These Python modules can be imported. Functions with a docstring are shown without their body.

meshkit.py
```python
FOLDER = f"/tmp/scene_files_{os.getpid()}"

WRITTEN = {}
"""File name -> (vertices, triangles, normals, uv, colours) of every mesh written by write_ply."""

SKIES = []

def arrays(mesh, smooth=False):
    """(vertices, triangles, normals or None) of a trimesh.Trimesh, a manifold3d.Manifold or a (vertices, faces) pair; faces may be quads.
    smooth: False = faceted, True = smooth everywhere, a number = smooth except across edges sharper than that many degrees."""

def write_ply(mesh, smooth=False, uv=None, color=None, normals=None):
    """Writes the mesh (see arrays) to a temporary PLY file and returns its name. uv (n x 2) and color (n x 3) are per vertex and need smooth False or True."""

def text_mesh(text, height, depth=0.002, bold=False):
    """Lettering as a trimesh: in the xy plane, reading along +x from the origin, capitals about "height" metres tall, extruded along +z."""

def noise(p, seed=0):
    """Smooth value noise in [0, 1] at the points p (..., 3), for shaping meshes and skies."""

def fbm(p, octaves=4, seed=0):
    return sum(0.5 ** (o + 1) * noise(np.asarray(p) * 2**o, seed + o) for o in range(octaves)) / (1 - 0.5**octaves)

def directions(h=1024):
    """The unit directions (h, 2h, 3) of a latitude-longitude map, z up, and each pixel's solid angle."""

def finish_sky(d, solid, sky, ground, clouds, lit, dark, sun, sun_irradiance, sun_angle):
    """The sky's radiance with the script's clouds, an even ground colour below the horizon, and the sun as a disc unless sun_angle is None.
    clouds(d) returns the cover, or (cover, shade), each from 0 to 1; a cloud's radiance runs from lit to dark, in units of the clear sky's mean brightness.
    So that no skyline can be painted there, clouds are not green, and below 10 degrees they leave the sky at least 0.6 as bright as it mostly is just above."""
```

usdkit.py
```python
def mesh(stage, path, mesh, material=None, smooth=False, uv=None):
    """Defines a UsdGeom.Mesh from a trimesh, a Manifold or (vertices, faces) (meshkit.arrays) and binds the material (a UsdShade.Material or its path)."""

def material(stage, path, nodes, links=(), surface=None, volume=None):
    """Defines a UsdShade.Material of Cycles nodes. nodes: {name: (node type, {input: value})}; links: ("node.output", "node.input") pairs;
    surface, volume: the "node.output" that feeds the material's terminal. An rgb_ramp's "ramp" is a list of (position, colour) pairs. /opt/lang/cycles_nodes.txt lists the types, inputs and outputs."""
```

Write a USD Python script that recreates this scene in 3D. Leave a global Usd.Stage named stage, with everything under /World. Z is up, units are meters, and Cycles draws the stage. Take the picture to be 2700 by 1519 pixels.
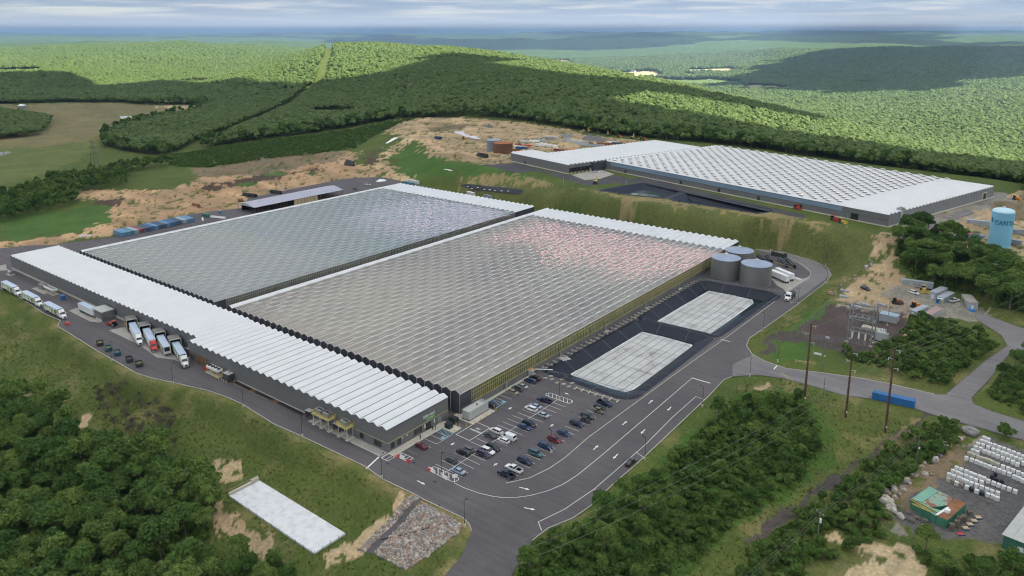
import math, random
import numpy as np, trimesh, shapely, usdkit, meshkit
from shapely.geometry import Polygon, LineString, Point, MultiPolygon
from shapely.ops import unary_union
from scipy.interpolate import RBFInterpolator
from scipy.ndimage import map_coordinates
from pxr import Usd, UsdGeom, UsdLux, UsdShade, Gf, Sdf, Vt

rng = np.random.default_rng(7)
random.seed(7)
stage = Usd.Stage.CreateInMemory()
UsdGeom.SetStageUpAxis(stage, 'Z'); UsdGeom.SetStageMetersPerUnit(stage, 1.0)
UsdGeom.Xform.Define(stage, '/World'); UsdGeom.Scope.Define(stage, '/World/Looks')

# ------------------------------------------------------------------ camera (drone, 121 m above the site), sky, sun, exposure
F, PITCH, YAW, CY = 2022.518431, 0.2224143602, -0.6596264, 540.0   # focal length in photo pixels (2700 wide), tilt down, heading, row of the lens axis
CAM = np.array([158.9042026, -143.5081025, 124.8595562])
EXPOSURE = 1.4
SUN_EL, SUN_AZ = math.radians(52), YAW + math.radians(105)   # azimuth = atan2(x, y) of the direction towards the sun
SUN_I, SKY_S = 1.2, 0.10
HAZE = 1.0e-4
cp, sp = math.cos(PITCH), math.sin(PITCH)
HEAD = np.array([math.sin(YAW), math.cos(YAW)])
FW = np.array([HEAD[0]*cp, HEAD[1]*cp, -sp]); RT = np.array([HEAD[1], -HEAD[0], 0.0]); UP = np.cross(RT, FW)
cam = UsdGeom.Camera.Define(stage, '/World/camera')
M4 = Gf.Matrix4d(*[float(x) for x in (*RT, 0, *UP, 0, *(-FW), 0, *CAM, 1)])
cam.AddTransformOp().Set(M4)
cam.CreateHorizontalApertureAttr(36.0); cam.CreateVerticalApertureAttr(20.25)
cam.CreateFocalLengthAttr(36.0*F/2700); cam.CreateClippingRangeAttr(Gf.Vec2f(1.0, 200000.0))
cam.CreateExposureAttr(EXPOSURE); cam.CreateVerticalApertureOffsetAttr(36.0*(CY-759.5)/2700)
SUN = np.array([math.cos(SUN_EL)*math.sin(SUN_AZ), math.cos(SUN_EL)*math.cos(SUN_AZ), math.sin(SUN_EL)])
sun = UsdLux.DistantLight.Define(stage, '/World/sun')
sun.CreateIntensityAttr(SUN_I); sun.CreateAngleAttr(0.5); sun.CreateColorAttr(Gf.Vec3f(1.0, 0.95, 0.86)); sun.CreateNormalizeAttr(True)
_r = np.cross([0, 0, 1.0], SUN); _r /= np.linalg.norm(_r); _u = np.cross(SUN, _r)
sun.AddTransformOp().Set(Gf.Matrix4d(*[float(x) for x in (*_r, 0, *_u, 0, *SUN, 0, 0, 0, 3000, 1)]))
dome = UsdLux.DomeLight.Define(stage, '/World/sky')
# sky: clear single-scattering air with flat layers of broken stratocumulus and pale puffs, mixed in from noise on the cloud plane
skym = usdkit.material(stage, '/World/Looks/sky', {
    'geo': ('geometry', {}), 'inv': ('vector_math', {'math_type': 'scale', 'scale': -1.0}),
    'sky': ('sky_texture', {'sky_type': 'single_scattering', 'sun_disc': False, 'sun_elevation': SUN_EL, 'sun_rotation': SUN_AZ}),
    'tc': ('texture_coordinate', {}), 'sep': ('separate_xyz', {}),
    'zz': ('math', {'math_type': 'add', 'value2': 0.035}), 'zc': ('math', {'math_type': 'maximum', 'value2': 0.02}),
    'dx': ('math', {'math_type': 'divide'}), 'dy': ('math', {'math_type': 'divide'}), 'pl': ('combine_xyz', {'z': 0.0}),
    'n1': ('noise_texture', {'scale': 0.16, 'detail': 6.0, 'roughness': 0.56, 'distortion': 0.3}),
    'r1': ('rgb_ramp', {'ramp': [(0.28, (0, 0, 0)), (0.47, (1, 1, 1))]}),
    'n2': ('noise_texture', {'scale': 0.5, 'detail': 5.0, 'roughness': 0.55}),
    'r2': ('rgb_ramp', {'ramp': [(0.30, (1.25, 1.75, 2.45)), (0.5, (1.75, 2.2, 2.8)), (0.62, (2.9, 3.05, 3.3)), (0.75, (3.9, 3.8, 3.75))]}),
    'hz': ('rgb_ramp', {'ramp': [(0.0, (1, 1, 1)), (0.012, (0.85, 0.85, 0.85)), (0.03, (0.12, 0.12, 0.12)), (0.06, (0, 0, 0))]}),
    'mc': ('mix_color', {}), 'mh': ('mix_color', {'b': (2.7, 2.95, 3.35)}), 'bg': ('background_shader', {'strength': SKY_S})},
    [('tc.generated', 'sep.vector'), ('sep.z', 'zz.value1'), ('zz.value', 'zc.value1'), ('sep.x', 'dx.value1'), ('zc.value', 'dx.value2'), ('sep.y', 'dy.value1'), ('zc.value', 'dy.value2'),
     ('dx.value', 'pl.x'), ('dy.value', 'pl.y'), ('pl.vector', 'n1.vector'), ('pl.vector', 'n2.vector'), ('n1.fac', 'r1.fac'), ('n2.fac', 'r2.fac'),
     ('r1.color', 'mc.fac'), ('sky.color', 'mc.a'), ('r2.color', 'mc.b'), ('sep.z', 'hz.fac'), ('hz.color', 'mh.fac'), ('mc.result', 'mh.a'), ('mh.result', 'bg.color')], surface='bg.background')
UsdShade.MaterialBindingAPI.Apply(dome.GetPrim()).Bind(skym)
dome.GetPrim().SetCustomDataByKey('kind', 'structure')

# ------------------------------------------------------------------ photo rays to points of the ground
def rays(p):
    p = np.atleast_2d(np.asarray(p, float))
    return FW + RT*((p[:, :1]-1350)/F) - UP*((p[:, 1:2]-CY)/F)
def at(u, v, z=0.0):
    d = rays((u, v))[0]
    return CAM + d*((z-CAM[2])/d[2])
def px(P):
    P = np.atleast_2d(P)-CAM
    return np.stack([1350+F*(P@RT)/(P@FW), CY-F*(P@UP)/(P@FW)], -1)
K = 2700/2576
def zoomed(x0, y0, s):           # coordinates read off an enlarged piece of the photograph
    return lambda *pts: [(x/s+x0, y/s+y0) for x, y in pts]
Dv = zoomed(0, 0, 2576/2700)
Z0, Z1, Z2, Z3 = zoomed(0, 0, 2.8622), zoomed(900, 0, 2.8622), zoomed(1800, 0, 2.8622), zoomed(0, 400, 2.8622)
Z4, Z5 = zoomed(900, 400, 2.8622), zoomed(1800, 400, 2.8622)
Y0, Y1, Y2 = zoomed(0, 700, 3.6233), zoomed(500, 900, 2.3414), zoomed(1000, 900, 2.8986)
Y3, Y4, Y5, Y6 = zoomed(1300, 600, 2.8622), zoomed(1900, 600, 2.635), zoomed(2000, 1050, 3.09), zoomed(0, 1000, 2.7914)
X0, X1, X2, X3 = zoomed(1150, 960, 8.5233), zoomed(880, 1000, 6.0367), zoomed(0, 620, 6.0367), zoomed(520, 740, 12.075)
W0, W1, W2, W3, W4, W5 = zoomed(2320, 480, 6.587), zoomed(1300, 360, 6.44), zoomed(1650, 400, 6.44), zoomed(1100, 310, 6.44), zoomed(1400, 320, 6.44), zoomed(600, 430, 5.152)
V2, V3, V4, V6, V7 = zoomed(2370, 640, 6.5879), zoomed(1840, 640, 6.7789), zoomed(2210, 780, 9.66), zoomed(560, 960, 6.5861), zoomed(1000, 1100, 8.05)
def flat(pts, z=0.0): return [tuple(at(u, v, z)[:2]) for u, v in pts]
def poly(pts): 
    p = Polygon(pts)
    return p if p.is_valid else p.buffer(0)

# ------------------------------------------------------------------ meshes and things
class MB:
    """collects shapes; build() makes them one mesh"""
    def __init__(s): s.v, s.f, s.n = [], [], 0
    def add(s, v, f):
        v, f = np.asarray(v, float), np.asarray(f, int)
        if f.shape[1] == 4: f = np.vstack([f[:, [0, 1, 2]], f[:, [0, 2, 3]]])
        s.v.append(v); s.f.append(f+s.n); s.n += len(v)
        return s
    def tm(s, m): return s.add(m.vertices, m.faces)
    def box(s, c, size, rz=0.0, base=False, taper=1.0):
        x, y, z = np.asarray(size, float)/2
        v = np.array([(-x, -y, -z), (x, -y, -z), (x, y, -z), (-x, y, -z), (-x*taper, -y*taper, z), (x*taper, -y*taper, z), (x*taper, y*taper, z), (-x*taper, y*taper, z)])
        if base: v[:, 2] += z
        if rz: v[:, :2] = v[:, :2] @ np.array([[math.cos(rz), math.sin(rz)], [-math.sin(rz), math.cos(rz)]])
        return s.add(v+np.asarray(c, float), [(0, 3, 2, 1), (4, 5, 6, 7), (0, 1, 5, 4), (1, 2, 6, 5), (2, 3, 7, 6), (3, 0, 4, 7)])
    def cyl(s, a, b, r, n=8, r2=None):
        a, b = np.asarray(a, float), np.asarray(b, float)
        t = b-a; t = t/(np.linalg.norm(t)+1e-12)
        e = np.cross(t, [0, 0, 1.0] if abs(t[2]) < 0.9 else [1.0, 0, 0]); e /= np.linalg.norm(e); g = np.cross(t, e)
        w = np.arange(n)*2*np.pi/n
        ring = np.cos(w)[:, None]*e + np.sin(w)[:, None]*g
        v = np.vstack([a+ring*r, b+ring*(r if r2 is None else r2), [a], [b]])
        i = np.arange(n); j = (i+1) % n
        f = np.vstack([np.stack([i, j, j+n], 1), np.stack([i, j+n, i+n], 1), np.stack([j, i, np.full(n, 2*n)], 1), np.stack([i+n, j+n, np.full(n, 2*n+1)], 1)])
        return s.add(v, f)
    def path(s, pts, r, n=5):
        for a, b in zip(pts[:-1], pts[1:]): s.cyl(a, b, r, n)
        return s
    def lathe(s, prof, c=(0, 0, 0), n=32):
        prof = np.asarray(prof, float); w = np.arange(n)*2*np.pi/n
        v = np.concatenate([np.stack([r*np.cos(w), r*np.sin(w), np.full(n, z)], 1) for r, z in prof])+np.asarray(c, float)
        f = []
        i = np.arange(n); j = (i+1) % n
        for k in range(len(prof)-1): f.append(np.stack([i+k*n, j+k*n, j+k*n+n, i+k*n+n], 1))
        return s.add(v, np.vstack(f))
    def prism(s, pts, z0, z1):
        """vertical prism over a polygon (list of xy or shapely polygon)"""
        p = pts if hasattr(pts, 'exterior') or hasattr(pts, 'geoms') else poly(pts)
        for g in getattr(p, 'geoms', [p]):
            m = trimesh.creation.extrude_polygon(g, z1-z0, engine='earcut'); m.apply_translation([0, 0, z0]); s.tm(m)
        return s
    def loft(s, secs, cap=True):
        """closed cross-sections of equal length joined in order"""
        secs = [np.asarray(q, float) for q in secs]; n = len(secs[0]); i = np.arange(n); j = (i+1) % n
        f = [np.stack([i+k*n, j+k*n, j+k*n+n, i+k*n+n], 1) for k in range(len(secs)-1)]
        v = np.vstack(secs)
        s.add(v, np.vstack(f))
        if cap:
            for q, d in ((secs[0], -1), (secs[-1], 1)):
                c = q.mean(0); s.add(np.vstack([q, [c]]), np.stack([i, j, np.full(n, n)], 1)[:, ::d])
        return s
    def sheet(s, pts, zf):
        """flat polygon sheet at height zf (number or function)"""
        p = pts if hasattr(pts, 'exterior') or hasattr(pts, 'geoms') else poly(pts)
        for g in getattr(p, 'geoms', [p]):
            if g.area < 1e-6: continue
            v, f = trimesh.creation.triangulate_polygon(g, engine='earcut')
            f = np.asarray(f); a = v[f]
            e1, e2 = a[:, 1]-a[:, 0], a[:, 2]-a[:, 0]; flip = e1[:, 0]*e2[:, 1]-e1[:, 1]*e2[:, 0] < 0
            f[flip] = f[flip][:, ::-1]
            z = zf(v[:, 0], v[:, 1]) if callable(zf) else np.full(len(v), zf)
            s.add(np.column_stack([v, z]), f)
        return s
    def moved(s, loc=(0, 0, 0), rz=0.0, sc=1.0):
        m = MB(); R = np.array([[math.cos(rz), math.sin(rz), 0], [-math.sin(rz), math.cos(rz), 0], [0, 0, 1]])
        m.v = [v*sc @ R + np.asarray(loc, float) for v in s.v]; m.f = list(s.f); m.n = s.n
        return m
    def merge(s, o):
        s.v += o.v; s.f += [f+s.n for f in o.f]; s.n += o.n
        return s
    def arrays(s):
        v, f = np.vstack(s.v), np.vstack(s.f); u, i = np.unique(f, return_inverse=True)
        return v[u], i.reshape(f.shape)
_used = {}
def unique(parent, name):
    k = (parent, name); i = _used.get(k, 0); _used[k] = i+1
    return f'{parent}/{name}' + (f'_{i:03d}' if i else '')
def tag(o, label=None, cat=None, group=None, kind=None):
    p = o.GetPrim() if hasattr(o, 'GetPrim') else o
    for k, v in (('label', label), ('category', cat), ('group', group), ('kind', kind)):
        if v: p.SetCustomDataByKey(k, v)
    return o
def thing(name, label, cat, loc=(0, 0, 0), rz=0.0, group=None):
    path = unique('/World', name); x = UsdGeom.Xform.Define(stage, path)
    x.AddTranslateOp().Set(Gf.Vec3d(*map(float, loc))); x.AddRotateZOp().Set(math.degrees(rz))
    tag(x, label, cat, group); return path
def obj(name, mb, m, parent='/World', smooth=False, label=None, kind=None):
    path = unique(parent, name)
    o = usdkit.mesh(stage, path, mb.arrays() if isinstance(mb, MB) else mb, MAT[m] if isinstance(m, str) else m, smooth=smooth)
    tag(o, label, None, None, kind); return path
def solo(name, mb, m, label, cat, loc=None, rz=0.0, group=None, smooth=False):
    path = obj(name, mb, m, smooth=smooth); o = UsdGeom.Mesh.Get(stage, path); tag(o, label, cat, group)
    if loc is not None:
        o.AddTranslateOp().Set(Gf.Vec3d(*map(float, loc))); o.AddRotateZOp().Set(math.degrees(rz))
    return path
def struct(name, mb, m, smooth=False):
    return obj(name, mb, m, smooth=smooth, kind='structure')
def dup(src, loc, rz=0.0, label=None, cat=None, group=None, scale=None):
    base = src.rsplit('/', 1)[1]
    if base[-4:-3] == '_' and base[-3:].isdigit(): base = base[:-4]
    path = unique('/World', base); x = UsdGeom.Xform.Define(stage, path) if stage.GetPrimAtPath(src).IsA(UsdGeom.Xform) else UsdGeom.Xformable(stage.DefinePrim(path, 'Mesh'))
    was = stage.GetPrimAtPath(src).GetCustomData()
    x.GetPrim().GetReferences().AddInternalReference(src)
    x.GetPrim().GetAttribute('xformOp:translate').Set(Gf.Vec3d(*map(float, loc)))
    x.GetPrim().GetAttribute('xformOp:rotateZ').Set(math.degrees(rz))
    if scale is not None: x.GetPrim().GetAttribute('xformOp:scale').Set(Gf.Vec3f(*map(float, scale)))
    if x.GetPrim().IsA(UsdGeom.Xform): x.GetPrim().SetInstanceable(True)
    tag(x, label or was.get('label'), cat or was.get('category'), group or was.get('group'))
    return path

# ------------------------------------------------------------------ materials
MAT = {}
def mat(name, col, rough=0.7, metal=0.0, var=0.12, scale=0.5, bump=0.0, bscale=3.0, spec=None, detail=4.0):
    """principled surface whose colour varies with noise of two sizes in world space"""
    c = np.array(col, float)
    nodes = {'g': ('geometry', {}), 'n': ('noise_texture', {'scale': scale, 'detail': detail, 'roughness': 0.6}),
             'r': ('rgb_ramp', {'ramp': [(0.3, tuple(c*(1-var))), (0.7, tuple(np.minimum(c*(1+var), 1)))]}),
             'p': ('principled_bsdf', {'roughness': rough, 'metallic': metal})}
    links = [('g.position', 'n.vector'), ('n.fac', 'r.fac'), ('r.color', 'p.base_color')]
    if spec is not None: nodes['p'][1]['specular_ior_level'] = spec
    if bump:
        nodes['bn'] = ('noise_texture', {'scale': bscale, 'detail': 3.0}); nodes['b'] = ('bump', {'strength': 0.6, 'distance': bump})
        links += [('g.position', 'bn.vector'), ('bn.fac', 'b.height'), ('b.normal', 'p.normal')]
    MAT[name] = usdkit.material(stage, '/World/Looks/'+name, nodes, links, surface='p.BSDF')
    return MAT[name]
# ------------------------------------------------------------------ terrain: heights from control points (photo position, height) spread in (azimuth, log distance)
CPZ = [(585,1250,-8),(790,1395,-8),(650,1215,-8),(865,1345,-8),(500,1190,-9),(250,1100,-9),(100,980,-9),(0,900,-7),(0,830,-4),(60,900,-6.5),(200,960,-6),(330,1020,-7),(450,1060,-7),(600,1120,-6),
 (760,1170,-4.5),(870,1200,-4),(960,1290,-3.5),(0,1200,-14),(0,1449,-16),(300,1300,-13),(500,1449,-12),(700,1449,-10),(900,1420,-8),(1000,1449,-6.5),(1100,1400,-2.6),(1150,1430,-.8),(1060,1268,-.2),
 (1165,1325,-.2),(945,1395,-6),(1020,1435,-6),(600,1800,-14),(1200,1900,-3),(-400,1449,-18),(1800,1900,-4),(2600,1800,-3),(1400,1420,-.5),(1600,1300,-.5),(1800,1120,-.5),(1900,1010,-.3),
 (1700,1449,-3),(1900,1350,-3),(2050,1200,-2),(2100,1090,-1),(2250,1080,-1),(2350,1050,-.5),(2300,1250,-3),(2400,1200,-2.5),(2500,1250,-2.5),(2576,1350,-2.5),(2576,1449,-2.5),(2200,1449,-4),(2000,1449,-4),
 (2576,1130,-.5),(2800,1200,-1),(2576,1060,0),(2450,1060,0),(2400,985,-.2),(2520,950,0),(2560,860,.3),(2530,830,.5),(2470,790,1),(2300,960,-.2),(2250,880,0),(2080,860,0),(2150,760,.3),(2250,800,.4),(2000,860,0),
 (1950,870,0),(2000,790,.2),(2170,770,.8),(2300,770,1.5),(2400,790,1.5),(2330,735,2.5),(2200,720,3),(2210,660,8),(2220,610,14),(2235,587,16.6),(2050,658,1.5),(1990,640,1.5),(1900,620,1.5),(2100,620,9),(2185,625,9),
 (2150,592,15),(2180,585,16.5),(985,388,6),(1040,455,1),(985,425,3.5),(950,402,6.5),(975,378,10),(1030,345,15),(1060,335,17),(1150,440,8),(1210,447,9),(2430,600,14),(2540,600,13),(2576,540,15),(2505,680,8),(2576,700,6),
 (2576,650,9),(2450,700,6),(2330,705,4),(2700,560,13),(2700,720,4),(300,570,0),(200,590,0),(600,500,.5),(870,440,1.5),(800,400,1),(500,450,0),(300,500,-1),(200,500,-1.5),(450,440,-1),(0,605,-1.5),(100,560,-2),(0,560,-3),
 (-200,640,-3),(-300,740,-3),(0,700,0),(-100,740,-.5),(900,380,3),(700,395,1),(560,390,0),(420,430,-1),(950,330,8),(1000,303,13),(800,340,3),(600,370,0),(250,420,-5),(0,460,-6),(150,400,-7),(400,330,-7),(300,280,-8),
 (50,270,-9),(500,270,-6),(-200,300,-10),(-200,500,-6),(600,330,-3),(700,300,0),(850,305,5),(850,270,6),(1000,285,14),(1150,280,19),(1300,290,19),(1500,325,18),(1700,350,16),(1900,370,14),(2150,410,11),(2350,440,9),
 (2500,460,9),(2700,500,7),(200,225,-6),(0,210,-8),(400,235,-5),(600,240,0),(750,240,6),(1100,240,30),(1300,270,27),(900,240,16),(1500,290,25),(1700,320,18),(1900,345,14),(2050,350,10),(1000,190,50),(1200,190,52),
 (1400,215,45),(1600,250,33),(1800,285,22),(1980,318,13),(830,119,84),(950,120,84),(1100,129,76),(1200,138,70),(1300,150,62),(1450,172,50),(1550,190,42),(1650,212,35),(1750,233,28),(1850,257,21),(1950,282,15),(2050,308,8),(2120,328,2),
 (700,170,30),(600,190,12),(500,200,0),(800,160,58)]
CPB = [(1100,2200,40),(1100,3000,-40),(1300,2000,30),(1300,2600,-50),(1450,1800,15),(1450,2300,-50),(1650,1500,5),(1650,1900,-40),(1850,1300,-5),(2050,1150,-15),(900,2500,60),(900,3500,0),(800,3000,30)]
CPR = [(380,113,3800),(250,120,3900),(100,128,4000),(0,131,4200),(550,120,3600),(680,130,3300),(300,150,2900),(100,160,3000),(500,165,2500),(200,180,2300),(0,180,2400),(650,150,2700),(300,106,6500),(0,112,7000),
 (600,112,7000),(700,118,5400),(740,104,6000),(790,112,6200),(0,97,20000),(400,94,22000),(640,91,24000),(900,92,25000),(1140,92,24000),(1165,97,30000),(1500,99,30000),(1700,94,22000),(1850,91,20000),(2100,92,21000),(2300,94,22000),
 (2500,92,18000),(2576,93,18000),(-300,98,20000),(2900,94,18000),(1250,106,12000),(1000,108,12000),(400,104,12000),(1380,110,7500),(1550,104,7000),(1700,104,6500),(1900,108,6000),(2050,114,5500),(1800,101,11000),(2200,108,8000),(2400,107,8500),(2576,108,8500),
 (2000,118,5000),(2150,124,4700),(2300,127,4500),(2450,128,4400),(2576,128,4300),(1400,150,4500),(1500,165,4000),(1600,180,3400),(1700,190,3100),(1800,205,2700),(1900,215,2450),(2050,235,2150),(2200,243,2000),
 (2400,225,2200),(2576,195,2500),(1900,180,3000),(2100,190,2900),(2300,180,3000),(2500,170,3000),(2300,150,3600),(2000,150,3800),(2500,150,3500),(1750,150,4300),(1600,135,5500),(1450,130,6000),(2200,300,1450),
 (2400,320,1350),(2576,300,1500),(2200,360,1150),(2400,380,1080),(2576,400,1050),(2050,270,1750),(2576,250,1850),(2300,270,1700),(2700,300,1500),(2800,200,2500),(2800,128,4300)]
cpts = []
for u, v, z in CPZ:
    p = at(u*K, v*K, z); cpts.append((p[0], p[1], z))
for u, r, z in CPB:
    d = rays((u*K, 300))[0]; d = d[:2]/np.linalg.norm(d[:2]); cpts.append((*(CAM[:2]+d*r), z))
for u, v, r in CPR:
    d = rays((u*K, v*K))[0]; s = r/np.linalg.norm(d[:2]); cpts.append(tuple(CAM+d*s))
cpts = np.array(cpts)
def azr(x, y):
    dx, dy = np.asarray(x)-CAM[0], np.asarray(y)-CAM[1]
    return np.arctan2(dx*RT[0]+dy*RT[1], dx*HEAD[0]+dy*HEAD[1]), np.hypot(dx, dy)
ca, cr = azr(cpts[:, 0], cpts[:, 1])
# far behind and beside the camera the land simply goes on level
ex = [(a, r, -8 if r < 3000 else -90) for a in (-3.1, -2.4, -1.7, -1.25, 1.25, 1.7, 2.4, 3.1) for r in (60, 500, 2500, 9000, 40000)]+[(a, 42000, -190) for a in np.linspace(-.7, .7, 9)]+[(a, 90, -10) for a in (-.9, 0, .9)]
ca = np.concatenate([ca, [e[0] for e in ex]]); cr = np.concatenate([cr, [e[1] for e in ex]]); cz = np.concatenate([cpts[:, 2], [e[2] for e in ex]])
rbf = RBFInterpolator(np.column_stack([ca*2.2, np.log(cr)*1.6]), cz, kernel='linear', smoothing=0.004)
AZ = np.concatenate([np.linspace(-math.pi, -0.78, 40)[:-1], np.linspace(-0.78, 0.78, 820), np.linspace(0.78, math.pi, 40)[1:]])
RR = np.concatenate([np.linspace(8, 110, 12)[:-1], 110*1.0062**np.arange(0, 400)])
RR = np.concatenate([RR, RR[-1]*1.019**np.arange(1, 220)])
RR = RR[RR < 70000]
AG, RG = np.meshgrid(AZ, RR, indexing='ij')
GX = CAM[0]+RG*(np.sin(AG)*RT[0]+np.cos(AG)*HEAD[0]); GY = CAM[1]+RG*(np.sin(AG)*RT[1]+np.cos(AG)*HEAD[1])
# the rbf is smooth: evaluate on a thinner grid and interpolate
ia, ir = np.linspace(0, len(AZ)-1, 300), np.linspace(0, len(RR)-1, 260)
sa, sr = np.interp(ia, np.arange(len(AZ)), AZ), np.interp(ir, np.arange(len(RR)), RR)
cg = rbf(np.stack(np.meshgrid(sa*2.2, np.log(sr)*1.6, indexing='ij'), -1).reshape(-1, 2)).reshape(300, 260)
ii, jj = np.meshgrid(np.interp(np.arange(len(AZ)), ia, np.arange(300)), np.interp(np.arange(len(RR)), ir, np.arange(260)), indexing='ij')
GZ = map_coordinates(cg, [ii, jj], order=1)
# natural unevenness, growing with distance into long low ridges
P3 = np.stack([GX, GY, 0*GX], -1)
GZ = GZ + (meshkit.fbm(P3/260, 4, 3)-.5)*np.interp(RG, [0, 700, 1500, 4000, 9000, 30000], [0, 2, 14, 34, 60, 90]) + (meshkit.fbm(P3/3000, 3, 8)-.5)*np.interp(RG, [4000, 9000, 20000, 60000], [0, 60, 150, 180])
_f = (GX-CAM[0])*HEAD[0]+(GY-CAM[1])*HEAD[1]; _l = (GX-CAM[0])*RT[0]+(GY-CAM[1])*RT[1]
_rd = 1-np.abs(2*meshkit.fbm(np.stack([_f/2300, _l/8000, 0*_f], -1), 3, 15)-1)
GZ = GZ + (_rd-.72)*np.interp(RG, [4500, 8000, 14000, 22000, 30000, 60000], [0, 150, 330, 420, 300, 0])
GZ = GZ + (meshkit.fbm(P3/14, 3, 5)-.5)*np.interp(RG, [0, 250, 900, 1200], [.5, .8, .8, 0])

# level ground: the site at 0, the upper terrace at 17
ASPHALT_PX = Z3((0,735),) and ([(-60,668),(0,655),(83,647),(149,645),(300,625),(330,600),(510,563),(640,548),(655,522),(760,500),(905,472),(1000,466),(1062,478)]
  + [(1062,478)])
CURB = [(-60,752),(20,768),(55,786),(91,810),(116,827),(159,845),(152,860),(179,877),(215,899),(254,924),(297,948),(359,984),(400,997),(458,1009),(552,1031),(600,1048),(641,1067),(722,1118),(799,1152),(965,1231),
        (1008,1263),(1094,1304),(1117,1317),(1221,1366),(1238,1383),(1243,1400),(1242,1410),(1216,1467),(1172,1519),(1105,1640)]
CURB2 = [(1290,1640),(1347,1519),(1404,1425),(1445,1393),(1511,1366),(1559,1333),(1617,1276),(1686,1217),(1810,1100),(1873,1040),(1908,1002),(1929,993),(1964,991),(1995,989),(2059,997),(2128,1014),(2223,1042),(2298,1052),
         (2412,1078),(2469,1097),(2700,1162),(2860,1205)]
ROADTOP = [(2860,1150),(2700,1110),(2621,1086),(2568,1065),(2564,1048),(2602,1010),(2655,941),(2700,922),(2800,905)]
ROADIN = [(2800,890),(2700,866),(2579,824),(2568,828),(2575,843),(2640,885),(2655,911),(2594,953),(2522,1014),(2492,1040),(2465,1040),(2355,1014),(2272,998),(2166,983),(2075,972),(2018,953),(1983,934),(1968,911),(1976,892),
          (2010,869),(2097,807),(2173,748),(2192,725),(2181,706),(2143,687),(2063,664),(1991,657)]
BACK = [(4,258),(2,272),(-133,278),(-146,278)]            # behind the greenhouses, site metres
asphalt = poly(flat(CURB)+flat(CURB2)+flat(ROADTOP)+flat(ROADIN)+[(14,278),(-136,284),(-150,284)]+flat([(1062,478),(1000,466),(905,472),(760,500),(655,522),(640,548),(510,563),(330,600),(300,625),(149,645),(83,647),(0,655),(-60,668)]))
side_road = asphalt
TERRACE_PX = Dv((1060,340),(1100,395),(1150,408),(1280,428),(1420,462),(1500,484),(1600,502),(1720,517),(1950,553),(2045,560),(2210,579),(2300,566),(2420,520),(2560,500),(2560,462),(2500,452),(1900,380),(1740,365),(1620,355),(1500,345),(1420,330),(1300,312),(1100,304),(1040,312))
terrace = poly([tuple(at(u, v, 17)[:2]) for u, v in TERRACE_PX])
PIT = poly([(-243,284),(-160,284),(-160,300),(-243,300)])
def blend(Z, pg, level, w0, w1):
    x0, y0, x1, y1 = pg.bounds
    m = (GX > x0-w1) & (GX < x1+w1) & (GY > y0-w1) & (GY < y1+w1)
    d = shapely.distance(pg, shapely.points(GX[m], GY[m]))
    t = np.clip((d-w0)/(w1-w0), 0, 1); t = t*t*(3-2*t)
    Z[m] = level*(1-t)+Z[m]*t
    return m, d
blend(GZ, terrace, 17.0, 0.5, 28)
tm_ = shapely.contains_xy(terrace, GX, GY)
wbx = 0
blend(GZ, asphalt, -0.15, 1.2, 9)
POND = poly(flat([(1398,976),(1790,745),(2090,786),(1655,1068)]))
basin = poly([tuple(at(u, v, -8.0)[:2]) for u, v in Dv((578,1251),(653,1212),(869,1345),(790,1395))])
blend(GZ, basin, -8.1, .8, 7)
AZI = lambda a: np.interp(a, AZ, np.arange(len(AZ)))
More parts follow.
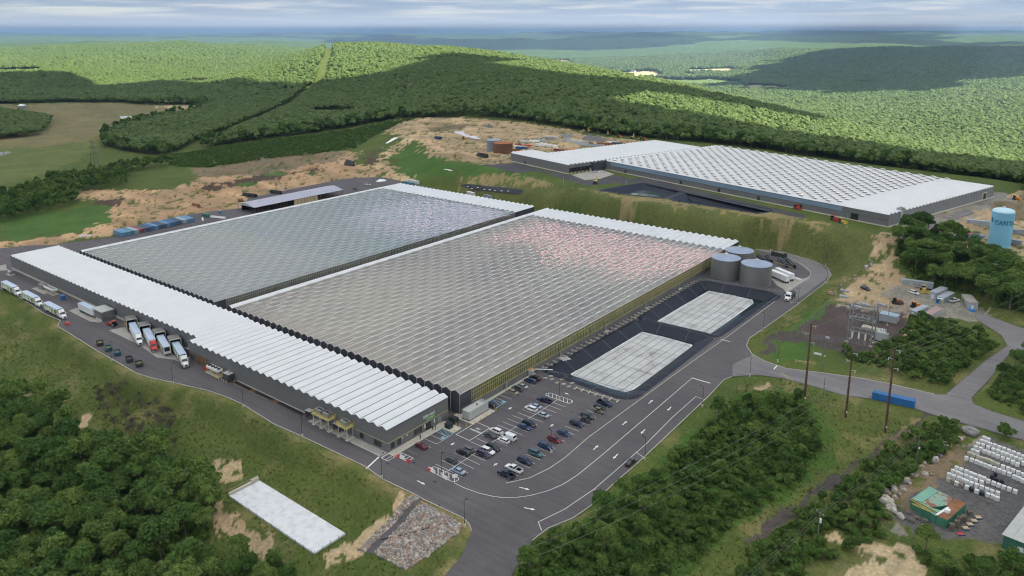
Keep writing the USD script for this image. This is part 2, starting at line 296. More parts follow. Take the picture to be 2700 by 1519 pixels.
def H(x, y):
    a, r = azr(x, y)
    return map_coordinates(GZ, [np.interp(np.atleast_1d(a), AZ, np.arange(len(AZ))), np.interp(np.atleast_1d(r), RR, np.arange(len(RR)))], order=1, mode='nearest')
_t = np.concatenate([np.geomspace(60, 3000, 900), np.geomspace(3010, 45000, 500)])
def ground(pts):
    """where the photo rays through pts meet the terrain"""
    out = []
    for d in rays(pts):
        d = d/np.linalg.norm(d); q = CAM+d*_t[:, None]
        h = q[:, 2]-H(q[:, 0], q[:, 1]); k = np.argmax(h < 0)
        if k == 0: k = len(_t)-1
        a, b = _t[k-1], _t[k]
        for _ in range(25):
            m = (a+b)/2; p = CAM+d*m
            if p[2] > H(p[0], p[1])[0]: a = m
            else: b = m
        out.append(CAM+d*(a+b)/2)
    return np.array(out)
def gpoly(pts): return poly([tuple(p[:2]) for p in ground(pts)])
def g1(u, v): return ground([(u, v)])[0]
# ------------------------------------------------------------------ ground cover
C = dict(grass=(.088,.118,.032), lush=(.070,.132,.032), dry=(.24,.20,.10), olive=(.108,.125,.042), dirt=(.40,.30,.19), red=(.40,.27,.165), tan=(.45,.345,.215), pale=(.47,.37,.235), soil=(.085,.062,.048), brown=(.20,.155,.105),
         floor=(.035,.05,.016), meadow=(.19,.17,.085), meadowg=(.125,.15,.05), gravel=(.26,.235,.205), yard=(.125,.12,.125), pad=(.085,.068,.066), lane=(.085,.075,.07), far=(.055,.095,.022), field=(.42,.36,.22), fieldg=(.13,.19,.055), scrub=(.062,.118,.025))
COL = np.empty(GX.shape+(3,)); COL[:] = C['grass']
COL[RG > 2500] = C['far']
PAINT = [
 ('scrub', Dv((1330,1449),(1390,1340),(1480,1300),(1620,1190),(1760,1080),(1860,1000),(1960,975),(2060,1010),(2100,1080),(2080,1180),(1980,1250),(1850,1340),(1700,1449),(1650,1700),(1200,1700))),
 ('meadow', Dv((-300,520),(-300,262),(50,263),(170,258),(330,262),(515,265),(505,280),(420,295),(340,318),(255,345),(240,372),(205,402),(100,440),(0,466))),
 ('meadowg', Dv((-300,520),(-300,380),(0,372),(120,368),(240,350),(250,360),(205,402),(100,440),(0,466))),
 ('pale', Dv((392,266),(515,264),(505,277),(405,272))),
 ('scrub', Dv((430,420),(420,395),(560,370),(700,350),(900,325),(1000,300),(1042,303),(960,332),(900,372),(700,397),(520,423))),
 ('lush', Dv((0,548),(280,512),(292,545),(230,577),(0,610))),
 ('red', Dv((165,482),(300,477),(420,480),(520,442),(700,397),(880,376),(902,386),(872,418),(950,415),(1000,440),(990,457),(870,468),(620,523),(480,548),(310,588),(130,615),(0,634),(-60,640),(-60,612),(0,610),(130,598),(230,577),(290,547),(280,515),(200,497))),
 ('brown', Dv((480,425),(640,392),(760,386),(860,380),(860,402),(700,432),(600,442),(500,447))),
 ('soil', Dv((520,466),(640,442),(800,424),(830,421),(700,447),(600,472))), ('soil', Dv((245,502),(300,500),(290,520),(250,515))), ('soil', Dv((560,470),(560,480),(500,480),(520,465))),
 ('lush', Dv((596,462),(650,457),(640,466),(600,470))), ('lush', Dv((670,436),(722,432),(715,440),(680,443))),
 ('dirt', Dv((975,332),(1000,302),(1100,296),(1300,307),(1420,326),(1500,345),(1620,354),(1740,364),(1290,388),(1283,408),(1232,415),(1100,400),(1042,384),(1052,360),(1000,346))),
 ('brown', Dv((1060,330),(1120,312),(1180,316),(1120,336))),
 ('tan', Dv((940,420),(958,398),(985,368),(1022,343),(1062,332),(1180,322),(1180,330),(1075,342),(1035,356),(1003,376),(975,402),(1000,425),(1042,452),(1010,460),(985,440))),
 ('soil', Dv((920,400),(938,382),(955,378),(950,400),(930,418),(905,415))),
 ('lush', Dv((985,390),(1050,352),(1084,397),(1150,410),(1230,416),(1300,432),(1420,464),(1400,472),(1200,440),(1100,445),(1040,455),(1003,420))),
 ('grass', Dv((985,350),(1000,345),(975,375),(945,400),(950,380))),
 ('olive', Dv((1130,445),(1250,440),(1420,468),(1500,474),(1720,500),(1960,540),(2200,590),(2195,640),(2130,705),(2085,690),(1960,645),(1850,612),(1380,528),(1320,513),(1150,485))),
 ('dry', Dv((1170,445),(1260,440),(1400,462),(1390,470),(1250,465),(1160,470))), ('dry', Dv((1430,472),(1560,488),(1960,540),(2030,550),(1960,556),(1720,522),(1620,505),(1600,540),(1580,535),(1570,500))), ('dry', Dv((1930,548),(2060,556),(2100,575),(1960,582))),
 ('soil', Dv((1225,465),(1238,463),(1205,490),(1160,495),(1180,480))),
 ('dirt', Dv((2205,585),(2240,586),(2246,640),(2272,700),(2330,740),(2430,765),(2462,790),(2430,808),(2300,800),(2180,776),(2085,757),(2122,720),(2168,692),(2192,640))),
 ('gravel', Dv((2215,730),(2280,725),(2330,740),(2430,760),(2480,790),(2560,830),(2520,835),(2440,800),(2420,812),(2330,800),(2260,765))),
 ('dirt', Dv((2262,562),(2520,492),(2700,480),(2700,660),(2576,650),(2420,615),(2330,585))), ('brown', Dv((2450,520),(2576,495),(2700,490),(2700,560),(2576,560),(2540,548))),
 ('gravel', Dv((2240,585),(2500,482),(2560,490),(2480,530),(2330,580),(2260,600))), ('gravel', Dv((2500,655),(2700,665),(2700,690),(2500,672))),
 ('pad', Y4((545,720),(770,525),(1060,540),(1320,598),(1250,755),(1080,845),(900,810),(600,770))),
 ('gravel', Y4((770,525),(1060,530),(1330,560),(1320,610),(1000,560))),
 ('lush', Y4((400,740),(735,512),(770,518),(530,742))), ('lush', Y4((300,915),(400,790),(530,786),(600,800),(610,900),(400,935))),
 ('lane', Y4((240,880),(390,728),(545,735),(900,805),(1080,845),(1060,885),(900,872),(650,832),(590,797),(400,790),(300,900))),
 ('dirt', Y4((180,1140),(320,1060),(350,1075),(260,1165),(215,1165))), ('tan', Y4((1260,745),(1310,680),(1370,690),(1340,740),(1280,770))),
 ('lane', Y5((1180,235),(1330,175),(1410,110),(1490,140),(1250,255),(1100,365),(950,475),(800,575),(650,725),(400,895),(250,1005),(100,1095),(-120,1190),(-120,1120),(200,940),(370,830),(560,690),(760,540),(980,350))),
 ('dry', Y5((1160,160),(1200,130),(1330,170),(1200,220))), ('brown', Y5((1000,350),(1200,230),(1230,260),(1080,370),(980,420))),
 ('yard', Y5((1680,480),(1830,305),(2163,430),(2500,500),(2500,1250),(2163,1200),(2000,1150),(1700,1185),(1480,1115),(1230,1095),(1080,1000),(1100,900),(1250,800),(1450,680),(1520,620))),
 ('brown', Y5((1230,640),(1400,480),(1650,380),(1700,430),(1520,625),(1450,685),(1250,805),(1200,885),(1050,920),(1000,820),(1120,760))),
 ('gravel', Y5((1760,320),(1830,300),(1900,330),(1740,420))),
 ('pale', Y5((850,1200),(1000,1180),(1230,1260),(1300,1350),(1500,1520),(560,1520),(760,1380),(830,1270))), ('pale', Y5((495,1145),(560,1100),(640,1095),(712,1130),(680,1168),(560,1178))), ('gravel', Y5((1000,1050),(1100,1020),(1130,1090),(1040,1110))),
 ('tan', Dv((505,1185),(540,1165),(600,1165),(612,1182),(600,1207),(560,1217),(520,1205))), ('tan', Dv((215,1032),(240,1035),(225,1065),(282,1090),(275,1114),(215,1100),(187,1077))),
 ('dirt', Dv((530,1272),(560,1265),(640,1340),(702,1370),(690,1397),(620,1390),(560,1332))), ('tan', Dv((1000,1232),(1042,1246),(920,1388),(880,1402),(800,1422),(860,1362),(960,1302))),
 ('gravel', Dv((455,1172),(485,1165),(485,1185),(460,1190))),
 ('brown', Dv((60,980),(150,1000),(130,1010),(70,1000))),
 # far valleys: fields, quarry, clearings
 ('field', Z2((0,560),(60,525),(350,515),(480,540),(330,560),(120,560))), ('fieldg', Z2((0,600),(250,598),(480,625),(430,640),(60,650),(0,640))), ('field', Z2((400,655),(560,640),(830,662),(800,690),(520,690))), ('field', Z2((0,565),(90,565),(80,590),(0,590))),
 ('fieldg', Z2((830,570),(1090,585),(1080,600),(850,585))), ('pale', Z2((1240,492),(1330,484),(1345,490),(1250,500))), ('field', Z2((900,770),(1045,770),(1040,778),(910,780))), ('fieldg', Z2((1280,628),(1450,620),(1450,645),(1290,640))),
 ('field', Z1((2020,550),(2250,540),(2420,560),(2440,590),(2150,590))), ('fieldg', Z1((2150,600),(2576,605),(2576,650),(2200,640))), ('pale', Z1((1500,455),(1640,452),(1760,478),(1750,488),(1530,468))),
 ('pad', Z0((-100,530),(120,520),(320,532),(300,552),(0,560),(-100,560))), ('field', Z0((1240,620),(1500,610),(1650,630),(1400,640))),
 ('brown', Dv((770,282),(850,276),(893,281),(890,292),(790,294))),
]
CURBLINE = LineString(flat(CURB))
d_curb = shapely.distance(CURBLINE, shapely.points(GX, GY).ravel()).reshape(GX.shape) if False else None
_m = RG < 420
_d = shapely.distance(CURBLINE, shapely.points(GX[_m], GY[_m])); _w = np.exp(-(_d/3.0)**2)*np.clip(meshkit.fbm(P3[_m]/7, 3, 21)*2-.6, 0, 1)
COL[_m] = COL[_m]*(1-_w[:, None])+np.array(C['dry'])*_w[:, None]
# broad patches of dry, olive and lush growth on the open grass
_n = meshkit.fbm(P3[_m]/22, 4, 31); _n2 = meshkit.fbm(P3[_m]/9, 3, 33)
_a = np.clip((_n-.5)*5, 0, 1)[:, None]; _b = np.clip((_n2-.56)*6, 0, 1)[:, None]
COL[_m] = COL[_m]*(1-.55*_a)+np.array(C['olive'])*.55*_a; COL[_m] = COL[_m]*(1-.5*_b)+np.array(C['dry'])*.5*_b
POLYS = {}
jit = np.stack([meshkit.fbm(P3/6, 4, 41)-.5, meshkit.fbm(P3/6, 4, 42)-.5], -1)*1.7
for name, pts in PAINT:
    pg = gpoly(pts)
    if pg.is_empty: continue
    POLYS.setdefault(name, []).append(pg)
    x0, y0, x1, y1 = pg.bounds
    m = (GX > x0-10) & (GX < x1+10) & (GY > y0-10) & (GY < y1+10)
    w = np.clip(RG[m]/300, .3, 3)*3.0
    ins = shapely.contains_xy(pg, GX[m]+jit[m][:, 0]*w*2.2, GY[m]+jit[m][:, 1]*w*2.2)
    a = np.zeros(m.sum()); a[ins] = 1
    v = .82+.36*meshkit.fbm(P3[m]/11, 4, 51)
    if name in ('tan', 'dirt', 'pale', 'brown', 'dry', 'red'): a *= meshkit.fbm(P3[m]/3.5, 3, 52) < .66
    COL[m] = np.where(a[:, None] > 0, np.array(C[name])*v[:, None], COL[m])
    if name in ('dirt', 'red', 'tan', 'pale') and 250 < pg.area < 90000:      # heaps and ruts of worked earth
        GZ[m] += a*((meshkit.fbm(P3[m]/16, 3, 61)-.42).clip(0)*7.0+(meshkit.fbm(P3[m]/4, 2, 62)-.5)*.5)*np.clip(shapely.distance(pg.boundary, shapely.points(GX[m], GY[m]))/8, 0, 1)
        st = (meshkit.fbm(P3[m]*[.03, .09, 1], 3, 63)-.5)[:, None]
        COL[m] *= np.where(a[:, None] > 0, 1+st*.9, 1)
    if name in ('soil', 'pale', 'gravel') and pg.area > 60:
        COL[m] *= np.where(a > 0, .75+.5*meshkit.fbm(P3[m]/3, 3, 64), 1)[:, None]
# asphalt keeps the earth below it level; ponds are dug
blend(GZ, asphalt, -0.15, .6, 4)
PA = poly(flat(Y3((395,1085),(1075,712),(1150,708),(1580,806),(1640,838),(1560,900),(1090,1262),(1040,1285),(960,1280)), 0))
PB = poly(flat(Y3((1095,690),(1545,412),(1620,408),(2120,500),(2150,520),(1680,826),(1600,800),(1160,698)), 0))
wbp = lambda pts: poly([tuple(at(u, v, 17)[:2]) for u, v in pts])
PC = wbp([(1575,502),(1677,485),(1699,482),(1800,504),(1755,523),(1650,512)])
PD = wbp([(1810,506),(2030,552),(2034,558),(1999,563),(1778,529),(1765,525)])
for pg, lv in ((PA, -7), (PB, -7), (PC, 8), (PD, 8)):
    ins = pg.buffer(-1.0)
    m = shapely.contains_xy(ins, GX, GY); GZ[m] = lv
asphalt_cut = asphalt.difference(unary_union([PA, PB]))
# the wide ground mesh
na, nr = GX.shape
idx = np.arange(na*nr).reshape(na, nr)
q = np.stack([idx[:-1, :-1], idx[1:, :-1], idx[1:, 1:], idx[:-1, 1:]], -1).reshape(-1, 4)
ground_v = np.stack([GX, GY, GZ], -1).reshape(-1, 3)
MATL = usdkit.material(stage, '/World/Looks/ground', {
    'g': ('geometry', {}), 'c': ('attribute', {'attribute': 'cover'}),
    'n1': ('noise_texture', {'scale': .9, 'detail': 5.0, 'roughness': .7}), 'r1': ('rgb_ramp', {'ramp': [(.25, (.55, .58, .55)), (.5, (1, 1, 1)), (.75, (1.5, 1.42, 1.35))]}),
    'n2': ('noise_texture', {'scale': .035, 'detail': 4.0, 'roughness': .6}), 'r2': ('rgb_ramp', {'ramp': [(.3, (.8, .86, .84)), (.7, (1.2, 1.12, 1.05))]}),
    'm1': ('mix_color', {'blend_type': 'multiply', 'fac': 1.0, 'use_clamp': False}), 'm2': ('mix_color', {'blend_type': 'multiply', 'fac': 1.0, 'use_clamp': False}),
    'v': ('voronoi_texture', {'scale': .09, 'feature': 'f1'}), 'bl': ('bump', {'strength': 1.0, 'distance': 7.0, 'invert': True}), 'dist': ('math', {'math_type': 'length'} if 0 else {'math_type': 'add'}),
    'vm': ('vector_math', {'math_type': 'distance', 'vector2': tuple(CAM)}), 'far': ('map_range', {'from_min': 2400.0, 'from_max': 3600.0, 'to_min': 0.0, 'to_max': 1.0, 'clamp': True}),
    'nb': ('noise_texture', {'scale': 1.6, 'detail': 4.0}), 'bn': ('bump', {'strength': .5, 'distance': .25}), 'p': ('principled_bsdf', {'roughness': .95, 'specular_ior_level': .1})},
    [('g.position', 'n1.vector'), ('n1.fac', 'r1.fac'), ('g.position', 'n2.vector'), ('n2.fac', 'r2.fac'), ('c.color', 'm1.a'), ('r1.color', 'm1.b'), ('m1.result', 'm2.a'), ('r2.color', 'm2.b'), ('m2.result', 'p.base_color'),
     ('g.position', 'nb.vector'), ('nb.fac', 'bn.height'), ('bn.normal', 'p.normal')], surface='p.BSDF')
MAT['ground'] = MATL
gp = usdkit.mesh(stage, '/World/ground', (ground_v, q), MATL, smooth=True)
UsdGeom.PrimvarsAPI(gp).CreatePrimvar('cover', Sdf.ValueTypeNames.Color3fArray, 'vertex').Set(Vt.Vec3fArray.FromNumpy(COL.reshape(-1, 3).astype(np.float32)))
tag(gp, kind='structure')

# ------------------------------------------------------------------ asphalt, pavements, markings
def road_mat(name, a, b, c):
    MAT[name] = usdkit.material(stage, '/World/Looks/'+name, {'g': ('geometry', {}), 'n1': ('noise_texture', {'scale': .045, 'detail': 6.0, 'roughness': .65}), 'r1': ('rgb_ramp', {'ramp': [(.3, a), (.5, b), (.72, c)]}),
        'n2': ('noise_texture', {'scale': 2.5, 'detail': 3.0}), 'r2': ('rgb_ramp', {'ramp': [(.3, (.86, .86, .86)), (.7, (1.12, 1.12, 1.12))]}), 'm': ('mix_color', {'blend_type': 'multiply', 'fac': 1.0, 'use_clamp': False}),
        'mp': ('mapping', {'scale': (.02, .6, 1.0)}), 'n3': ('noise_texture', {'scale': 1.0, 'detail': 3.0}), 'r3': ('rgb_ramp', {'ramp': [(.35, (.9, .9, .9)), (.6, (1.06, 1.06, 1.06))]}), 'm3': ('mix_color', {'blend_type': 'multiply', 'fac': 1.0, 'use_clamp': False}),
        'b': ('bump', {'strength': .3, 'distance': .03}), 'p': ('principled_bsdf', {'roughness': .88, 'specular_ior_level': .3})},
        [('g.position', 'n1.vector'), ('n1.fac', 'r1.fac'), ('g.position', 'n2.vector'), ('n2.fac', 'r2.fac'), ('r1.color', 'm.a'), ('r2.color', 'm.b'), ('g.position', 'mp.vector'), ('mp.vector', 'n3.vector'), ('n3.fac', 'r3.fac'),
         ('m.result', 'm3.a'), ('r3.color', 'm3.b'), ('m3.result', 'p.base_color'), ('n2.fac', 'b.height'), ('b.normal', 'p.normal')], surface='p.BSDF')
road_mat('asphalt', (.088, .080, .086), (.105, .096, .102), (.13, .12, .122))
road_mat('old_asphalt', (.15, .142, .148), (.185, .176, .178), (.225, .215, .21))
road_mat('fresh_asphalt', (.052, .052, .057), (.068, .066, .071), (.095, .092, .094))
mat('concrete', (.52, .48, .40), .85, var=.12, scale=.8)
mat('slab', (.36, .34, .31), .9, var=.14, scale=.25)
mat('kerb', (.46, .44, .40), .85, var=.2, scale=1.2)
mat('paint_white', (.78, .78, .76), .6, var=.12, scale=1.5)
mat('paint_yellow', (.55, .42, .10), .6, var=.15, scale=1.5)
mat('paint_blue', (.18, .42, .55), .6, var=.15, scale=1.5)
mat('paint_green', (.14, .30, .20), .6, var=.2, scale=1.5)
struct('asphalt_road', MB().sheet(asphalt_cut, 0.0), 'asphalt')
# the public road on the right and the loop by the tanks are older and greyer
old = [poly(flat([(1929,993),(1964,991),(1995,989),(2059,997),(2128,1014),(2223,1042),(2298,1052),(2412,1078),(2469,1097),(2700,1162),(2860,1205)]+ROADTOP+ROADIN[:10]+[(1983,934),(1930,960)])),
       poly(flat(Z5((820,1150),(1120,930),(1100,900),(1060,870),(950,800),(740,740),(560,720),(560,740),(760,790),(900,860),(970,920),(940,950),(800,1060),(790,1120))))]
struct('old_road', MB().sheet(old[0].buffer(-.3).intersection(asphalt_cut), .006), 'old_asphalt')
struct('loop_road', MB().sheet(old[1].intersection(asphalt_cut), .006), 'old_asphalt')
def sheet(name, pts, m, z=.012, zt=0.0):
    return struct(name, MB().sheet(poly([tuple(at(u, v, zt)[:2]) for u, v in pts]), zt+z), m)
sheet('concrete_apron', Y0((1040,620),(1180,590),(1330,620),(1700,880),(1790,960),(1660,900),(1500,880),(1330,760)), 'slab')
sheet('concrete_pad', Y0((655,432),(735,405),(870,480),(990,535),(940,545),(860,535)), 'slab')
sheet('tank_yard_slab', V3((1315,640),(1700,650),(1900,640),(2010,600),(1940,660),(1640,860),(1570,880),(1530,830),(1420,770)), 'slab')
sheet('left_slab', [(-20,762),(-20,705),(16,697),(17,708),(24,712),(0,714)], 'slab')
walk = poly([(2.0,-3.5),(9.6,-3.5),(9.6,27),(2.0,27)])
# ------------------------------------------------------------------ materials of the buildings
mat('white_roof', (.66, .67, .68), .45, var=.04, scale=.12)
mat('white_trim', (.78, .78, .77), .5, var=.05)
mat('dark_panel', (.15, .15, .15), .55, var=.07, scale=.2)
mat('navy_panel', (.055, .057, .07), .5, var=.15, scale=.3)
mat('grey_panel', (.21, .215, .225), .55, var=.1, scale=.25)
mat('dark_seam', (.05, .05, .055), .6)
mat('cream_frame', (.46, .42, .20), .5, var=.15, scale=.4)
mat('grey_frame', (.42, .43, .41), .5, var=.1)
mat('gutter', (.66, .65, .61), .45, metal=.3, var=.08)
mat('black', (.012, .012, .014), .6)
mat('black_gloss', (.012, .013, .016), .12)
mat('galvanised', (.36, .37, .38), .42, metal=.65, var=.12, scale=.8)
mat('steel', (.50, .52, .54), .35, metal=.8, var=.08)
mat('yellow', (.62, .46, .06), .45, var=.1)
mat('crop', (.10, .15, .045), .9, var=.5, scale=1.2)
mat('plastic_white', (.78, .78, .76), .5, var=.05)
mat('white_paint', (.80, .80, .80), .3, var=.04)
mat('red_paint', (.55, .035, .03), .35, var=.08)
mat('blue_paint', (.03, .12, .30), .4, var=.12)
mat('orange_paint', (.65, .25, .03), .4, var=.1)
mat('green_paint', (.02, .05, .035), .5, var=.15)
mat('rust', (.24, .10, .045), .85, var=.35, scale=.7, bump=.02)
mat('wood', (.20, .12, .07), .85, var=.25, scale=1.0)
def glassmat(name, base, clear, rough=.12, trans=.25, fr=1.45):
    MAT[name] = usdkit.material(stage, '/World/Looks/'+name, {'tr': ('transparent_bsdf', {}), 'd': ('principled_bsdf', {'base_color': base, 'roughness': rough}), 'tl': ('translucent_bsdf', {'color': base}),
        'm1': ('mix_closure', {'fac': trans}), 'm2': ('mix_closure', {'fac': 1-clear}), 'f': ('fresnel', {'IOR': fr}), 'gl': ('glossy_bsdf', {'roughness': rough, 'color': (.95, .95, .95)}), 'm3': ('mix_closure', {})},
        [('d.BSDF', 'm1.closure1'), ('tl.BSDF', 'm1.closure2'), ('tr.BSDF', 'm2.closure1'), ('m1.closure', 'm2.closure2'), ('f.fac', 'm3.fac'), ('m2.closure', 'm3.closure1'), ('gl.BSDF', 'm3.closure2')], surface='m3.closure')
glassmat('roof_glass', (.50, .46, .39), .62, .25)
glassmat('cool_glass', (.36, .455, .49), .60, .25)
glassmat('vent_glass', (.60, .60, .58), .45, .12)
glassmat('open_vent_glass', (.82, .82, .79), .10, .15, .12)
glassmat('wall_glass', (.30, .30, .20), .55, .08)
glassmat('blue_glass', (.30, .42, .56), .12, .15, .2)
glassmat('window', (.02, .025, .03), .25, .03, .1)
def screen(name, stops, sc):
    MAT[name] = usdkit.material(stage, '/World/Looks/'+name, {'g': ('geometry', {}), 'mp': ('mapping', {'scale': sc}), 'n': ('noise_texture', {'scale': 1.0, 'detail': 2.5, 'roughness': .5}), 'r': ('rgb_ramp', {'ramp': stops}),
        'w': ('wave_texture', {'scale': 1.25, 'bands_direction': 'y'}), 'wr': ('rgb_ramp', {'ramp': [(.2, (.72, .72, .72)), (.8, (1.1, 1.1, 1.1))]}), 'm': ('mix_color', {'blend_type': 'multiply', 'fac': 1.0, 'use_clamp': False}), 'p': ('principled_bsdf', {'roughness': .8})},
        [('g.position', 'mp.vector'), ('mp.vector', 'n.vector'), ('n.fac', 'r.fac'), ('g.position', 'w.vector'), ('w.fac', 'wr.fac'), ('r.color', 'm.a'), ('wr.color', 'm.b'), ('m.result', 'p.base_color')], surface='p.BSDF')
screen('screen_tan', [(.34, (.24, .175, .185)), (.46, (.36, .295, .245)), (.6, (.50, .46, .35))], (.022, .013, 1))
screen('screen_teal', [(.26, (.32, .30, .37)), (.44, (.17, .29, .35)), (.6, (.21, .35, .36))], (.016, .010, 1))
screen('screen_grey', [(.4, (.38, .36, .38)), (.6, (.40, .38, .32))], (.02, .02, 1))
MAT['grow_light'] = usdkit.material(stage, '/World/Looks/grow_light', {'e': ('emission', {'color': (1.0, .46, .50), 'strength': 1.1})}, [], surface='e.emission')
MAT['grow_light_lilac'] = usdkit.material(stage, '/World/Looks/grow_light_lilac', {'e': ('emission', {'color': (.88, .60, .86), 'strength': 1.3})}, [], surface='e.emission')

# ------------------------------------------------------------------ greenhouses
GUT, RIDGE, SPAN = 7.3, 8.25, 4.0
def near_first(items, pos):
    d = [np.linalg.norm(np.asarray(pos(i))-CAM) for i in items]
    return [items[i] for i in np.argsort(d, kind='stable')]
def greenhouse(label, x0, n, y0, y1, back, screens, lamps, lampmat, glass='roof_glass'):
    """n gabled glass bays side by side, ridges along y"""
    t = thing('greenhouse', label, 'greenhouse')
    x1 = x0+n*SPAN; yb = y1-back
    for k in range(n):
        a = x0+k*SPAN; c = a+SPAN/2; b = a+SPAN
        m = MB()
        if k:
            for xa, xb in ((a+.09, c), (b-.09, c)):
                s = 1 if xa < xb else -1
                v = [(xa, y0, GUT+.03), (xa, yb, GUT+.03), (xb, yb, RIDGE), (xb, y0, RIDGE)]
                m.add(v if s < 0 else v[::-1], [(0, 1, 2, 3)])
            obj('glass_bay', m, glass, t)
            w = MB(); ya = yb
        else: w = MB(); ya = y0
        for xa, xb in ((a+.05, c), (b-.05, c)):
            v = np.array([(xa, ya+.01, GUT+.03), (xa, y1, GUT+.03), (xb, y1, RIDGE), (xb, ya+.01, RIDGE)]); th = [0, 0, .06]
            w.loft([v, v+th] if xa < xb else [v[::-1], v[::-1]+th])
        obj('white_bay', w, 'white_roof', t)
        # gable ends: dark at the front, dark at the back
        for y in (y0, y1-.15):
            g = MB(); q = [(a, 0), (b, 0), (b, GUT), (c, RIDGE-.03), (a, GUT)]
            g.loft([[(px_, y, z) for px_, z in q], [(px_, y+.15, z) for px_, z in q]])
            obj('gable_panel', g, 'navy_panel', t)
    gm = MB(); bars = MB(); pipes = MB()
    for k in range(n+1):
        x = x0+k*SPAN; gm.box((x, (y0+y1)/2, GUT), (.22, y1-y0, .10)); pipes.box((x, y0-.12, GUT/2), (.12, .12, GUT))
        if k < n:
            gm.box((x+SPAN/2, (y0+yb)/2, RIDGE+.02), (.14, yb-y0, .10))
            if k:
                for y in np.arange(y0+.6, yb, 1.25):
                    for xa in (x+.1, x+SPAN-.1):
                        xb = x+SPAN/2
                        v = [(xa, y, GUT+.05), (xa, y+.13, GUT+.05), (xb, y+.13, RIDGE+.02), (xb, y, RIDGE+.02)]
                        v = v[::-1] if xa < xb else v
                        bars.add(v, [(0, 1, 2, 3)])
    obj('gutter', gm, 'gutter', t, kind='stuff'); obj('glazing_bar', bars, 'gutter', t, kind='stuff'); obj('downpipe', pipes, 'grey_frame', t, kind='stuff')
    # ventilators: framed flaps on the right slope, and flaps standing ajar along the ridge
    items = []
    for k in range(1, n):
        for j, y in enumerate(np.arange(y0+4+(k % 2)*4.3, yb-3, 8.6)):
            items.append((0, x0+k*SPAN, y)); items.append((1, x0+k*SPAN, y+4.3))
    items = near_first(items, lambda i: (i[1], i[2], 8))
    rest = {0: MB(), 1: MB()}
    sl = math.atan2(RIDGE-GUT, SPAN/2)
    for q, (kind, x, y) in enumerate(items):
        m = MB()
        c = x+SPAN/2
        if kind == 0:          # closed flap with a pale frame, on the slope that faces right
            f = lambda s, yy, h: (c+s*math.cos(sl), yy, RIDGE-s*math.sin(sl)+h)
            for ya, yb_ in ((y, y+.1), (y+1.0, y+1.08), (y+2.0, y+2.08), (y+2.9, y+3.0)):
                m.add([f(.25, ya, .12), f(1.25, ya, .14), f(1.25, yb_, .14), f(.25, yb_, .12)], [(0, 1, 2, 3)])
            for sa, sb in ((.22, .30), (1.2, 1.34)): m.add([f(sa, y, .12), f(sb, y, .14), f(sb, y+3, .14), f(sa, y+3, .12)], [(0, 1, 2, 3)])
            m.add([f(1.34, y, .14), f(1.34, y, .02), f(1.34, y+3, .02), f(1.34, y+3, .14)], [(0, 1, 2, 3)])
        else:                  # flap on the other slope, hinged at the ridge and lifted
            v = np.array([(c-.05, y, RIDGE+.10), (c-.85, y, RIDGE+.06), (c-.85, y+2.6, RIDGE+.06), (c-.05, y+2.6, RIDGE+.10)])
            m.loft([v[::-1], v[::-1]+[0, 0, .05]])
        if q < 300: obj('roof_vent' if kind == 0 else 'ridge_vent', m, 'gutter' if kind == 0 else 'open_vent_glass', t)
        else: rest[kind].merge(m)
    obj('roof_vent', rest[0], 'gutter', t, kind='stuff'); obj('ridge_vent', rest[1], 'open_vent_glass', t, kind='stuff')
    # long side wall facing right: dark plinth, mullions and panes, row of small panes on top
    x = x1
    obj('plinth', MB().box((x-.1, (y0+y1)/2, 1.1), (.2, y1-y0, 2.2)), 'dark_panel', t)
    obj('corner_panel', MB().box((x-.1, y0+3, 4.7), (.24, 6, 5.0)), 'navy_panel', t)
    obj('corner_panel', MB().box((x-.1, y1-back/2, 4.7), (.24, back, 5.0)), 'navy_panel', t)
    obj('side_pane', MB().box((x-.12, (y0+6+yb)/2, 4.72), (.04, yb-y0-6, 5.0)), 'wall_glass', t)
    r = MB()
    for z, h in ((2.3, .16), (5.9, .12), (7.15, .14), (4.6, .06)): r.box((x, (y0+6+yb)/2, z), (.16, yb-y0-6, h))
    obj('side_rail', r, 'cream_frame' if x > -100 else 'grey_frame', t)
    step = (yb-y0-6)/190
    for y in np.arange(y0+6, yb+.01, step):
        obj('mullion', MB().box((x+.02, y, 4.7), (.18, .17, 4.9)), 'cream_frame' if x > -100 else 'grey_frame', t)
    # inside
    obj('crop_floor', MB().box(((x0+x1)/2, (y0+y1)/2, .5), (x1-x0-.8, y1-y0-1, 1.0)), 'crop', t)
    for (xa, xb, ya, yb2), m in screens: obj('shade_screen', MB().box(((xa+xb)/2, (ya+yb2)/2, 6.3), (xb-xa, yb2-ya, .04)), m, t)
    lm = MB()
    for k in range(n):
        for y in np.arange(y0+3, yb, .9):
            xx = x0+(k+rng.random())*SPAN; p = lamps(xx, y)
            if rng.random() < p: lm.box((xx, y+rng.uniform(-.4, .4), 6.45+.5*rng.random()), (1.0, .24, .06))
    if lm.n: obj('grow_lamp', lm, lampmat, t, kind='stuff')
    return t
G1 = (-276.0, -144.0, 30.6, 272.0); G2 = (-134.4, 1.6, 31.0, 271.6)
_sm = lambda t: np.clip(t, 0, 1)**2*(3-2*np.clip(t, 0, 1))
def lamps2(x, y):    # far third, fading towards the camera
    e = y-186-7*math.sin((x+134)/19.0)-6*math.sin(x/7.3+1)
    return float(_sm((e+22)/44))*float(_sm((250-y)/12))*float(_sm((x+130)/26))*.95
def lamps1(x, y):
    return float(_sm((y-148-8*math.sin(x/23))/60))*float(_sm((x+245)/40))*float(_sm((262-y)/16))*.8
greenhouse('vast greenhouse with tan glass roof beside the covered ponds and car park', G2[0], 34, G2[2], G2[3], 22,
           [((-133.6, 1.0, 32, 248), 'screen_tan')], lamps2, 'grow_light')
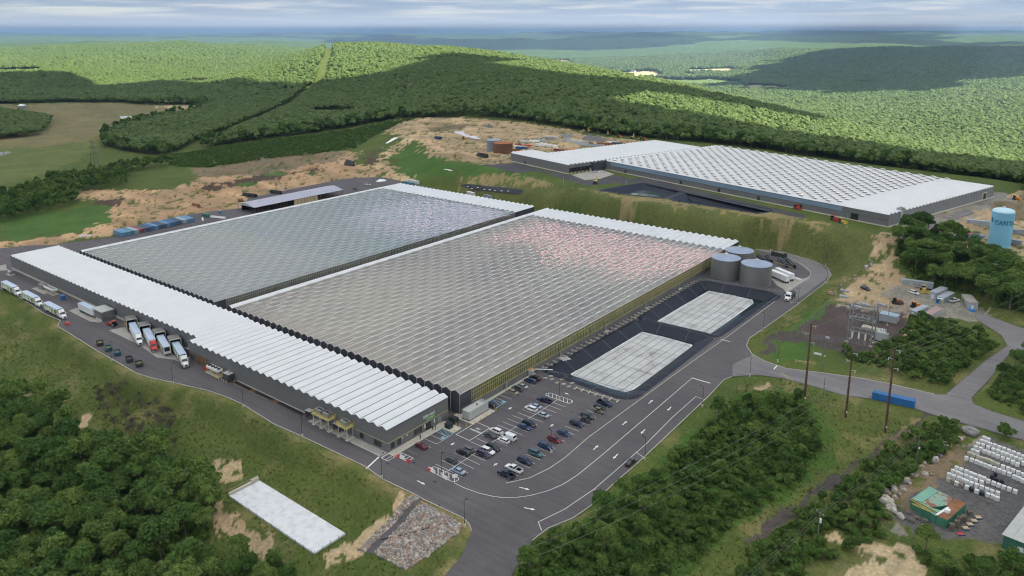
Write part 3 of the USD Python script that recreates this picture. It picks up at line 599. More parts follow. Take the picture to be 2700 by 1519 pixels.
greenhouse('vast greenhouse with blue-grey glass roof, left of the tan one', G1[0], 33, G1[2], G1[3], 22,
           [((-275.2, -144.6, 110, 248), 'screen_teal'), ((-275.2, -205, 31.4, 109.9), 'screen_grey'), ((-204.9, -144.6, 31.4, 109.9), 'screen_grey')], lamps1, 'grow_light_lilac', 'cool_glass')

# ------------------------------------------------------------------ packing hall along the front of the greenhouses
ph = thing('packing_hall', 'long dark grey packing hall with white zigzag roof in front of both greenhouses', 'hall')
def zig_bays(t, x0, n, y0, y1, gut, ridge, wall='dark_panel', roof='white_roof', over=.25, z0=0.0, front=True, back=True, step=SPAN):
    for k in range(n):
        a = x0+k*step; b = a+step; c = a+step/2
        m = MB()
        for xa, xb in ((a+.17, c), (b-.17, c)):
            v = np.array([(xa, y0-over, gut+.02), (xa, y1+over, gut+.02), (xb, y1+over, ridge), (xb, y0-over, ridge)]); m.loft([v, v+[0, 0, .10]] if xa < xb else [v[::-1], v[::-1]+[0, 0, .10]])
        obj('roof_bay', m, roof, t)
        for on, y in ((front, y0), (back, y1-.2)):
            if not on: continue
            q = [(a+.012, z0), (b-.012, z0), (b-.012, gut-.01), (c, ridge-.03), (a+.012, gut-.01)]
            obj('wall_panel', MB().loft([[(u, y, z) for u, z in q], [(u, y+.2, z) for u, z in q]]), wall, t)
    g = MB()
    for k in range(n+1): g.box((x0+k*step, (y0+y1)/2, gut-.03), (.38, y1-y0+.44, .05))
    obj('valley_gutter', g, 'dark_seam', t, kind='stuff')
zig_bays(ph, -112, 28, 0, 27, 7.3, 8.2)
zig_bays(ph, -296, 46, 3.9, 27.6, 7.3, 8.2)
obj('end_wall', MB().box((-.1, 13.5, 3.64), (.2, 26.56, 7.28)), 'dark_panel', ph)
obj('end_wall', MB().box((-295.9, 15.75, 3.64), (.2, 23.2, 7.28)), 'dark_panel', ph)
obj('end_wall', MB().box((-112.1, 1.9, 3.64), (.2, 3.7, 7.28)), 'dark_panel', ph)
obj('base_band', MB().box((-204, 3.8, .5), (184, .25, 1.0)), 'concrete', ph)
obj('belt_line', MB().box((.05, 13.5, 2.95), (.12, 27.1, .14)), 'cream_frame', ph)
obj('belt_line', MB().box((-17.5, -.05, 2.95), (35, .12, .14)), 'cream_frame', ph)
# doors, windows and sign of the packing hall
def window_at(parent, x, y, z, w, h, face, name='window', m='window', fm='black', bars=1):
    """a framed window on a wall; face 'x' looks along +x, 'y' along -y"""
    fr, pa = MB(), MB()
    o = .07
    def B(mb, dx, dz, sx, sz, d, e):
        if face == 'x': mb.box((x+d, y+dx, z+dz), (e, sx, sz))
        else: mb.box((x+dx, y-d, z+dz), (sx, e, sz))
    B(pa, 0, 0, w-.1, h-.1, .02, .06)
    for s in (-1, 1):
        B(fr, s*(w/2-.04), 0, .08, h, .05, .1); B(fr, 0, s*(h/2-.04), w-.16, .08, .05, .1)
    for b in range(bars): B(fr, (b+1)*w/(bars+1)-w/2, 0, .06, h-.16, .05, .08)
    p = obj(name, fr, fm, parent); obj('pane', pa, m, p); return p
# windows from the photograph, set on the two faces
for u in (365, 495, 656, 780):
    a = X1((u, 905+(u-365)*.42))[0]; g = at(*a, 1.6)
for xx, w in ((-28.6, 2.6), (-21.2, 3.0), (-11.8, 1.7), (-4.6, 3.2)): window_at(ph, xx, 0, 1.55, w, 1.7, 'y', bars=2 if w > 2 else 1)
for yy in (1.9, 4.6, 11.9, 13.8): window_at(ph, 0, yy, 1.6, 1.5, 1.8, 'x')
d = window_at(ph, 0, 17.6, 1.25, 2.2, 2.5, 'x', 'entrance_door', 'window', 'black', 1)
window_at(ph, 0, 22.6, 1.1, 1.1, 2.2, 'x', 'side_door', 'grey_panel', 'grey_frame', 0)
for yy in (5.9, 8.0, 15.9, 20.3): obj('wall_lamp', MB().box((.09, yy, 2.3 if yy < 10 else 1.9), (.18, .28, .4 if yy < 10 else 1.2)), 'white_paint', ph)
def wall_text(parent, name, text, h, m, x, y, z, slant=0.0, bold=False, sx=1.0):
    tm = meshkit.text_mesh(text, h, .06, bold=bold); v = np.array(tm.vertices)
    b = MB().add(np.column_stack([np.full(len(v), x)+v[:, 2], y+v[:, 0]*sx+v[:, 1]*.15, z+v[:, 1]+v[:, 0]*slant]), tm.faces)
    return obj(name, b, m, parent)
mat('sign_white', (.75, .76, .74), .5); mat('sign_green', (.22, .62, .20), .5)
wall_text(ph, 'sign_letters', 'little leaf', .95, 'sign_white', .03, 15.2, 4.55, .0)
wall_text(ph, 'sign_letters', 'FARMS', .75, 'sign_green', .03, 16.4, 3.45, .0, True, 1.15)

# ------------------------------------------------------------------ the white-roofed complex on the upper terrace
E1 = at(*W0((160, 575))[0], 24.0)
WTH = math.radians(-15.7)
wl = lambda x, y, z=17.0: (E1[0]+x*math.cos(WTH)-y*math.sin(WTH), E1[1]+x*math.sin(WTH)+y*math.cos(WTH), z)
wb = thing('greenhouse', 'second great greenhouse with white roof and rows of dark roof vents on the hilltop terrace', 'greenhouse', (E1[0], E1[1], 17.0), WTH)
L, DEP = 230.5, 135.0
for k in range(33):                    # bays run along x
    a = k*DEP/33; b = a+DEP/33; c = (a+b)/2; m = MB()
    for ya, yb in ((a+.04, c), (b-.04, c)):
        v = np.array([(-L, ya, 7.0), (.2, ya, 7.0), (.2, yb, 8.0), (-L, yb, 8.0)]); m.loft([v, v+[0, 0, .1]] if ya < yb else [v[::-1], v[::-1]+[0, 0, .1]])
    obj('roof_bay', m, 'white_roof', wb)
    for x in (0.0, -L):
        q = [(a+.06, 0), (b-.06, 0), (b-.06, 6.98), (c, 7.95), (a+.06, 6.98)]
        s = -.2 if x == 0 else .2
        sec = [[(x+s, u, z) for u, z in q], [(x, u, z) for u, z in q]]
        obj('wall_panel', MB().loft(sec if s > 0 else sec[::-1]) if 0 else MB().loft(sec), 'grey_panel', wb)
obj('valley_gutter', (lambda g: [g.box((-.25, k*DEP/33, 3.5), (.1, .14, 7)) for k in range(34)] and g)(MB()), 'dark_seam', wb, kind='stuff')
obj('front_wall', MB().box((-L/2, -.1, 1.95), (L, .2, 3.9)), 'dark_panel', wb); obj('front_wall', MB().box((-14, -.1, 5.45), (28, .2, 3.06)), 'dark_panel', wb); obj('front_wall', MB().box((-L+3, -.1, 5.45), (6, .2, 3.06)), 'dark_panel', wb)
obj('back_wall', MB().box((-L/2, DEP+.1, 3.45), (L, .2, 6.9)), 'dark_panel', wb)
for k in range(24):
    w = (L-34.4)/24; obj('front_pane', MB().box((-28.2-(k+.5)*w, -.06, 5.4), (w-.06, .1, 2.7)), 'blue_glass', wb)
obj('front_rail', MB().box((-L/2, -.16, 3.95), (L, .16, .12)).box((-L/2, -.16, 6.9), (L, .16, .2)), 'dark_seam', wb)
obj('base_band', MB().box((-L/2, -.5, .25), (L, .9, .5)), 'concrete', wb); obj('base_band', MB().box((.5, DEP/2, .25), (.9, DEP, .5)), 'concrete', wb)
for xx in (-208, -152, -118, -86, -55): obj('side_door', MB().box((xx, -.45, 1.5), (1.4, .5, 3.0)), 'black', wb)
obj('dock_door', MB().box((-20, -.24, 2.1), (4.6, .25, 4.2)), 'black', wb); obj('dock_door', MB().box((.15, 121, 2.1), (.25, 4.2, 4.2)), 'black', wb)
obj('dock_frame', MB().box((.2, 118.6, 2.3), (.4, .5, 4.6)).box((.2, 123.4, 2.3), (.4, .5, 4.6)).box((.2, 121, 4.8), (.4, 5.3, .5)), 'concrete', wb)
obj('pilaster', MB().box((.3, 13.5, 3.6), (.8, 2.2, 7.2)), 'grey_frame', wb); obj('roof_unit', MB().box((-1.4, 15.5, 8.2), (3.0, 4.0, 1.6)).box((-1.0, 15.2, 9.2), (1.2, 1.4, .6)), 'galvanised', wb)
mat('vent_dark', (.30, .23, .21), .7, var=.2)
items = []
for k in range(33):
    for j, x in enumerate(np.arange(-L+8+(k % 2)*4.6, -34+k*.15, 9.2)): items.append((x, (k+.5)*DEP/33))
items = near_first(items, lambda i: wl(i[0], i[1], 25))
cap_r, side_r = MB(), MB()
for q_, (x, y) in enumerate(items):
    cp_ = MB().loft([[(x-1.5, y-.75, 8.55), (x+1.5, y-.75, 8.55), (x+1.5, y+.75, 8.55), (x-1.5, y+.75, 8.55)], [(x-1.35, y-.6, 8.8), (x+1.35, y-.6, 8.8), (x+1.35, y+.6, 8.8), (x-1.35, y+.6, 8.8)]])
    sd = MB().box((x, y, 8.30), (2.6, 1.2, .5))
    if q_ < 300: p = obj('roof_vent', sd, 'vent_dark', wb); obj('vent_cap', cp_, 'white_trim', p)
    else:
        cap_r.merge(cp_); side_r.merge(sd)
p = obj('roof_vent', side_r, 'vent_dark', wb, kind='stuff'); obj('vent_cap', cap_r, 'white_trim', p)
ww = thing('packing_hall', 'dark grey packing hall with plain white roof and loading docks, left of the hilltop greenhouse', 'hall', (E1[0], E1[1], 17.0), WTH)
def zx(t, x0, x1, y0, n, step, wall='dark_panel'):
    for k in range(n):
        a = y0+k*step; b = a+step; c = a+step/2; m = MB()
        for ya, yb in ((a+.04, c), (b-.04, c)):
            v = np.array([(x0-.2, ya, 7.0), (x1+.2, ya, 7.0), (x1+.2, yb, 8.0), (x0-.2, yb, 8.0)]); m.loft([v, v+[0, 0, .1]] if ya < yb else [v[::-1], v[::-1]+[0, 0, .1]])
        obj('roof_bay', m, 'white_roof', t)
        for x in (x1-.2, x0):
            q = [(a+.02, 0), (b-.02, 0), (b-.02, 6.98), (c, 7.95), (a+.02, 6.98)]
            obj('wall_panel', MB().loft([[(x, u, z) for u, z in q], [(x+.2, u, z) for u, z in q]]), wall, t)
zx(ww, -308, -232.6, -37, 6, 4.0); zx(ww, -287, -232.6, -12.9, 32, 4.06)
obj('front_wall', MB().box((-270.3, -37.1, 3.5), (75.4, .2, 7)), 'dark_panel', ww); obj('back_wall', MB().box((-260, 117.2, 3.5), (54, .2, 7)), 'dark_panel', ww); obj('back_wall', MB().box((-297.6, -12.95, 3.5), (20.6, .1, 7)), 'dark_panel', ww)
obj('base_band', MB().box((-270, -37.6, .25), (76, .9, .5)), 'concrete', ww)
obj('side_door', MB().box((-288, -37.3, 1.5), (1.4, .3, 3)), 'black', ww)
for k in range(6):
    y = -35.2+k*4.0; d_ = obj('dock_door', MB().box((-232.5, y, 2.9), (.3, 2.5, 3.0)), 'black', ww); obj('dock_frame', MB().box((-232.1, y-1.4, 2.7), (.9, .25, 3.6)).box((-232.1, y+1.4, 2.7), (.9, .25, 3.6)).box((-232.1, y, 4.6), (.9, 3.0, .25)), 'dark_seam', d_)
    obj('dock_bumper', MB().box((-232.0, y, .7), (.9, 2.6, 1.0)), 'cream_frame', ww)
obj('side_door', MB().box((-232.5, -13.6-2.0+.8, 1.4), (.3, 1.4, 2.8)), 'white_paint', ww)
obj('end_link', MB().box((-231.6, -7, 3.4), (1.9, 13.5, 6.8)), 'navy_panel', ww)
# terrace pavements
def tsheet(name, pts, m, z=.02):
    return struct(name, MB().sheet(poly([tuple(at(u, v, 17.0)[:2]) for u, v in pts]), 17.0+z), m)
tsheet('terrace_road', W3((1110,808),(1450,750),(1560,738),(2000,860),(2576,985),(2576,1080),(2150,935),(2050,915),(1660,935),(1600,930),(1380,870)), 'fresh_asphalt', .03)
tsheet('dock_slab', W1((1320,650),(1830,560),(2060,640),(1820,720),(1560,740)), 'slab', .05)
tsheet('front_road', W1((900,600),(1310,660),(1560,745),(1820,725),(2050,655),(2330,720),(2576,700),(2900,770),(4200,1090),(5300,1330),(5290,1400),(4300,1190),(3500,1010),(2700,830),(2480,775),(2240,810),(2130,790),(1600,830),(1500,810),(1250,735),(860,620)), 'fresh_asphalt', .035)
tsheet('side_yard', Dv((2255,580),(2330,565),(2505,492),(2560,490),(2520,512),(2420,545),(2370,568),(2280,590)), 'old_asphalt', .03)
# ------------------------------------------------------------------ site fittings: kerbs, markings, walks
def strip(line, w, z, buf_cap=2):
    return LineString(line).buffer(w/2, cap_style=buf_cap, join_style=2)
def kerb(pts, name='kerb', w=.22, h=.13, m='kerb'):
    return struct(name, MB().prism(strip(pts, w, 0), -.05, h), m)
kerb(flat(CURB[1:26])); kerb(flat(CURB2[2:12])); kerb(flat(ROADIN[13:16]+ROADIN[16:])); kerb(flat(ROADIN[10:14]))
kerb(flat(Y2((970,1085),(1150,1045),(1300,972),(1420,890),(1600,733),(2029,420)))+[(44.3, 100), (45.6, 150), (46.2, 205)], w=.2, m='concrete')
kerb(flat(Z5((560,735),(700,770),(800,800),(900,850),(965,905),(960,950),(930,975))), m='concrete')
walkp = unary_union([poly([(.25, -.2), (3.05, -.2), (3.05, 20.6), (8.0, 20.6), (8.0, 24.6), (.25, 24.6)]), poly([(2.0, 28.6), (9.4, 28.6), (9.4, 40.2), (2.0, 40.2)]), poly([(1.9, 40.2), (3.1, 40.2), (3.1, 72), (1.9, 72)]), poly([(.2, 28.5), (3.2, 28.5), (3.2, 32.5), (.2, 32.5)])])
struct('footway', MB().prism(walkp, -.02, .13), 'concrete')
struct('footway', MB().prism([(-35, -2.9), (-.3, -2.9), (-.3, -.15), (-35, -.15)], -.02, .05), 'slab')
paint = {}
def line(a, b, w=.12, m='paint_white', z=.016): paint.setdefault(m, []).append((strip([a, b], w, z), z))
def pline(pts, w=.14, m='paint_white', z=.016): paint.setdefault(m, []).append((strip(pts, w, z), z))
for k in range(22): line((15.8, 4.15+2.66*k), (26.35, 3.9+2.66*k))
line((21.1, .9), (21.35, 60.2), .13, z=.020)
for k in range(19): line((33.6, 14.3+2.66*k), (38.9, 14.3+2.66*k))
for y in (50.3, 53.0, 55.65, 58.3, 61, 63.6, 66.2, 47.7, 39.9): line((3.15, y), (8.35, y))
for y in (12.6, 15.4, 18.1): line((3.2, y), (8.3, y))
line((3.2, 10.0), (8.3, 10.0)); pline([(8.3, 12.5), (8.3, 18.1)], .1)
for y in (4.6, 7.3): line((3.2, y), (8.35, y), .12, 'paint_green')
for (ya, yb) in ((15.9, 18.4),): pass
def hatch(p, step, ang, m='paint_white', w=.16):
    b = p.bounds; c = p.centroid; d = 20; out = [strip(list(p.exterior.coords), w, 0)]
    for s in np.arange(-14, 14, step):
        l = LineString([(c.x+s*math.cos(ang)-d*math.sin(ang), c.y+s*math.sin(ang)+d*math.cos(ang)), (c.x+s*math.cos(ang)+d*math.sin(ang), c.y+s*math.sin(ang)-d*math.cos(ang))]).buffer(w/2).intersection(p)
        out.append(l)
    paint.setdefault(m, []).append((unary_union(out), .018))
isl = lambda x0, x1, y, r: LineString([(x0+r, y), (x1-r, y)]).buffer(r)
hatch(isl(16.0, 26.6, 1.7, 1.35), 1.55, .75); hatch(isl(15.6, 26.3, 61.2, 1.3), 1.3, .6)
hatch(poly([(3.2, 18.2), (8.2, 15.9+1.9), (8.2, 20.2), (3.2, 20.4)]), 1.2, 1.2, 'paint_blue'); hatch(poly([(3.3, 43.4), (8.2, 43.2), (8.2, 46.0), (3.3, 46.2)]), 1.2, 1.2, 'paint_blue')
hatch(poly([(.4, -3.4), (3.4, -3.4), (3.4, -.4), (.4, -.4)]), 1.6, 0.0); hatch(poly([(3.4, .0), (8.3, .0), (8.3, 2.4), (3.4, 2.4)]), 1.5, 0.0)
for x0, y0 in ((6.7, 15.9), (6.8, 20.8), (6.9, 46.5), (7.2, 41.4)): paint.setdefault('paint_blue', []).append((poly([(x0, y0), (x0+1.3, y0), (x0+1.3, y0+1.3), (x0, y0+1.3)]), .019))
pline([(9.2, 20.6), (9.2, 30.6), (15.0, 30.4), (15.0, 20.4), (9.2, 20.6)], .18)
pline([(-13.5, -3.0), (-.5, -3.0)], .16); [line((x, -3.0), (x, -.3)) for x in np.arange(-13.5, 0, 2.2)]
pline([(-.4, -3.4), (1.5, -10.2)], .5); pline([(-79, -2.0), (-39.5, -1.7)], .12, 'paint_yellow')
c1 = [(26.5, .3), (30.5, .2), (35.3, .8), (39, 1.9), (42.1, 3.3), (44.9, 5.7), (47.2, 8.5), (49.8, 13.3), (51.4, 18.5), (52.1, 25), (52.1, 38.5), (51.6, 67), (50.8, 104.4)]
pline(c1, .16); pline([(50.7, 104.4), (57.9, 104.4)], .5)
pline([(58.6, -1.8), (55.9, .5), (58.2, 9), (59.6, 22), (59.6, 52), (58.4, 73), (58.2, 91.4)], .15); pline([(58.2, 91.4), (61.6, 91.2)], .15); pline([(59.6, 22.2), (62.6, 20.6)], .15); pline([(59.4, 46.4), (63.1, 44.9)], .15)
for a, b in ((Y3((1715, 843))[0], Y3((1790, 862))[0]), (Y3((2118, 1070))[0], Y3((2145, 1040))[0])): pline([tuple(at(*a)[:2]), tuple(at(*b)[:2])], .4)
def arrow(x, y, rz, L=3.0, w=.16):
    pts = np.array([(-L/2, -w), (L/2-1.2, -w), (L/2-1.2, -.5), (L/2, 0), (L/2-1.2, .5), (L/2-1.2, w), (-L/2, w)])
    R = np.array([[math.cos(rz), math.sin(rz)], [-math.sin(rz), math.cos(rz)]]); paint.setdefault('paint_white', []).append((poly(pts@R+[x, y]), .019))
for (u, v), rz in ((Y2((320, 1080))[0], 0), (Y2((1110, 1125))[0], .25), (Y2((1150, 1280))[0], .35), (Y2((1655, 812))[0], 1.62), (Y2((1805, 880))[0], -1.5), (Y2((1875, 625))[0], 1.6), (Y2((2015, 690))[0], -1.5), (Y2((560, 785))[0], -1.57), (Y2((1000, 512))[0], -1.57), (Y2((890, 940))[0], 1.57), (Y2((1320, 642))[0], 1.57), (Y2((1432, 400))[0], 3.1), (Y3((1190, 1315))[0], 1.6), (Y3((1330, 1368))[0], -1.5)):
    p = at(u, v); arrow(p[0], p[1], rz, 1.9 if abs(abs(rz)-1.57) < .01 or rz > 3 else 3.2)
for m, items in paint.items():
    for z in sorted({z for _, z in items}):
        g = unary_union([s for s, zz in items if zz == z]); b = MB()
        for q in getattr(g, 'geoms', [g]): b.sheet(q, z)
        struct('road_marking', b, m)
def ground_text(text, x, y, h, m='paint_white'):
    tm = meshkit.text_mesh(text, h, .004, bold=True); v = np.array(tm.vertices); struct('road_lettering', MB().add(v+[x, y, .017], tm.faces), m)
ground_text('NO', 11.6, 27.2, .75); ground_text('PARKING', 10.3, 25.7, .75)
for (u, v) in (Y2((1475, 543))[0], Y2((1078, 820))[0], V7((740, 965))[0], V7((180, 985))[0], V7((1180, 1375))[0], Y2((1797, 1083))[0], Y2((455, 1254))[0]):
    p = at(u, v); struct('drain_grate', MB().box((p[0], p[1], .012), (.8, .8, .02)), 'black')

# ------------------------------------------------------------------ lined ponds with floating covers
mat('liner', (.014, .017, .028), .5, spec=.25, var=.25, scale=.35, bump=.05, bscale=.8)
mat('liner_grey', (.22, .22, .22), .7, var=.4, scale=.25)
mat('pond_water', (.008, .025, .030), .06)
mat('murky_water', (.05, .075, .06), .08, var=.5, scale=.06)
MAT['cover'] = usdkit.material(stage, '/World/Looks/cover', {'g': ('geometry', {}), 'n': ('noise_texture', {'scale': .16, 'detail': 6.0, 'roughness': .7}), 'r': ('rgb_ramp', {'ramp': [(.25, (.13, .12, .10)), (.36, (.36, .355, .34)), (.5, (.50, .50, .49)), (.75, (.60, .60, .60))]}),
    'mp': ('mapping', {'scale': (.5, .06, 1)}), 'n2': ('noise_texture', {'scale': 1.0, 'detail': 4.0}), 'b': ('bump', {'strength': .7, 'distance': .25}), 'p': ('principled_bsdf', {'roughness': .6})},
    [('g.position', 'n.vector'), ('n.fac', 'r.fac'), ('r.color', 'p.base_color'), ('g.position', 'mp.vector'), ('mp.vector', 'n2.vector'), ('n2.fac', 'b.height'), ('b.normal', 'p.normal')], surface='p.BSDF')
def resample(ring, n):
    return np.array([ring.interpolate(t*ring.length).coords[0] for t in np.arange(n)/n])
def pond(label, pg, z, steps, cover=None, water_z=-2.6, wm='pond_water'):
    t = thing('lined_pond', label, 'pond'); n = 140
    pg = pg.buffer(-2).buffer(2); outer = resample(pg.exterior, n); rings = []
    for off, dz in steps:
        q = pg.buffer(-off) if off else pg
        if q.geom_type != 'Polygon': q = max(q.geoms, key=lambda s: s.area)
        e = q.exterior; rings.append(np.array([(*e.interpolate(e.project(Point(*p))).coords[0], z+dz) for p in outer]))
    b = MB().loft(rings, cap=False); obj('liner', b, 'liner', t, smooth=40)
    c = rings[-1].mean(0); i = np.arange(n); obj('pond_floor', MB().add(np.vstack([rings[-1], [c]]), np.stack([i, (i+1) % n, np.full(n, n)], 1)), 'liner', t)
    q = pg.buffer(-max(s[0] for s in steps)*.55); obj('water', MB().sheet(q, z+water_z), wm, t)
    rp = MB()
    for k in range(0, n, 9):
        rp = MB().path([rings[0][k]+[0, 0, .06], rings[1][k]+[0, 0, .06], rings[2][k]+[0, 0, .06], rings[min(3, len(rings)-1)][k]+[0, 0, .05]], .035, 3)
        if cover is not None: obj('liner_weld', rp, 'grey_frame', t)
    return t
STEPS = [(-1.6, .03), (-.2, .30), (1.0, .18), (6.0, -3.0), (7.0, -3.3)]
pond('near lined pond with black banks and white floating cover beside the car park', PA, 0, STEPS, True); pond('far lined pond with black banks and white floating cover below the steel tanks', PB, 0, STEPS, True)
pond('small grey lined pond half empty, left of the two below the hilltop greenhouse', PC, 17, [(-1.2, .05), (-.2, .25), (1, .1), (9, -3.6), (9.6, -3.8)], None, -3.2, 'murky_water')
pond('long dark lined pond with green water below the hilltop greenhouse', PD, 17, [(-1.2, .05), (-.2, .25), (1, .1), (9, -4.0), (9.6, -4.2)], None, -3.4, 'pond_water')
def cover_thing(label, pts):
    pg = poly([tuple(at(u, v, -2.4)[:2]) for u, v in pts]).buffer(-.8).buffer(.8)
    t = thing('floating_cover', label, 'pond cover')
    x0, y0, x1, y1 = pg.bounds; st = .8; gx_, gy_ = np.arange(x0, x1+st, st), np.arange(y0, y1+st, st)
    m = trimesh.creation.extrude_polygon(pg, .12, engine='earcut'); obj('fabric_skirt', MB().add(m.vertices+[0, 0, -2.56], m.faces), 'plastic_white', t)
    X, Y = np.meshgrid(gx_, gy_, indexing='ij'); inn = shapely.contains_xy(pg, X, Y); Pq = np.stack([X, Y, 0*X], -1)
    Zq = -2.36+.10*meshkit.fbm(Pq*[.9, .12, 1], 3, 81)+.07*meshkit.fbm(Pq*[.15, .9, 1], 2, 82)
    I = np.arange(X.size).reshape(X.shape); ok = inn[:-1, :-1] & inn[1:, :-1] & inn[1:, 1:] & inn[:-1, 1:]
    qd = np.stack([I[:-1, :-1], I[1:, :-1], I[1:, 1:], I[:-1, 1:]], -1)[ok]; obj('fabric', MB().add(np.stack([X, Y, Zq], -1).reshape(-1, 3), qd), 'cover', t, smooth=True)
    for x in np.arange(x0+2.6, x1, 3.3):
        l = LineString([(x, y0), (x+.6, y1)]).intersection(pg.buffer(-.4))
        for q in getattr(l, 'geoms', [l]):
            if q.length < 2: continue
            w = np.array(q.segmentize(6).coords); w[:, 0] += (meshkit.noise(np.column_stack([w/9, 0*w[:, 0]]), 7)-.5)*.5
            obj('seam', MB().path([(*p, -2.22) for p in w], .10, 4), 'liner_grey', t)
    for y in np.arange(y0+9, y1, 11.0):
        l = LineString([(x0, y), (x1, y-1)]).intersection(pg.buffer(-.4))
        for q in getattr(l, 'geoms', [l]):
            if q.length > 2: obj('cross_seam', MB().path([(*p, -2.22) for p in q.segmentize(6).coords], .05, 3), 'liner_grey', t)
    return t
cover_thing('white floating cover stained grey on the near pond', Y3((580,1106),(665,1060),(790,985),(900,920),(1125,786),(1290,825),(1505,884),(1500,908),(1230,1110),(1060,1222),(1000,1240),(880,1210),(640,1128)))
cover_thing('cleaner white floating cover on the far pond', Y3((1225,715),(1430,590),(1630,476),(1800,510),(1958,545),(1965,572),(1800,690),(1612,820),(1450,775)))
# fence and concrete anchor blocks along the ponds
def fence(name, label, pts, z=0.0, h=1.9, step=3.0, m='galvanised', panel=True):
    t = thing(name, label, 'fence'); L = LineString(pts); n = max(2, int(L.length/step)); P_ = [L.interpolate(k*L.length/n).coords[0] for k in range(n+1)]
    zf = (lambda x, y: float(H(x, y)[0])) if z is None else (lambda x, y: z)
    for k, p in enumerate(P_): obj('post', MB().cyl((*p, zf(*p)-.2), (*p, zf(*p)+h), .04, 5), m, t)
    r = MB()
    for hh in (h-.05, .15): r.path([(*p, zf(*p)+hh) for p in P_], .022, 3)
    obj('rail', r, m, t)
    if panel:
        w = MB()
        for a, b in zip(P_[:-1], P_[1:]):
            za, zb = zf(*a), zf(*b); w.add([(*a, za+.1), (*b, zb+.1), (*b, zb+h-.05), (*a, za+h-.05)], [(0, 1, 2, 3)])
        obj('wire_mesh', w, 'wire_mesh', t)
    return t
MAT['wire_mesh'] = usdkit.material(stage, '/World/Looks/wire_mesh', {'t': ('transparent_bsdf', {}), 'd': ('principled_bsdf', {'base_color': (.35, .36, .37), 'metallic': .5, 'roughness': .5}), 'm': ('mix_closure', {'fac': .13})}, [('t.BSDF', 'm.closure1'), ('d.BSDF', 'm.closure2')], surface='m.closure')
fence('wire_fence', 'low wire fence along the greenhouse side of the covered ponds', [(4.0, 75.6), (4.9, 142), (4.8, 214)], 0, 1.3)
fence('wire_fence', 'low wire fence between the covered pond and the car park', [(4.2, 75.4), (40.5, 79.0), (43.6, 82)], 0, 1.3)
fence('wire_fence', 'low wire fence between the far covered pond and the steel tanks', [(4.9, 213), (44.6, 219.5)], 0, 1.3)
fence('wire_fence', 'long wire fence along the road side of the covered ponds', [(43.9, 82), (44.6, 130), (45.4, 219)], 0, 1.1)
k = 0
for y in np.arange(78, 210, 3.35):
    for x in (2.0+.012*(y-78), 3.5+.012*(y-78)):
        solo('anchor_block', MB().box((0, 0, .22), (1.15, .42, .44), taper=.92), 'concrete', 'white concrete anchor block in the double row beside the covered ponds', 'concrete block', (x, y+rng.uniform(-.3, .3), 0), rng.uniform(-.2, .2), 'anchor blocks beside the ponds')
for i, (u, v) in enumerate(Y2((1310,270),(1320,295),(1270,285),(1390,295),(1360,320),(1410,330),(1475,325),(1450,350))):
    p = at(u, v); solo('anchor_block', MB().box((0, 0, .22), (1.5, .45, .44), taper=.92), 'concrete', 'white concrete anchor block between the car park and the near pond', 'concrete block', (p[0], p[1], 0), .9, 'anchor blocks by the car park')
t = thing('pipe_barrier', 'long low white pipe on short cross feet along the edge of the near pond', 'barrier')
A_, B_ = at(*Y2((1500, 365))[0]), at(*Y2((1820, 465))[0]); obj('pipe', MB().cyl(A_+[0, 0, .6], B_+[0, 0, .6], .16, 8), 'concrete', t)
for q in np.linspace(0, 1, 7): c = A_+(B_-A_)*q; obj('foot', MB().box((c[0], c[1], .3), (.35, 2.2, .45), .1), 'concrete', t)
t = thing('inlet_pipe', 'white pipe on trestles reaching from greenhouse corner over the pond bank', 'pipe')
a, b = at(*Y2((1140, 212))[0], 1.0), at(*Y2((1325, 216))[0], 1.0); obj('pipe', MB().cyl((a[0], a[1], 1.0), (b[0], b[1], 1.0), .2, 8), 'white_paint', t)
for q in (.15, .5, .85): c = a+(b-a)*q; obj('trestle', MB().cyl((c[0], c[1]-.5, 0), (c[0], c[1], 1), .06, 5).cyl((c[0], c[1]+.5, 0), (c[0], c[1], 1), .06, 5), 'galvanised', t)
t = thing('pump_housing', 'round grey pump housing on the greenhouse wall next to the white pipe', 'pump'); p = at(*Y2((1120, 245))[0])
obj('drum', MB().cyl((1.0+1.4, p[1], 0), (2.4, p[1], 2.3), 1.15, 16), 'grey_frame', t); obj('lid', MB().cyl((2.4, p[1], 2.3), (2.4, p[1], 2.7), .7, 12, .4), 'orange_paint', t)
t = thing('floating_jetty', 'short white jetty of planks beside the near pond fence', 'jetty'); p = at(*Y2((1400, 150))[0])
for k in range(4): obj('plank', MB().box((p[0]+k*.35, p[1]+k*.9, .5), (2.6, .5, .1), -.35), 'white_paint', t)
for i, y in enumerate((55.4, 89.8, 124.0, 159.6, 194.5)):
    t = thing('pipe_cabinet', 'grey wall cabinet and riser on the greenhouse side, ' + ('nearest to the generator', 'second from the generator', 'level with the near pond', 'level with the pond divide', 'nearest to the steel tanks')[i], 'cabinet')
    obj('cabinet', MB().box((2.0, y, 1.25), (.5, 1.0, 2.5)), 'galvanised', t); obj('foot_slab', MB().box((2.6, y, .1), (1.8, 1.6, .18)), 'concrete', t)

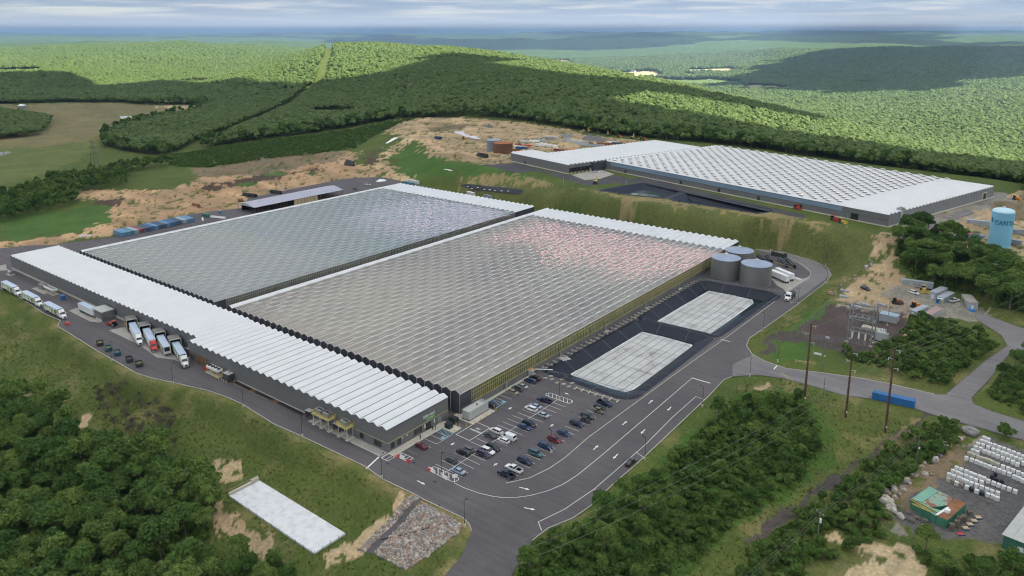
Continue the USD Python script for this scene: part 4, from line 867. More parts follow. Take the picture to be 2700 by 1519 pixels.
# ------------------------------------------------------------------ lamp posts
def lamp(p, label, rz=0.0, h=7.6):
    t = thing('street_lamp', label, 'street lamp', p, rz)
    obj('pole', MB().cyl((0, 0, .8), (0, 0, h), .085, 7, .06), 'black', t, smooth=40); obj('base', MB().cyl((0, 0, -.3), (0, 0, .85), .32, 10), 'concrete', t, smooth=40)
    obj('arm', MB().cyl((0, 0, h-.1), (.55, 0, h), .04, 5), 'black', t); obj('lamp_head', MB().box((.85, 0, h+.02), (.7, .36, .12)), 'black', t)
LAMPS = [((-96.3,-15.4), 'by the kerb opposite the yellow-legged fan unit', 1.57), ((-60.5,-10), 'on grass kerb facing the long trench', 1.57), ((-28.4,-10.1), 'on grass kerb facing the unit platforms', 1.57), ((8.7,-10.7), 'on grass kerb nearest the packing hall corner', 1.57), ((21.3,.9), 'on the striped island nearest the junction', 0),
 ((21.1,61.1), 'on the striped island nearest the covered pond', 0), ((39.2,30.4), 'in the outer row of parked cars', 3.14), ((42,-12.8), 'at the road edge above the stone slope', 1.57), ((63.6,44.1), 'at the road edge by the black moving car', 3.14), ((63.2,85.8), 'on the verge across from the near pond', 3.14), ((67,119.2), 'on the grass corner where the roads part', 3.14),
 ((70.8,138.1), 'on the bright lawn by the yellow gate', 3.14), ((54.6,167), 'on the verge across from the far pond', 3.14), ((56.2,207.7), 'on the verge by the dump truck', 3.14), ((57.8,247.1), 'on the outside of the tank loop road', 3.14), ((48.2,279.3), 'on the bank behind the tank loop road', -2.3), ((-134,-19.7), 'on the kerb among the blue waste bins', 1.57), ((14,290), 'on the bank behind the farthest steel tank', -1.57)]
for (x, y), w, rz in LAMPS: lamp((x, y, float(H(x, y)[0]) if abs(H(x, y)[0]) > .3 else 0), 'black street lamp on white concrete foot ' + w, rz)

# ------------------------------------------------------------------ tanks
mat('tank_steel', (.20, .20, .19), .5, metal=.3, var=.08, scale=.15); mat('tank_roof', (.42, .47, .56), .32, metal=.55, var=.1, scale=.2)
def tank(name, label, c, r, h, rise, wm, rm, rings=9, z=0.0):
    t = thing(name, label, 'tank', (c[0], c[1], z))
    for k in range(rings):
        a, b = h*k/rings, h*(k+1)/rings
        obj('shell_ring', MB().lathe([(r+.015*(k % 2), a+.01), (r+.015*(k % 2), b)], n=56), wm, t, smooth=40)
    n = 28
    for k in range(n):
        w0, w1 = 2*np.pi*k/n, 2*np.pi*(k+1)/n
        obj('roof_panel', MB().add([(.5*math.cos(w0), .5*math.sin(w0), h+rise), (.5*math.cos(w1), .5*math.sin(w1), h+rise), ((r+.15)*math.cos(w1), (r+.15)*math.sin(w1), h+.03*(k % 2)), ((r+.15)*math.cos(w0), (r+.15)*math.sin(w0), h+.03*(k % 2))], [(3, 2, 1, 0)]), rm, t)
    obj('eave_ring', MB().lathe([(r+.02, h-.25), (r+.16, h-.2), (r+.16, h+.02), (r+.02, h+.03)], n=56), wm, t, smooth=40)
    obj('roof_cap', MB().cyl((0, 0, h+rise-.1), (0, 0, h+rise+.45), .55, 12).cyl((0, 0, h+rise+.45), (0, 0, h+rise+.6), .75, 12), 'white_paint', t)
    lad = MB(); 
    for s in (-.25, .25): lad.cyl((s, -r-.25, .5), (s, -r-.25, h+.8), .04, 4)
    for zz in np.arange(.8, h, .6): lad.cyl((-.25, -r-.25, zz), (.25, -r-.25, zz), .025, 4)
    return t
vd = np.array([math.sin(YAW), math.cos(YAW)])
def centre(frontpx, z, r): p = at(*frontpx, z); d = p[:2]-CAM[:2]; d /= np.linalg.norm(d); return p[:2]+d*r
tank('steel_tank', 'round steel tank with bluish cone roof, right front of the three', centre(Y3((1988, 303))[0], 10.7, 7.5), 7.5, 10.7, 1.7, 'tank_steel', 'tank_roof')
tank('steel_tank', 'round steel tank with bluish cone roof, left front one beside the pink greenhouse end', centre(Y3((1757, 255))[0], 10.7, 7.3), 7.3, 10.7, 1.7, 'tank_steel', 'tank_roof')
tank('steel_tank', 'round steel tank with bluish cone roof, half hidden behind the other two', centre(V3((740, 200))[0], 10.7, 7.4), 7.4, 10.7, 1.7, 'tank_steel', 'tank_roof')
mat('rust_band', (.16, .075, .04), .85, var=.45, scale=.6); mat('rust_roof', (.36, .13, .045), .8, var=.2, scale=.5); mat('blue_grey', (.19, .23, .27), .5, var=.08)
cR = (W3((1290, 440))[0], W3((1630, 440))[0]); rr_ = np.linalg.norm(at(*cR[0], 27)-at(*cR[1], 27))/2
tank('rusty_tank', 'round tank with rusty brown bands and orange roof behind the hilltop packing hall', centre(W3((1455, 630))[0], 17, rr_), rr_, 9.6, 1.5, 'rust_band', 'rust_roof', 6, 17)
gl, gr_ = W3((1185, 380))[0], W3((1425, 380))[0]; rg = np.linalg.norm(at(*gl, 27)-at(*gr_, 27))/2
tank('steel_tank', 'blue-grey round tank standing just behind the rusty tank', centre(W3((1300, 592))[0], 17, rg), rg, 10.6, 1.2, 'blue_grey', 'tank_roof', 8, 17)
# water tower
mat('tower_blue', (.22, .50, .68), .45, var=.05, scale=.1); mat('tower_top', (.50, .72, .82), .45, var=.05); mat('tower_ink', (.015, .13, .27), .5)
wz = 6.0; wr = 5.3; wc = centre(W0((2030, 1345))[0], wz, wr)
hs = np.arange(10, 45, .1); wh = float(hs[np.argmin(abs(px(np.column_stack([np.full(len(hs), wc[0]), np.full(len(hs), wc[1]), wz+hs]))[:, 1]-W0((2095, 452))[0][1]))])
t = thing('water_tower', 'pale blue standpipe water tower with dark blue lettering among the trees', 'water tower', (wc[0], wc[1], wz))
hb = wh-2.0
obj('shaft', MB().lathe([(wr+.1, -1), (wr+.1, .4), (wr, .5), (wr, hb*.25), (wr, hb*.5), (wr, hb*.75), (wr, hb)], n=56), 'tower_blue', t, smooth=40)
obj('dome', MB().lathe([(wr, hb), (wr*.985, hb+.45), (wr*.9, hb+1.05), (wr*.7, hb+1.55), (wr*.4, hb+1.9), (.02, hb+2.0)], n=56), 'tower_top', t, smooth=60)
obj('roof_hatch', MB().cyl((0, 0, hb+1.9), (0, 0, hb+2.6), .8, 12), 'white_paint', t)
obj('roof_platform', MB().box((wr*.8, wr*.35, hb+.9), (1.8, 1.4, .1)).path([(wr*.8-.9, wr*.35-.7, hb+1.9), (wr*.8+.9, wr*.35-.7, hb+1.9), (wr*.8+.9, wr*.35+.7, hb+1.9)], .05, 4).cyl((wr*.8+.9, wr*.35-.7, hb+.9), (wr*.8+.9, wr*.35-.7, hb+1.9), .05, 4).cyl((wr*.8+.9, wr*.35+.7, hb+.9), (wr*.8+.9, wr*.35+.7, hb+1.9), .05, 4), 'galvanised', t)
face = math.atan2(CAM[1]-wc[1], CAM[0]-wc[0])
def wrap_text(text, h, ang0, z, bold=True, sx=1.0):
    tm = meshkit.text_mesh(text, h, .05, bold=bold).subdivide().subdivide() if 0 else meshkit.text_mesh(text, h, .05, bold=bold)
    v, f = trimesh.remesh.subdivide_to_size(tm.vertices, tm.faces, .5); a = ang0+v[:, 0]*sx/wr; r = wr+.02+v[:, 2]
    return MB().add(np.column_stack([r*np.cos(a), r*np.sin(a), z+v[:, 1]]), f)
mpx = wh/ (W0((2030, 1345))[0][1]-W0((2095, 452))[0][1])
zt = lambda y: wh*(1345-y)/(1345-452)
obj('lettering', wrap_text('CAN DO', 1.95, face-.72, zt(728), True, 1.12), 'tower_ink', t)
obj('lettering', wrap_text('GREATER HAZLETON', .62, face-.66, zt(668), False, 1.0), 'tower_ink', t)
hexa = MB(); 
a0 = face-1.0; q = [(a0+.17*math.sin(k*math.pi/3)*.9, zt(662)+1.75*math.cos(k*math.pi/3)) for k in range(6)]
hexa.add([((wr+.06)*math.cos(a), (wr+.06)*math.sin(a), z_) for a, z_ in q]+[((wr+.07)*math.cos(a0), (wr+.07)*math.sin(a0), zt(662))], [(k, (k+1) % 6, 6) for k in range(6)]); obj('emblem', hexa, 'tower_ink', t)
# ------------------------------------------------------------------ vehicles
mat('tyre', (.018, .018, .019), .85); mat('rim', (.40, .41, .42), .35, metal=.7); mat('car_glass', (.012, .016, .020), .06, spec=.8); mat('tail_red', (.35, .015, .015), .3); mat('head_clear', (.65, .67, .68), .15); mat('chassis', (.035, .035, .038), .7)
def paintmat(name, c, r=.22):
    MAT[name] = usdkit.material(stage, '/World/Looks/'+name, {'p': ('principled_bsdf', {'base_color': c, 'roughness': r, 'coat_weight': .6, 'coat_roughness': .06, 'metallic': .15})}, [], surface='p.BSDF'); return name
CARP = {n: paintmat('car_'+n, c) for n, c in dict(white=(.78, .78, .77), silver=(.42, .45, .48), silverblue=(.30, .38, .52), grey=(.12, .125, .13), darkgrey=(.05, .053, .057), black=(.012, .012, .014), navy=(.015, .022, .05), blue=(.02, .045, .11), teal=(.055, .12, .14), red=(.16, .012, .022), darkred=(.13, .010, .018), champagne=(.36, .32, .25), purple=(.045, .03, .07), green=(.05, .06, .06)).items()}
def wheel(t, x, y, r, w=.22, name='wheel'):
    s = 1 if y > 0 else -1
    p = obj(name, MB().cyl((x, y-s*w, r), (x, y, r), r, 14), 'tyre', t, smooth=40); obj('rim', MB().cyl((x, y-s*.02, r), (x, y+s*.012, r), r*.62, 10), 'rim', p)
def car(label, x, y, rz, color, kind='sedan', z=0.0, cat='car', group=None):
    t = thing('parked_car', label, cat, (x, y, z), rz, group); c = CARP[color]
    W_ = dict(sedan=.9, hatch=.88, suv=.95, pickup=.98, van=.98)[kind]
    # (x, half width, underside, shoulder height) along the body, front at +x
    B = dict(sedan=[(-2.35, .74, .36, .80), (-2.2, .84, .26, .98), (-1.2, .90, .22, .98), (.6, .90, .22, .93), (1.6, .88, .24, .86), (2.2, .80, .28, .72), (2.38, .64, .36, .58)],
             hatch=[(-2.05, .74, .36, .95), (-1.95, .84, .26, 1.02), (-1.0, .88, .22, 1.02), (.6, .88, .22, .97), (1.5, .86, .24, .90), (2.0, .78, .28, .74), (2.12, .62, .36, .60)],
             suv=[(-2.35, .80, .42, 1.05), (-2.28, .90, .32, 1.13), (-1.2, .95, .28, 1.13), (.7, .95, .28, 1.10), (1.7, .93, .30, 1.02), (2.25, .84, .34, .88), (2.4, .70, .42, .70)],
             pickup=[(-2.85, .92, .45, 1.0), (-2.8, .97, .38, 1.08), (-1.0, .98, .34, 1.08), (1.0, .98, .34, 1.12), (2.2, .96, .36, 1.08), (2.75, .88, .40, .95), (2.85, .74, .48, .75)],
             van=[(-2.5, .92, .40, 1.15), (-2.45, .98, .32, 1.2), (-1.0, .99, .30, 1.2), (1.0, .98, .30, 1.15), (1.9, .94, .32, 1.05), (2.4, .84, .36, .85), (2.5, .7, .44, .70)])[kind]
    secs = []
    for bx, w, lo, hi in B:
        secs.append([(bx, -w*.9, lo), (bx, w*.9, lo), (bx, w, lo+.18), (bx, w, hi-.16), (bx, w*.90, hi-.02), (bx, w*.6, hi+.015), (bx, -w*.6, hi+.015), (bx, -w*.90, hi-.02), (bx, -w, hi-.16), (bx, -w, lo+.18)])
    obj('body', MB().loft(secs), c, t, smooth=35)
    # cabin: glass house with a roof skin on it
    G = dict(sedan=(-1.75, -.95, .45, 1.35, .93, 1.42), hatch=(-1.95, -1.45, .45, 1.25, .98, 1.46), suv=(-2.25, -1.85, .55, 1.35, 1.09, 1.70), pickup=(-.75, -.55, .75, 1.5, 1.08, 1.78), van=(-2.46, -2.4, .95, 1.75, 1.15, 2.05))[kind]
    xb, xrb, xrf, xf, zl, zh = G; wl_, wr_ = W_*.90, W_*.70
    if kind == 'van': wr_ = W_*.84
    def ring(z, xa, xc, w): return [(xa, -w*.96, z), (xa, w*.96, z), (xc, w*.92, z), (xc, -w*.92, z)]
    obj('windows', MB().loft([ring(zl, xb, xf, wl_), ring(zh-.05, xrb, xrf, wr_)]), 'car_glass', t)
    obj('roof', MB().loft([ring(zh-.06, xrb-.06, xrf+.08, wr_+.02), ring(zh, xrb+.03, xrf-.05, wr_-.06)]), c, t)
    pl = MB()
    for s in (-1, 1):
        for q in ((.0, .30, .55) if kind in ('sedan', 'hatch') else (.0, .25, .5)):
            pl.box((xrb+(xrf-xrb)*q*1.6, s*(wl_+wr_)/2*.985, (zl+zh)/2), (.07, .05, zh-zl))
    if kind == 'van': pl.box((xb*.5+.2, -.89, (zl+zh)/2), (2.9, .06, zh-zl-.05)).box((xb*.5+.2, .89, (zl+zh)/2), (2.9, .06, zh-zl-.05))
    obj('pillars', pl, c, t)
    if kind == 'pickup': obj('load_bed', MB().box((-1.78, 0, 1.075), (1.9, 1.55, .04)), 'chassis', t); obj('bed_rail', MB().box((-1.78, .86, 1.12), (2.0, .14, .1)).box((-1.78, -.86, 1.12), (2.0, .14, .1)).box((-2.76, 0, 1.10), (.1, 1.6, .1)), c, t)
    xe, xs = B[-1][0], B[0][0]
    for s in (-1, 1):
        obj('headlight', MB().box((xe-.1, s*W_*.66, B[-1][3]+.02), (.16, .30, .13)), 'head_clear', t); obj('tail_light', MB().box((xs+.03, s*W_*.72, B[0][3]-.08), (.1, .26, .18)), 'tail_red', t); obj('mirror', MB().box((xf-.35, s*(W_+.08), zl+.06), (.14, .2, .14)), c, t)
    r = dict(sedan=.33, hatch=.31, suv=.37, pickup=.40, van=.35)[kind]; wx = dict(sedan=(1.45, -1.4), hatch=(1.3, -1.3), suv=(1.45, -1.45), pickup=(1.8, -1.75), van=(1.5, -1.6))[kind]
    for xx in wx:
        for s in (-1, 1): wheel(t, xx, s*(W_*.99), r)
    return t
stallc = lambda y: 4.15+2.66*(round((y-5.48)/2.66))+1.33
def cp(u, v): p = at(*Y2((u, v))[0], .75); return p[0], p[1]
LEFT, RIGHT = math.pi, 0.0
CARS = [((555, 905), 18.6, 'green', 'hatch', LEFT, 'dark grey-green hatchback alone in its bay near the striped island'), ((648, 848), 18.6, 'black', 'suv', LEFT, 'black SUV parked next to a silver-grey estate car'), ((682, 822), 18.6, 'grey', 'hatch', LEFT, 'silver-grey estate car parked beside a black SUV'),
 ((855, 718), 18.6, 'darkgrey', 'sedan', LEFT, 'dark grey sedan in front of a white SUV, next to lettered parking box'), ((905, 688), 18.6, 'white', 'suv', LEFT, 'white SUV beside the dark grey sedan, across from the white van'), ((1157, 512), 18.6, 'white', 'suv', LEFT, 'white SUV beside a pale blue sedan, one bay from the dark pickup'), ((1208, 498), 18.6, 'silverblue', 'sedan', LEFT, 'pale blue sedan tucked behind a white SUV'),
 ((1250, 443), 18.6, 'navy', 'pickup', LEFT, 'dark blue pickup by the striped island nearest the pond'), ((605, 985), 24, 'silverblue', 'sedan', LEFT, 'silver-blue sedan parked against the striped island'), ((795, 858), 24, 'purple', 'suv', RIGHT, 'dark purple boxy SUV at the end of a row of three'), ((835, 838), 24, 'white', 'suv', RIGHT, 'white SUV between a purple and a black one'), ((876, 810), 24, 'black', 'suv', RIGHT, 'black SUV beside a white one, behind the row of three'),
 ((957, 757), 24, 'white', 'hatch', LEFT, 'small white hatchback beside the white van'), ((1008, 738), 24, 'white', 'van', LEFT, 'white windowless delivery van in the middle rows'), ((1108, 650), 24, 'blue', 'sedan', RIGHT, 'dark blue sedan next to a black SUV, mid car park'), ((1148, 628), 24, 'black', 'suv', RIGHT, 'black SUV next to the dark blue sedan, mid car park'), ((1250, 558), 24, 'silver', 'sedan', LEFT, 'silver sedan alone, facing the white and pale blue pair'),
 ((985, 1017), 36.2, 'navy', 'pickup', LEFT, 'dark blue pickup at the near end of outer row'), ((1033, 972), 36.2, 'white', 'pickup', LEFT, 'white crew pickup beside the dark blue one, outer row'), ((1120, 915), 36.2, 'navy', 'suv', RIGHT, 'navy people carrier beyond the white pickup, outer row'), ((1203, 855), 36.2, 'teal', 'suv', RIGHT, 'grey-teal SUV in the outer row'), ((1272, 800), 36.2, 'blue', 'suv', RIGHT, 'dark blue SUV by the lamp post, outer row'),
 ((1355, 755), 36.2, 'red', 'suv', RIGHT, 'dark red SUV in the outer row'), ((1420, 702), 36.2, 'blue', 'sedan', RIGHT, 'dark blue sedan beyond the dark red SUV, outer row'), ((1528, 632), 36.2, 'navy', 'suv', RIGHT, 'navy SUV in the farther half of the outer row'), ((1602, 572), 36.2, 'darkgrey', 'suv', RIGHT, 'dark grey SUV in the farther half of the outer row'), ((1706, 507), 36.2, 'black', 'hatch', RIGHT, 'black hatchback second from far end of the outer row'), ((1757, 482), 36.2, 'navy', 'pickup', RIGHT, 'dark pickup at the far end of the outer row'),
 ((1017, 383), 5.8, 'champagne', 'sedan', LEFT, 'gold-silver sedan facing the footway along the greenhouse'), ((1058, 357), 5.8, 'grey', 'suv', LEFT, 'dark grey SUV between two pale sedans by the greenhouse footway'), ((1097, 342), 5.8, 'silver', 'sedan', LEFT, 'silver sedan beside the grey SUV by greenhouse footway'), ((1147, 298), 5.8, 'blue', 'suv', LEFT, 'dark blue SUV by the greenhouse footway, next to the last car'), ((1190, 281), 5.8, 'black', 'suv', LEFT, 'black SUV at the pond end of the greenhouse footway'),
 ((848, 487), 6.0, 'navy', 'suv', LEFT, 'navy SUV half hidden behind the grey generator'), ((325, 797), 5.9, 'darkred', 'sedan', LEFT, 'dark red sedan parked in front of the office entrance')]
for (u, v), x, col, kind, rz, lab in CARS:
    px_, py = cp(u, v); car(lab, x, py, rz+rng.uniform(-.025, .025), col, kind, group='cars in the staff car park')
x, y = cp(1922, 918); car('black sedan driving along the wide entrance road', x, y, 1.57, 'black', 'sedan')
# an open off-road buggy and a motorcycle in the outer row
def buggy(label, x, y, rz, m):
    t = thing('buggy', label, 'buggy', (x, y, 0), rz)
    obj('body', MB().loft([[(-1.6, -.7, .5), (-1.6, .7, .5), (-1.6, .7, .95), (-1.6, -.7, .95)], [(.4, -.75, .45), (.4, .75, .45), (.4, .75, .95), (.4, -.75, .95)], [(1.6, -.6, .5), (1.6, .6, .5), (1.6, .55, .8), (1.6, -.55, .8)]]), m, t); c = MB()
    for s in (-.6, .6): c.path([(-1.3, s, .9), (-1.1, s, 1.75), (.4, s, 1.75), (.9, s, .9)], .05, 5)
    c.cyl((-1.1, -.6, 1.75), (-1.1, .6, 1.75), .05, 5).cyl((.4, -.6, 1.75), (.4, .6, 1.75), .05, 5); obj('roll_cage', c, 'chassis', t); obj('roof', MB().box((-.35, 0, 1.8), (1.5, 1.2, .05)), m, t); obj('seats', MB().box((-.4, .35, .95), (.6, .5, .5)).box((-.4, -.35, .95), (.6, .5, .5)), 'black', t)
    for xx in (-1.1, 1.1):
        for s in (-1, 1): wheel(t, xx, s*.85, .36, .25)
mat('camo', (.16, .15, .11), .7, var=.6, scale=2.5)
x, y = cp(1680, 532); buggy('camouflage jeep-like buggy with open roll cage in the outer row', x, y, RIGHT, 'camo'); x, y = cp(1577, 600); buggy('black buggy between two dark SUVs in the outer row', x, y, RIGHT, 'darkgrey_b' if 0 else 'chassis')

MAT['leaf_print'] = usdkit.material(stage, '/World/Looks/leaf_print', {'tc': ('texture_coordinate', {}), 'mp': ('mapping', {'scale': (.55, 1, .8)}), 'n': ('noise_texture', {'scale': 1.1, 'detail': 3.5, 'roughness': .6, 'distortion': .6}), 'r': ('rgb_ramp', {'ramp': [(.40, (.05, .06, .05)), (.45, (.20, .28, .08)), (.49, (.55, .60, .38)), (.54, (.78, .79, .76)), (1, (.80, .80, .79))]}), 'p': ('principled_bsdf', {'roughness': .35})},
    [('tc.object', 'mp.vector'), ('mp.vector', 'n.vector'), ('n.fac', 'r.fac'), ('r.color', 'p.base_color')], surface='p.BSDF')
mat('trailer_roof', (.44, .54, .68), .35, metal=.2, var=.05)
mat('trailer_white', (.70, .71, .70), .35, var=.06)
def trailer_parts(t, x0, L=14.6, side='leaf_print', reefer=True, roof='trailer_roof', legs=False):
    """box van trailer from x0 (rear) towards +x"""
    for s in (-1, 1): obj('side_panel', MB().box((x0+L/2, s*1.27, 2.62), (L-.1, .05, 2.84)), side, t)
    obj('rear_door', MB().box((x0+.03, 0, 2.62), (.06, 2.5, 2.84)), 'trailer_white', t); obj('front_wall', MB().box((x0+L-.03, 0, 2.62), (.06, 2.5, 2.84)), 'trailer_white', t)
    obj('roof_skin', MB().box((x0+L/2, 0, 4.06), (L, 2.6, .06)), roof, t); obj('floor_frame', MB().box((x0+L/2, 0, 1.1), (L, 2.5, .2)), 'chassis', t)
    if reefer: obj('cooling_unit', MB().loft([[(x0+L, -1.0, 2.3), (x0+L, 1.0, 2.3), (x0+L, 1.0, 4.0), (x0+L, -1.0, 4.0)], [(x0+L+.55, -.85, 2.4), (x0+L+.55, .85, 2.4), (x0+L+.5, .85, 3.8), (x0+L+.5, -.85, 3.8)]]), 'black', t)
    for xx in (x0+1.6, x0+2.9):
        for s in (-1, 1): wheel(t, xx, s*1.25, .5, .6)
    if legs: obj('landing_leg', MB().box((x0+L-2.8, .8, .5), (.15, .15, 1.0)).box((x0+L-2.8, -.8, .5), (.15, .15, 1.0)), 'chassis', t)
def tractor_parts(t, x0, m='white_paint'):
    """conventional cab: x0 = back of cab, bonnet towards +x"""
    obj('chassis', MB().box((x0-.6, 0, .85), (6.6, 1.0, .3)), 'chassis', t)
    S = lambda x, w, z0, z1: [(x, -w, z0), (x, w, z0), (x, w, z1-.15), (x, w*.85, z1), (x, -w*.85, z1), (x, -w, z1-.15)]
    obj('cab', MB().loft([S(x0, 1.15, .9, 3.0), S(x0+.1, 1.2, .9, 3.15), S(x0+1.3, 1.2, .9, 3.05), S(x0+1.75, 1.12, .9, 2.1)]), m, t)
    obj('roof_fairing', MB().loft([S(x0+.02, 1.18, 3.0, 4.0), S(x0+.45, 1.15, 3.0, 3.95), S(x0+1.15, .95, 3.0, 3.15)]), m, t)
    obj('windscreen', MB().add([(x0+1.37, -1.0, 3.0), (x0+1.37, 1.0, 3.0), (x0+1.80, 1.03, 2.12), (x0+1.80, -1.03, 2.12)], [(0, 3, 2, 1)]), 'car_glass', t)
    for s in (-1, 1): obj('side_window', MB().box((x0+.9, s*1.2, 2.5), (.9, .05, .65)), 'car_glass', t)
    obj('bonnet', MB().loft([S(x0+1.7, 1.05, .8, 2.1), S(x0+2.6, .98, .75, 1.95), S(x0+3.35, .85, .7, 1.65), S(x0+3.55, .75, .7, 1.3)]), m, t)
    obj('grille', MB().box((x0+3.53, 0, 1.15), (.08, .9, .6)), 'chassis', t); obj('bumper', MB().box((x0+3.5, 0, .6), (.35, 2.2, .4)), 'rim', t)
    for s in (-1, 1): obj('headlight', MB().box((x0+3.42, s*.72, 1.15), (.15, .3, .25)), 'head_clear', t); obj('mirror', MB().box((x0+1.5, s*1.42, 2.4), (.12, .2, .6)), m, t); obj('fuel_tank', MB().cyl((x0-.3, s*1.0, .8), (x0+1.0, s*1.0, .8), .3, 10), 'rim', t)
    for s in (-1, 1): wheel(t, x0+2.6, s*1.15, .5, .35)
    for xx in (x0-1.2, x0-2.5):
        for s in (-1, 1): wheel(t, xx, s*1.2, .5, .55)
def semi(label, x, y, rz, cab='white_paint', tractor=True, **kw):
    """x, y: middle of the trailer's rear edge"""
    t = thing('semi_truck' if tractor else 'semi_trailer', label, 'truck' if tractor else 'trailer', (x, y, 0), rz)
    trailer_parts(t, 0, legs=not tractor, **kw)
    if tractor: tractor_parts(t, 15.6, cab)
    return t
for i, x in enumerate((-263.0, -238.6, -213.6)):
    semi('white truck with green plant print, parked along the grass kerb, ' + ('rearmost of three', 'middle of three', 'front one of three')[i], x, -11.3, -.01)
an = math.atan2(-4.75, 14.6)
semi('white truck with plain trailer backed into first loading dock beside the red tractor', -157.2, .2, an, side='trailer_white', reefer=False)
semi('red truck with pale trailer backed into the second loading dock', -146.2, .6, an, 'red_paint', side='trailer_white', reefer=False)
semi('printed trailer without a truck standing in the third loading dock', -134.4, .3, an, tractor=False)
semi('white truck with printed trailer backed into the last loading dock', -122.8, .4, an)
for i, hx in enumerate((-157.6, -146.4, -134.4, -122.4)):
    t = thing('dock_house', 'dark loading dock shelter with pale rim, ' + ('first from the red tractor', 'second, behind the red truck', 'third, behind the lone trailer', 'fourth, next to the white fan unit')[i], 'dock shelter', (hx-.3, .5, 0), an)
    obj('roof', MB().box((-2.6, 0, 5.1), (5.4, 4.2, .18)), 'dark_panel', t)
    for s in (-1, 1): obj('side_wall', MB().box((-2.6, s*2.0, 2.5), (5.4, .15, 5.0)), 'dark_panel', t)
    obj('back_wall', MB().box((-5.2, 0, 2.5), (.15, 3.9, 5.0)), 'black', t); r = MB().box((.12, 0, 5.12), (.18, 4.3, .28))
    for s in (-1, 1): r.box((.12, s*2.05, 2.5), (.18, .22, 5.0))
    obj('rim', r, 'concrete', t)
semi('white trailer with pale blue roof parked against the packing hall by the grey shed', -200.6, -1.9, 0, tractor=False, side='trailer_white', reefer=False)
t = thing('dock_shed', 'plain grey shed at the end of the white trailer', 'shed', (-183.4, -.3, 0)); obj('walls', MB().box((0, .6, 2.1), (9.4, 5.6, 4.2)), 'dark_panel', t); obj('roof', MB().box((0, .6, 4.26), (9.6, 5.8, .12)), 'grey_frame', t); obj('ramp_wall', MB().box((2.4, -2.6, .5), (5, .25, 1.0)), 'concrete', t)
# white gas trailers and dump truck by the tanks
def tank_trailer(label, x, y, rz):
    t = thing('box_trailer', label, 'trailer', (x, y, 0), rz)
    for s in (-1, 1): obj('side_panel', MB().box((6.2, s*1.2, 2.5), (12.2, .08, 2.7)), 'white_paint', t)
    obj('roof_skin', MB().box((6.2, 0, 3.88), (12.3, 2.5, .08)), 'white_paint', t); obj('rear_door', MB().box((.05, 0, 2.5), (.1, 2.3, 2.7)), 'trailer_white', t); obj('end_wall', MB().box((12.3, 0, 2.5), (.1, 2.3, 2.7)), 'trailer_white', t)
    for k in range(11): obj('side_rib', MB().box((.8+k*1.1, -1.26, 2.5), (.12, .06, 2.6)).box((.8+k*1.1, 1.26, 2.5), (.12, .06, 2.6)), 'trailer_white', t)
    obj('floor_frame', MB().box((6.2, 0, 1.05), (12, 2.2, .2)), 'chassis', t)
    for xx in (10.2, 11.4):
        for s in (-1, 1): wheel(t, xx, s*1.15, .5, .5)
tank_trailer('long white gas trailer beside the steel tanks, nearer the road', 31.6, 241.4, math.atan2(-5.6, 9.4)); tank_trailer('long white gas trailer beside the steel tanks, farther from the road', 32.4, 246.4, math.atan2(-5.6, 9.4))
p = at(*V3((1590, 1040))[0]); t = thing('dump_truck', 'white tri-axle dump truck driving past the far pond', 'truck', (50.6, 213.8, 0), -math.pi/2)
tractor_parts(t, 2.4); obj('dump_box', MB().loft([[(-4.2, -1.2, 1.3), (-4.2, 1.2, 1.3), (-4.2, 1.25, 2.6), (-4.2, -1.25, 2.6)], [(2.0, -1.2, 1.3), (2.0, 1.2, 1.3), (2.0, 1.25, 2.6), (2.0, -1.25, 2.6)]]), 'chassis', t); obj('box_rim', MB().box((-1.1, 1.25, 2.65), (6.3, .12, .12)).box((-1.1, -1.25, 2.65), (6.3, .12, .12)).box((2.0, 0, 2.65), (.12, 2.5, .12)), 'galvanised', t); obj('load', MB().box((-1.1, 0, 2.4), (5.8, 2.2, .3)), 'rust', t); wheel(t, -3.4, 1.2, .5, .5); wheel(t, -3.4, -1.2, .5, .5)
# tractors and trailers with tipped waste by the docks
def farm_tractor(label, x, y, rz, m):
    t = thing('tractor', label, 'tractor', (x, y, 0), rz)
    obj('bonnet', MB().loft([[(.2, -.45, .7), (.2, .45, .7), (.2, .42, 1.5), (.2, -.42, 1.5)], [(2.0, -.38, .7), (2.0, .38, .7), (2.0, .34, 1.25), (2.0, -.34, 1.25)]]), m, t); obj('cab', MB().box((-.6, 0, 1.6), (1.3, 1.3, 1.5), taper=.85), 'car_glass', t); obj('cab_roof', MB().box((-.6, 0, 2.4), (1.4, 1.4, .14)), m, t)
    obj('loader_arm', MB().path([(-.2, -.6, 1.5), (1.8, -.6, 1.3), (3.0, -.6, .5)], .09, 5).path([(-.2, .6, 1.5), (1.8, .6, 1.3), (3.0, .6, .5)], .09, 5), m, t); obj('bucket', MB().loft([[(2.9, -1, .15), (2.9, 1, .15), (2.9, 1, .8), (2.9, -1, .8)], [(3.7, -1, .1), (3.7, 1, .1), (3.7, 1, .2), (3.7, -1, .2)]]), m, t)
    for s in (-1, 1): wheel(t, -.9, s*1.0, .75, .4); wheel(t, 1.5, s*.85, .5, .3)
mat('bright_red', (.62, .05, .025), .4, var=.08)
farm_tractor('bright red loader tractor in front of the first dock door', -170.2, -2.0, math.pi*1.08, 'bright_red')
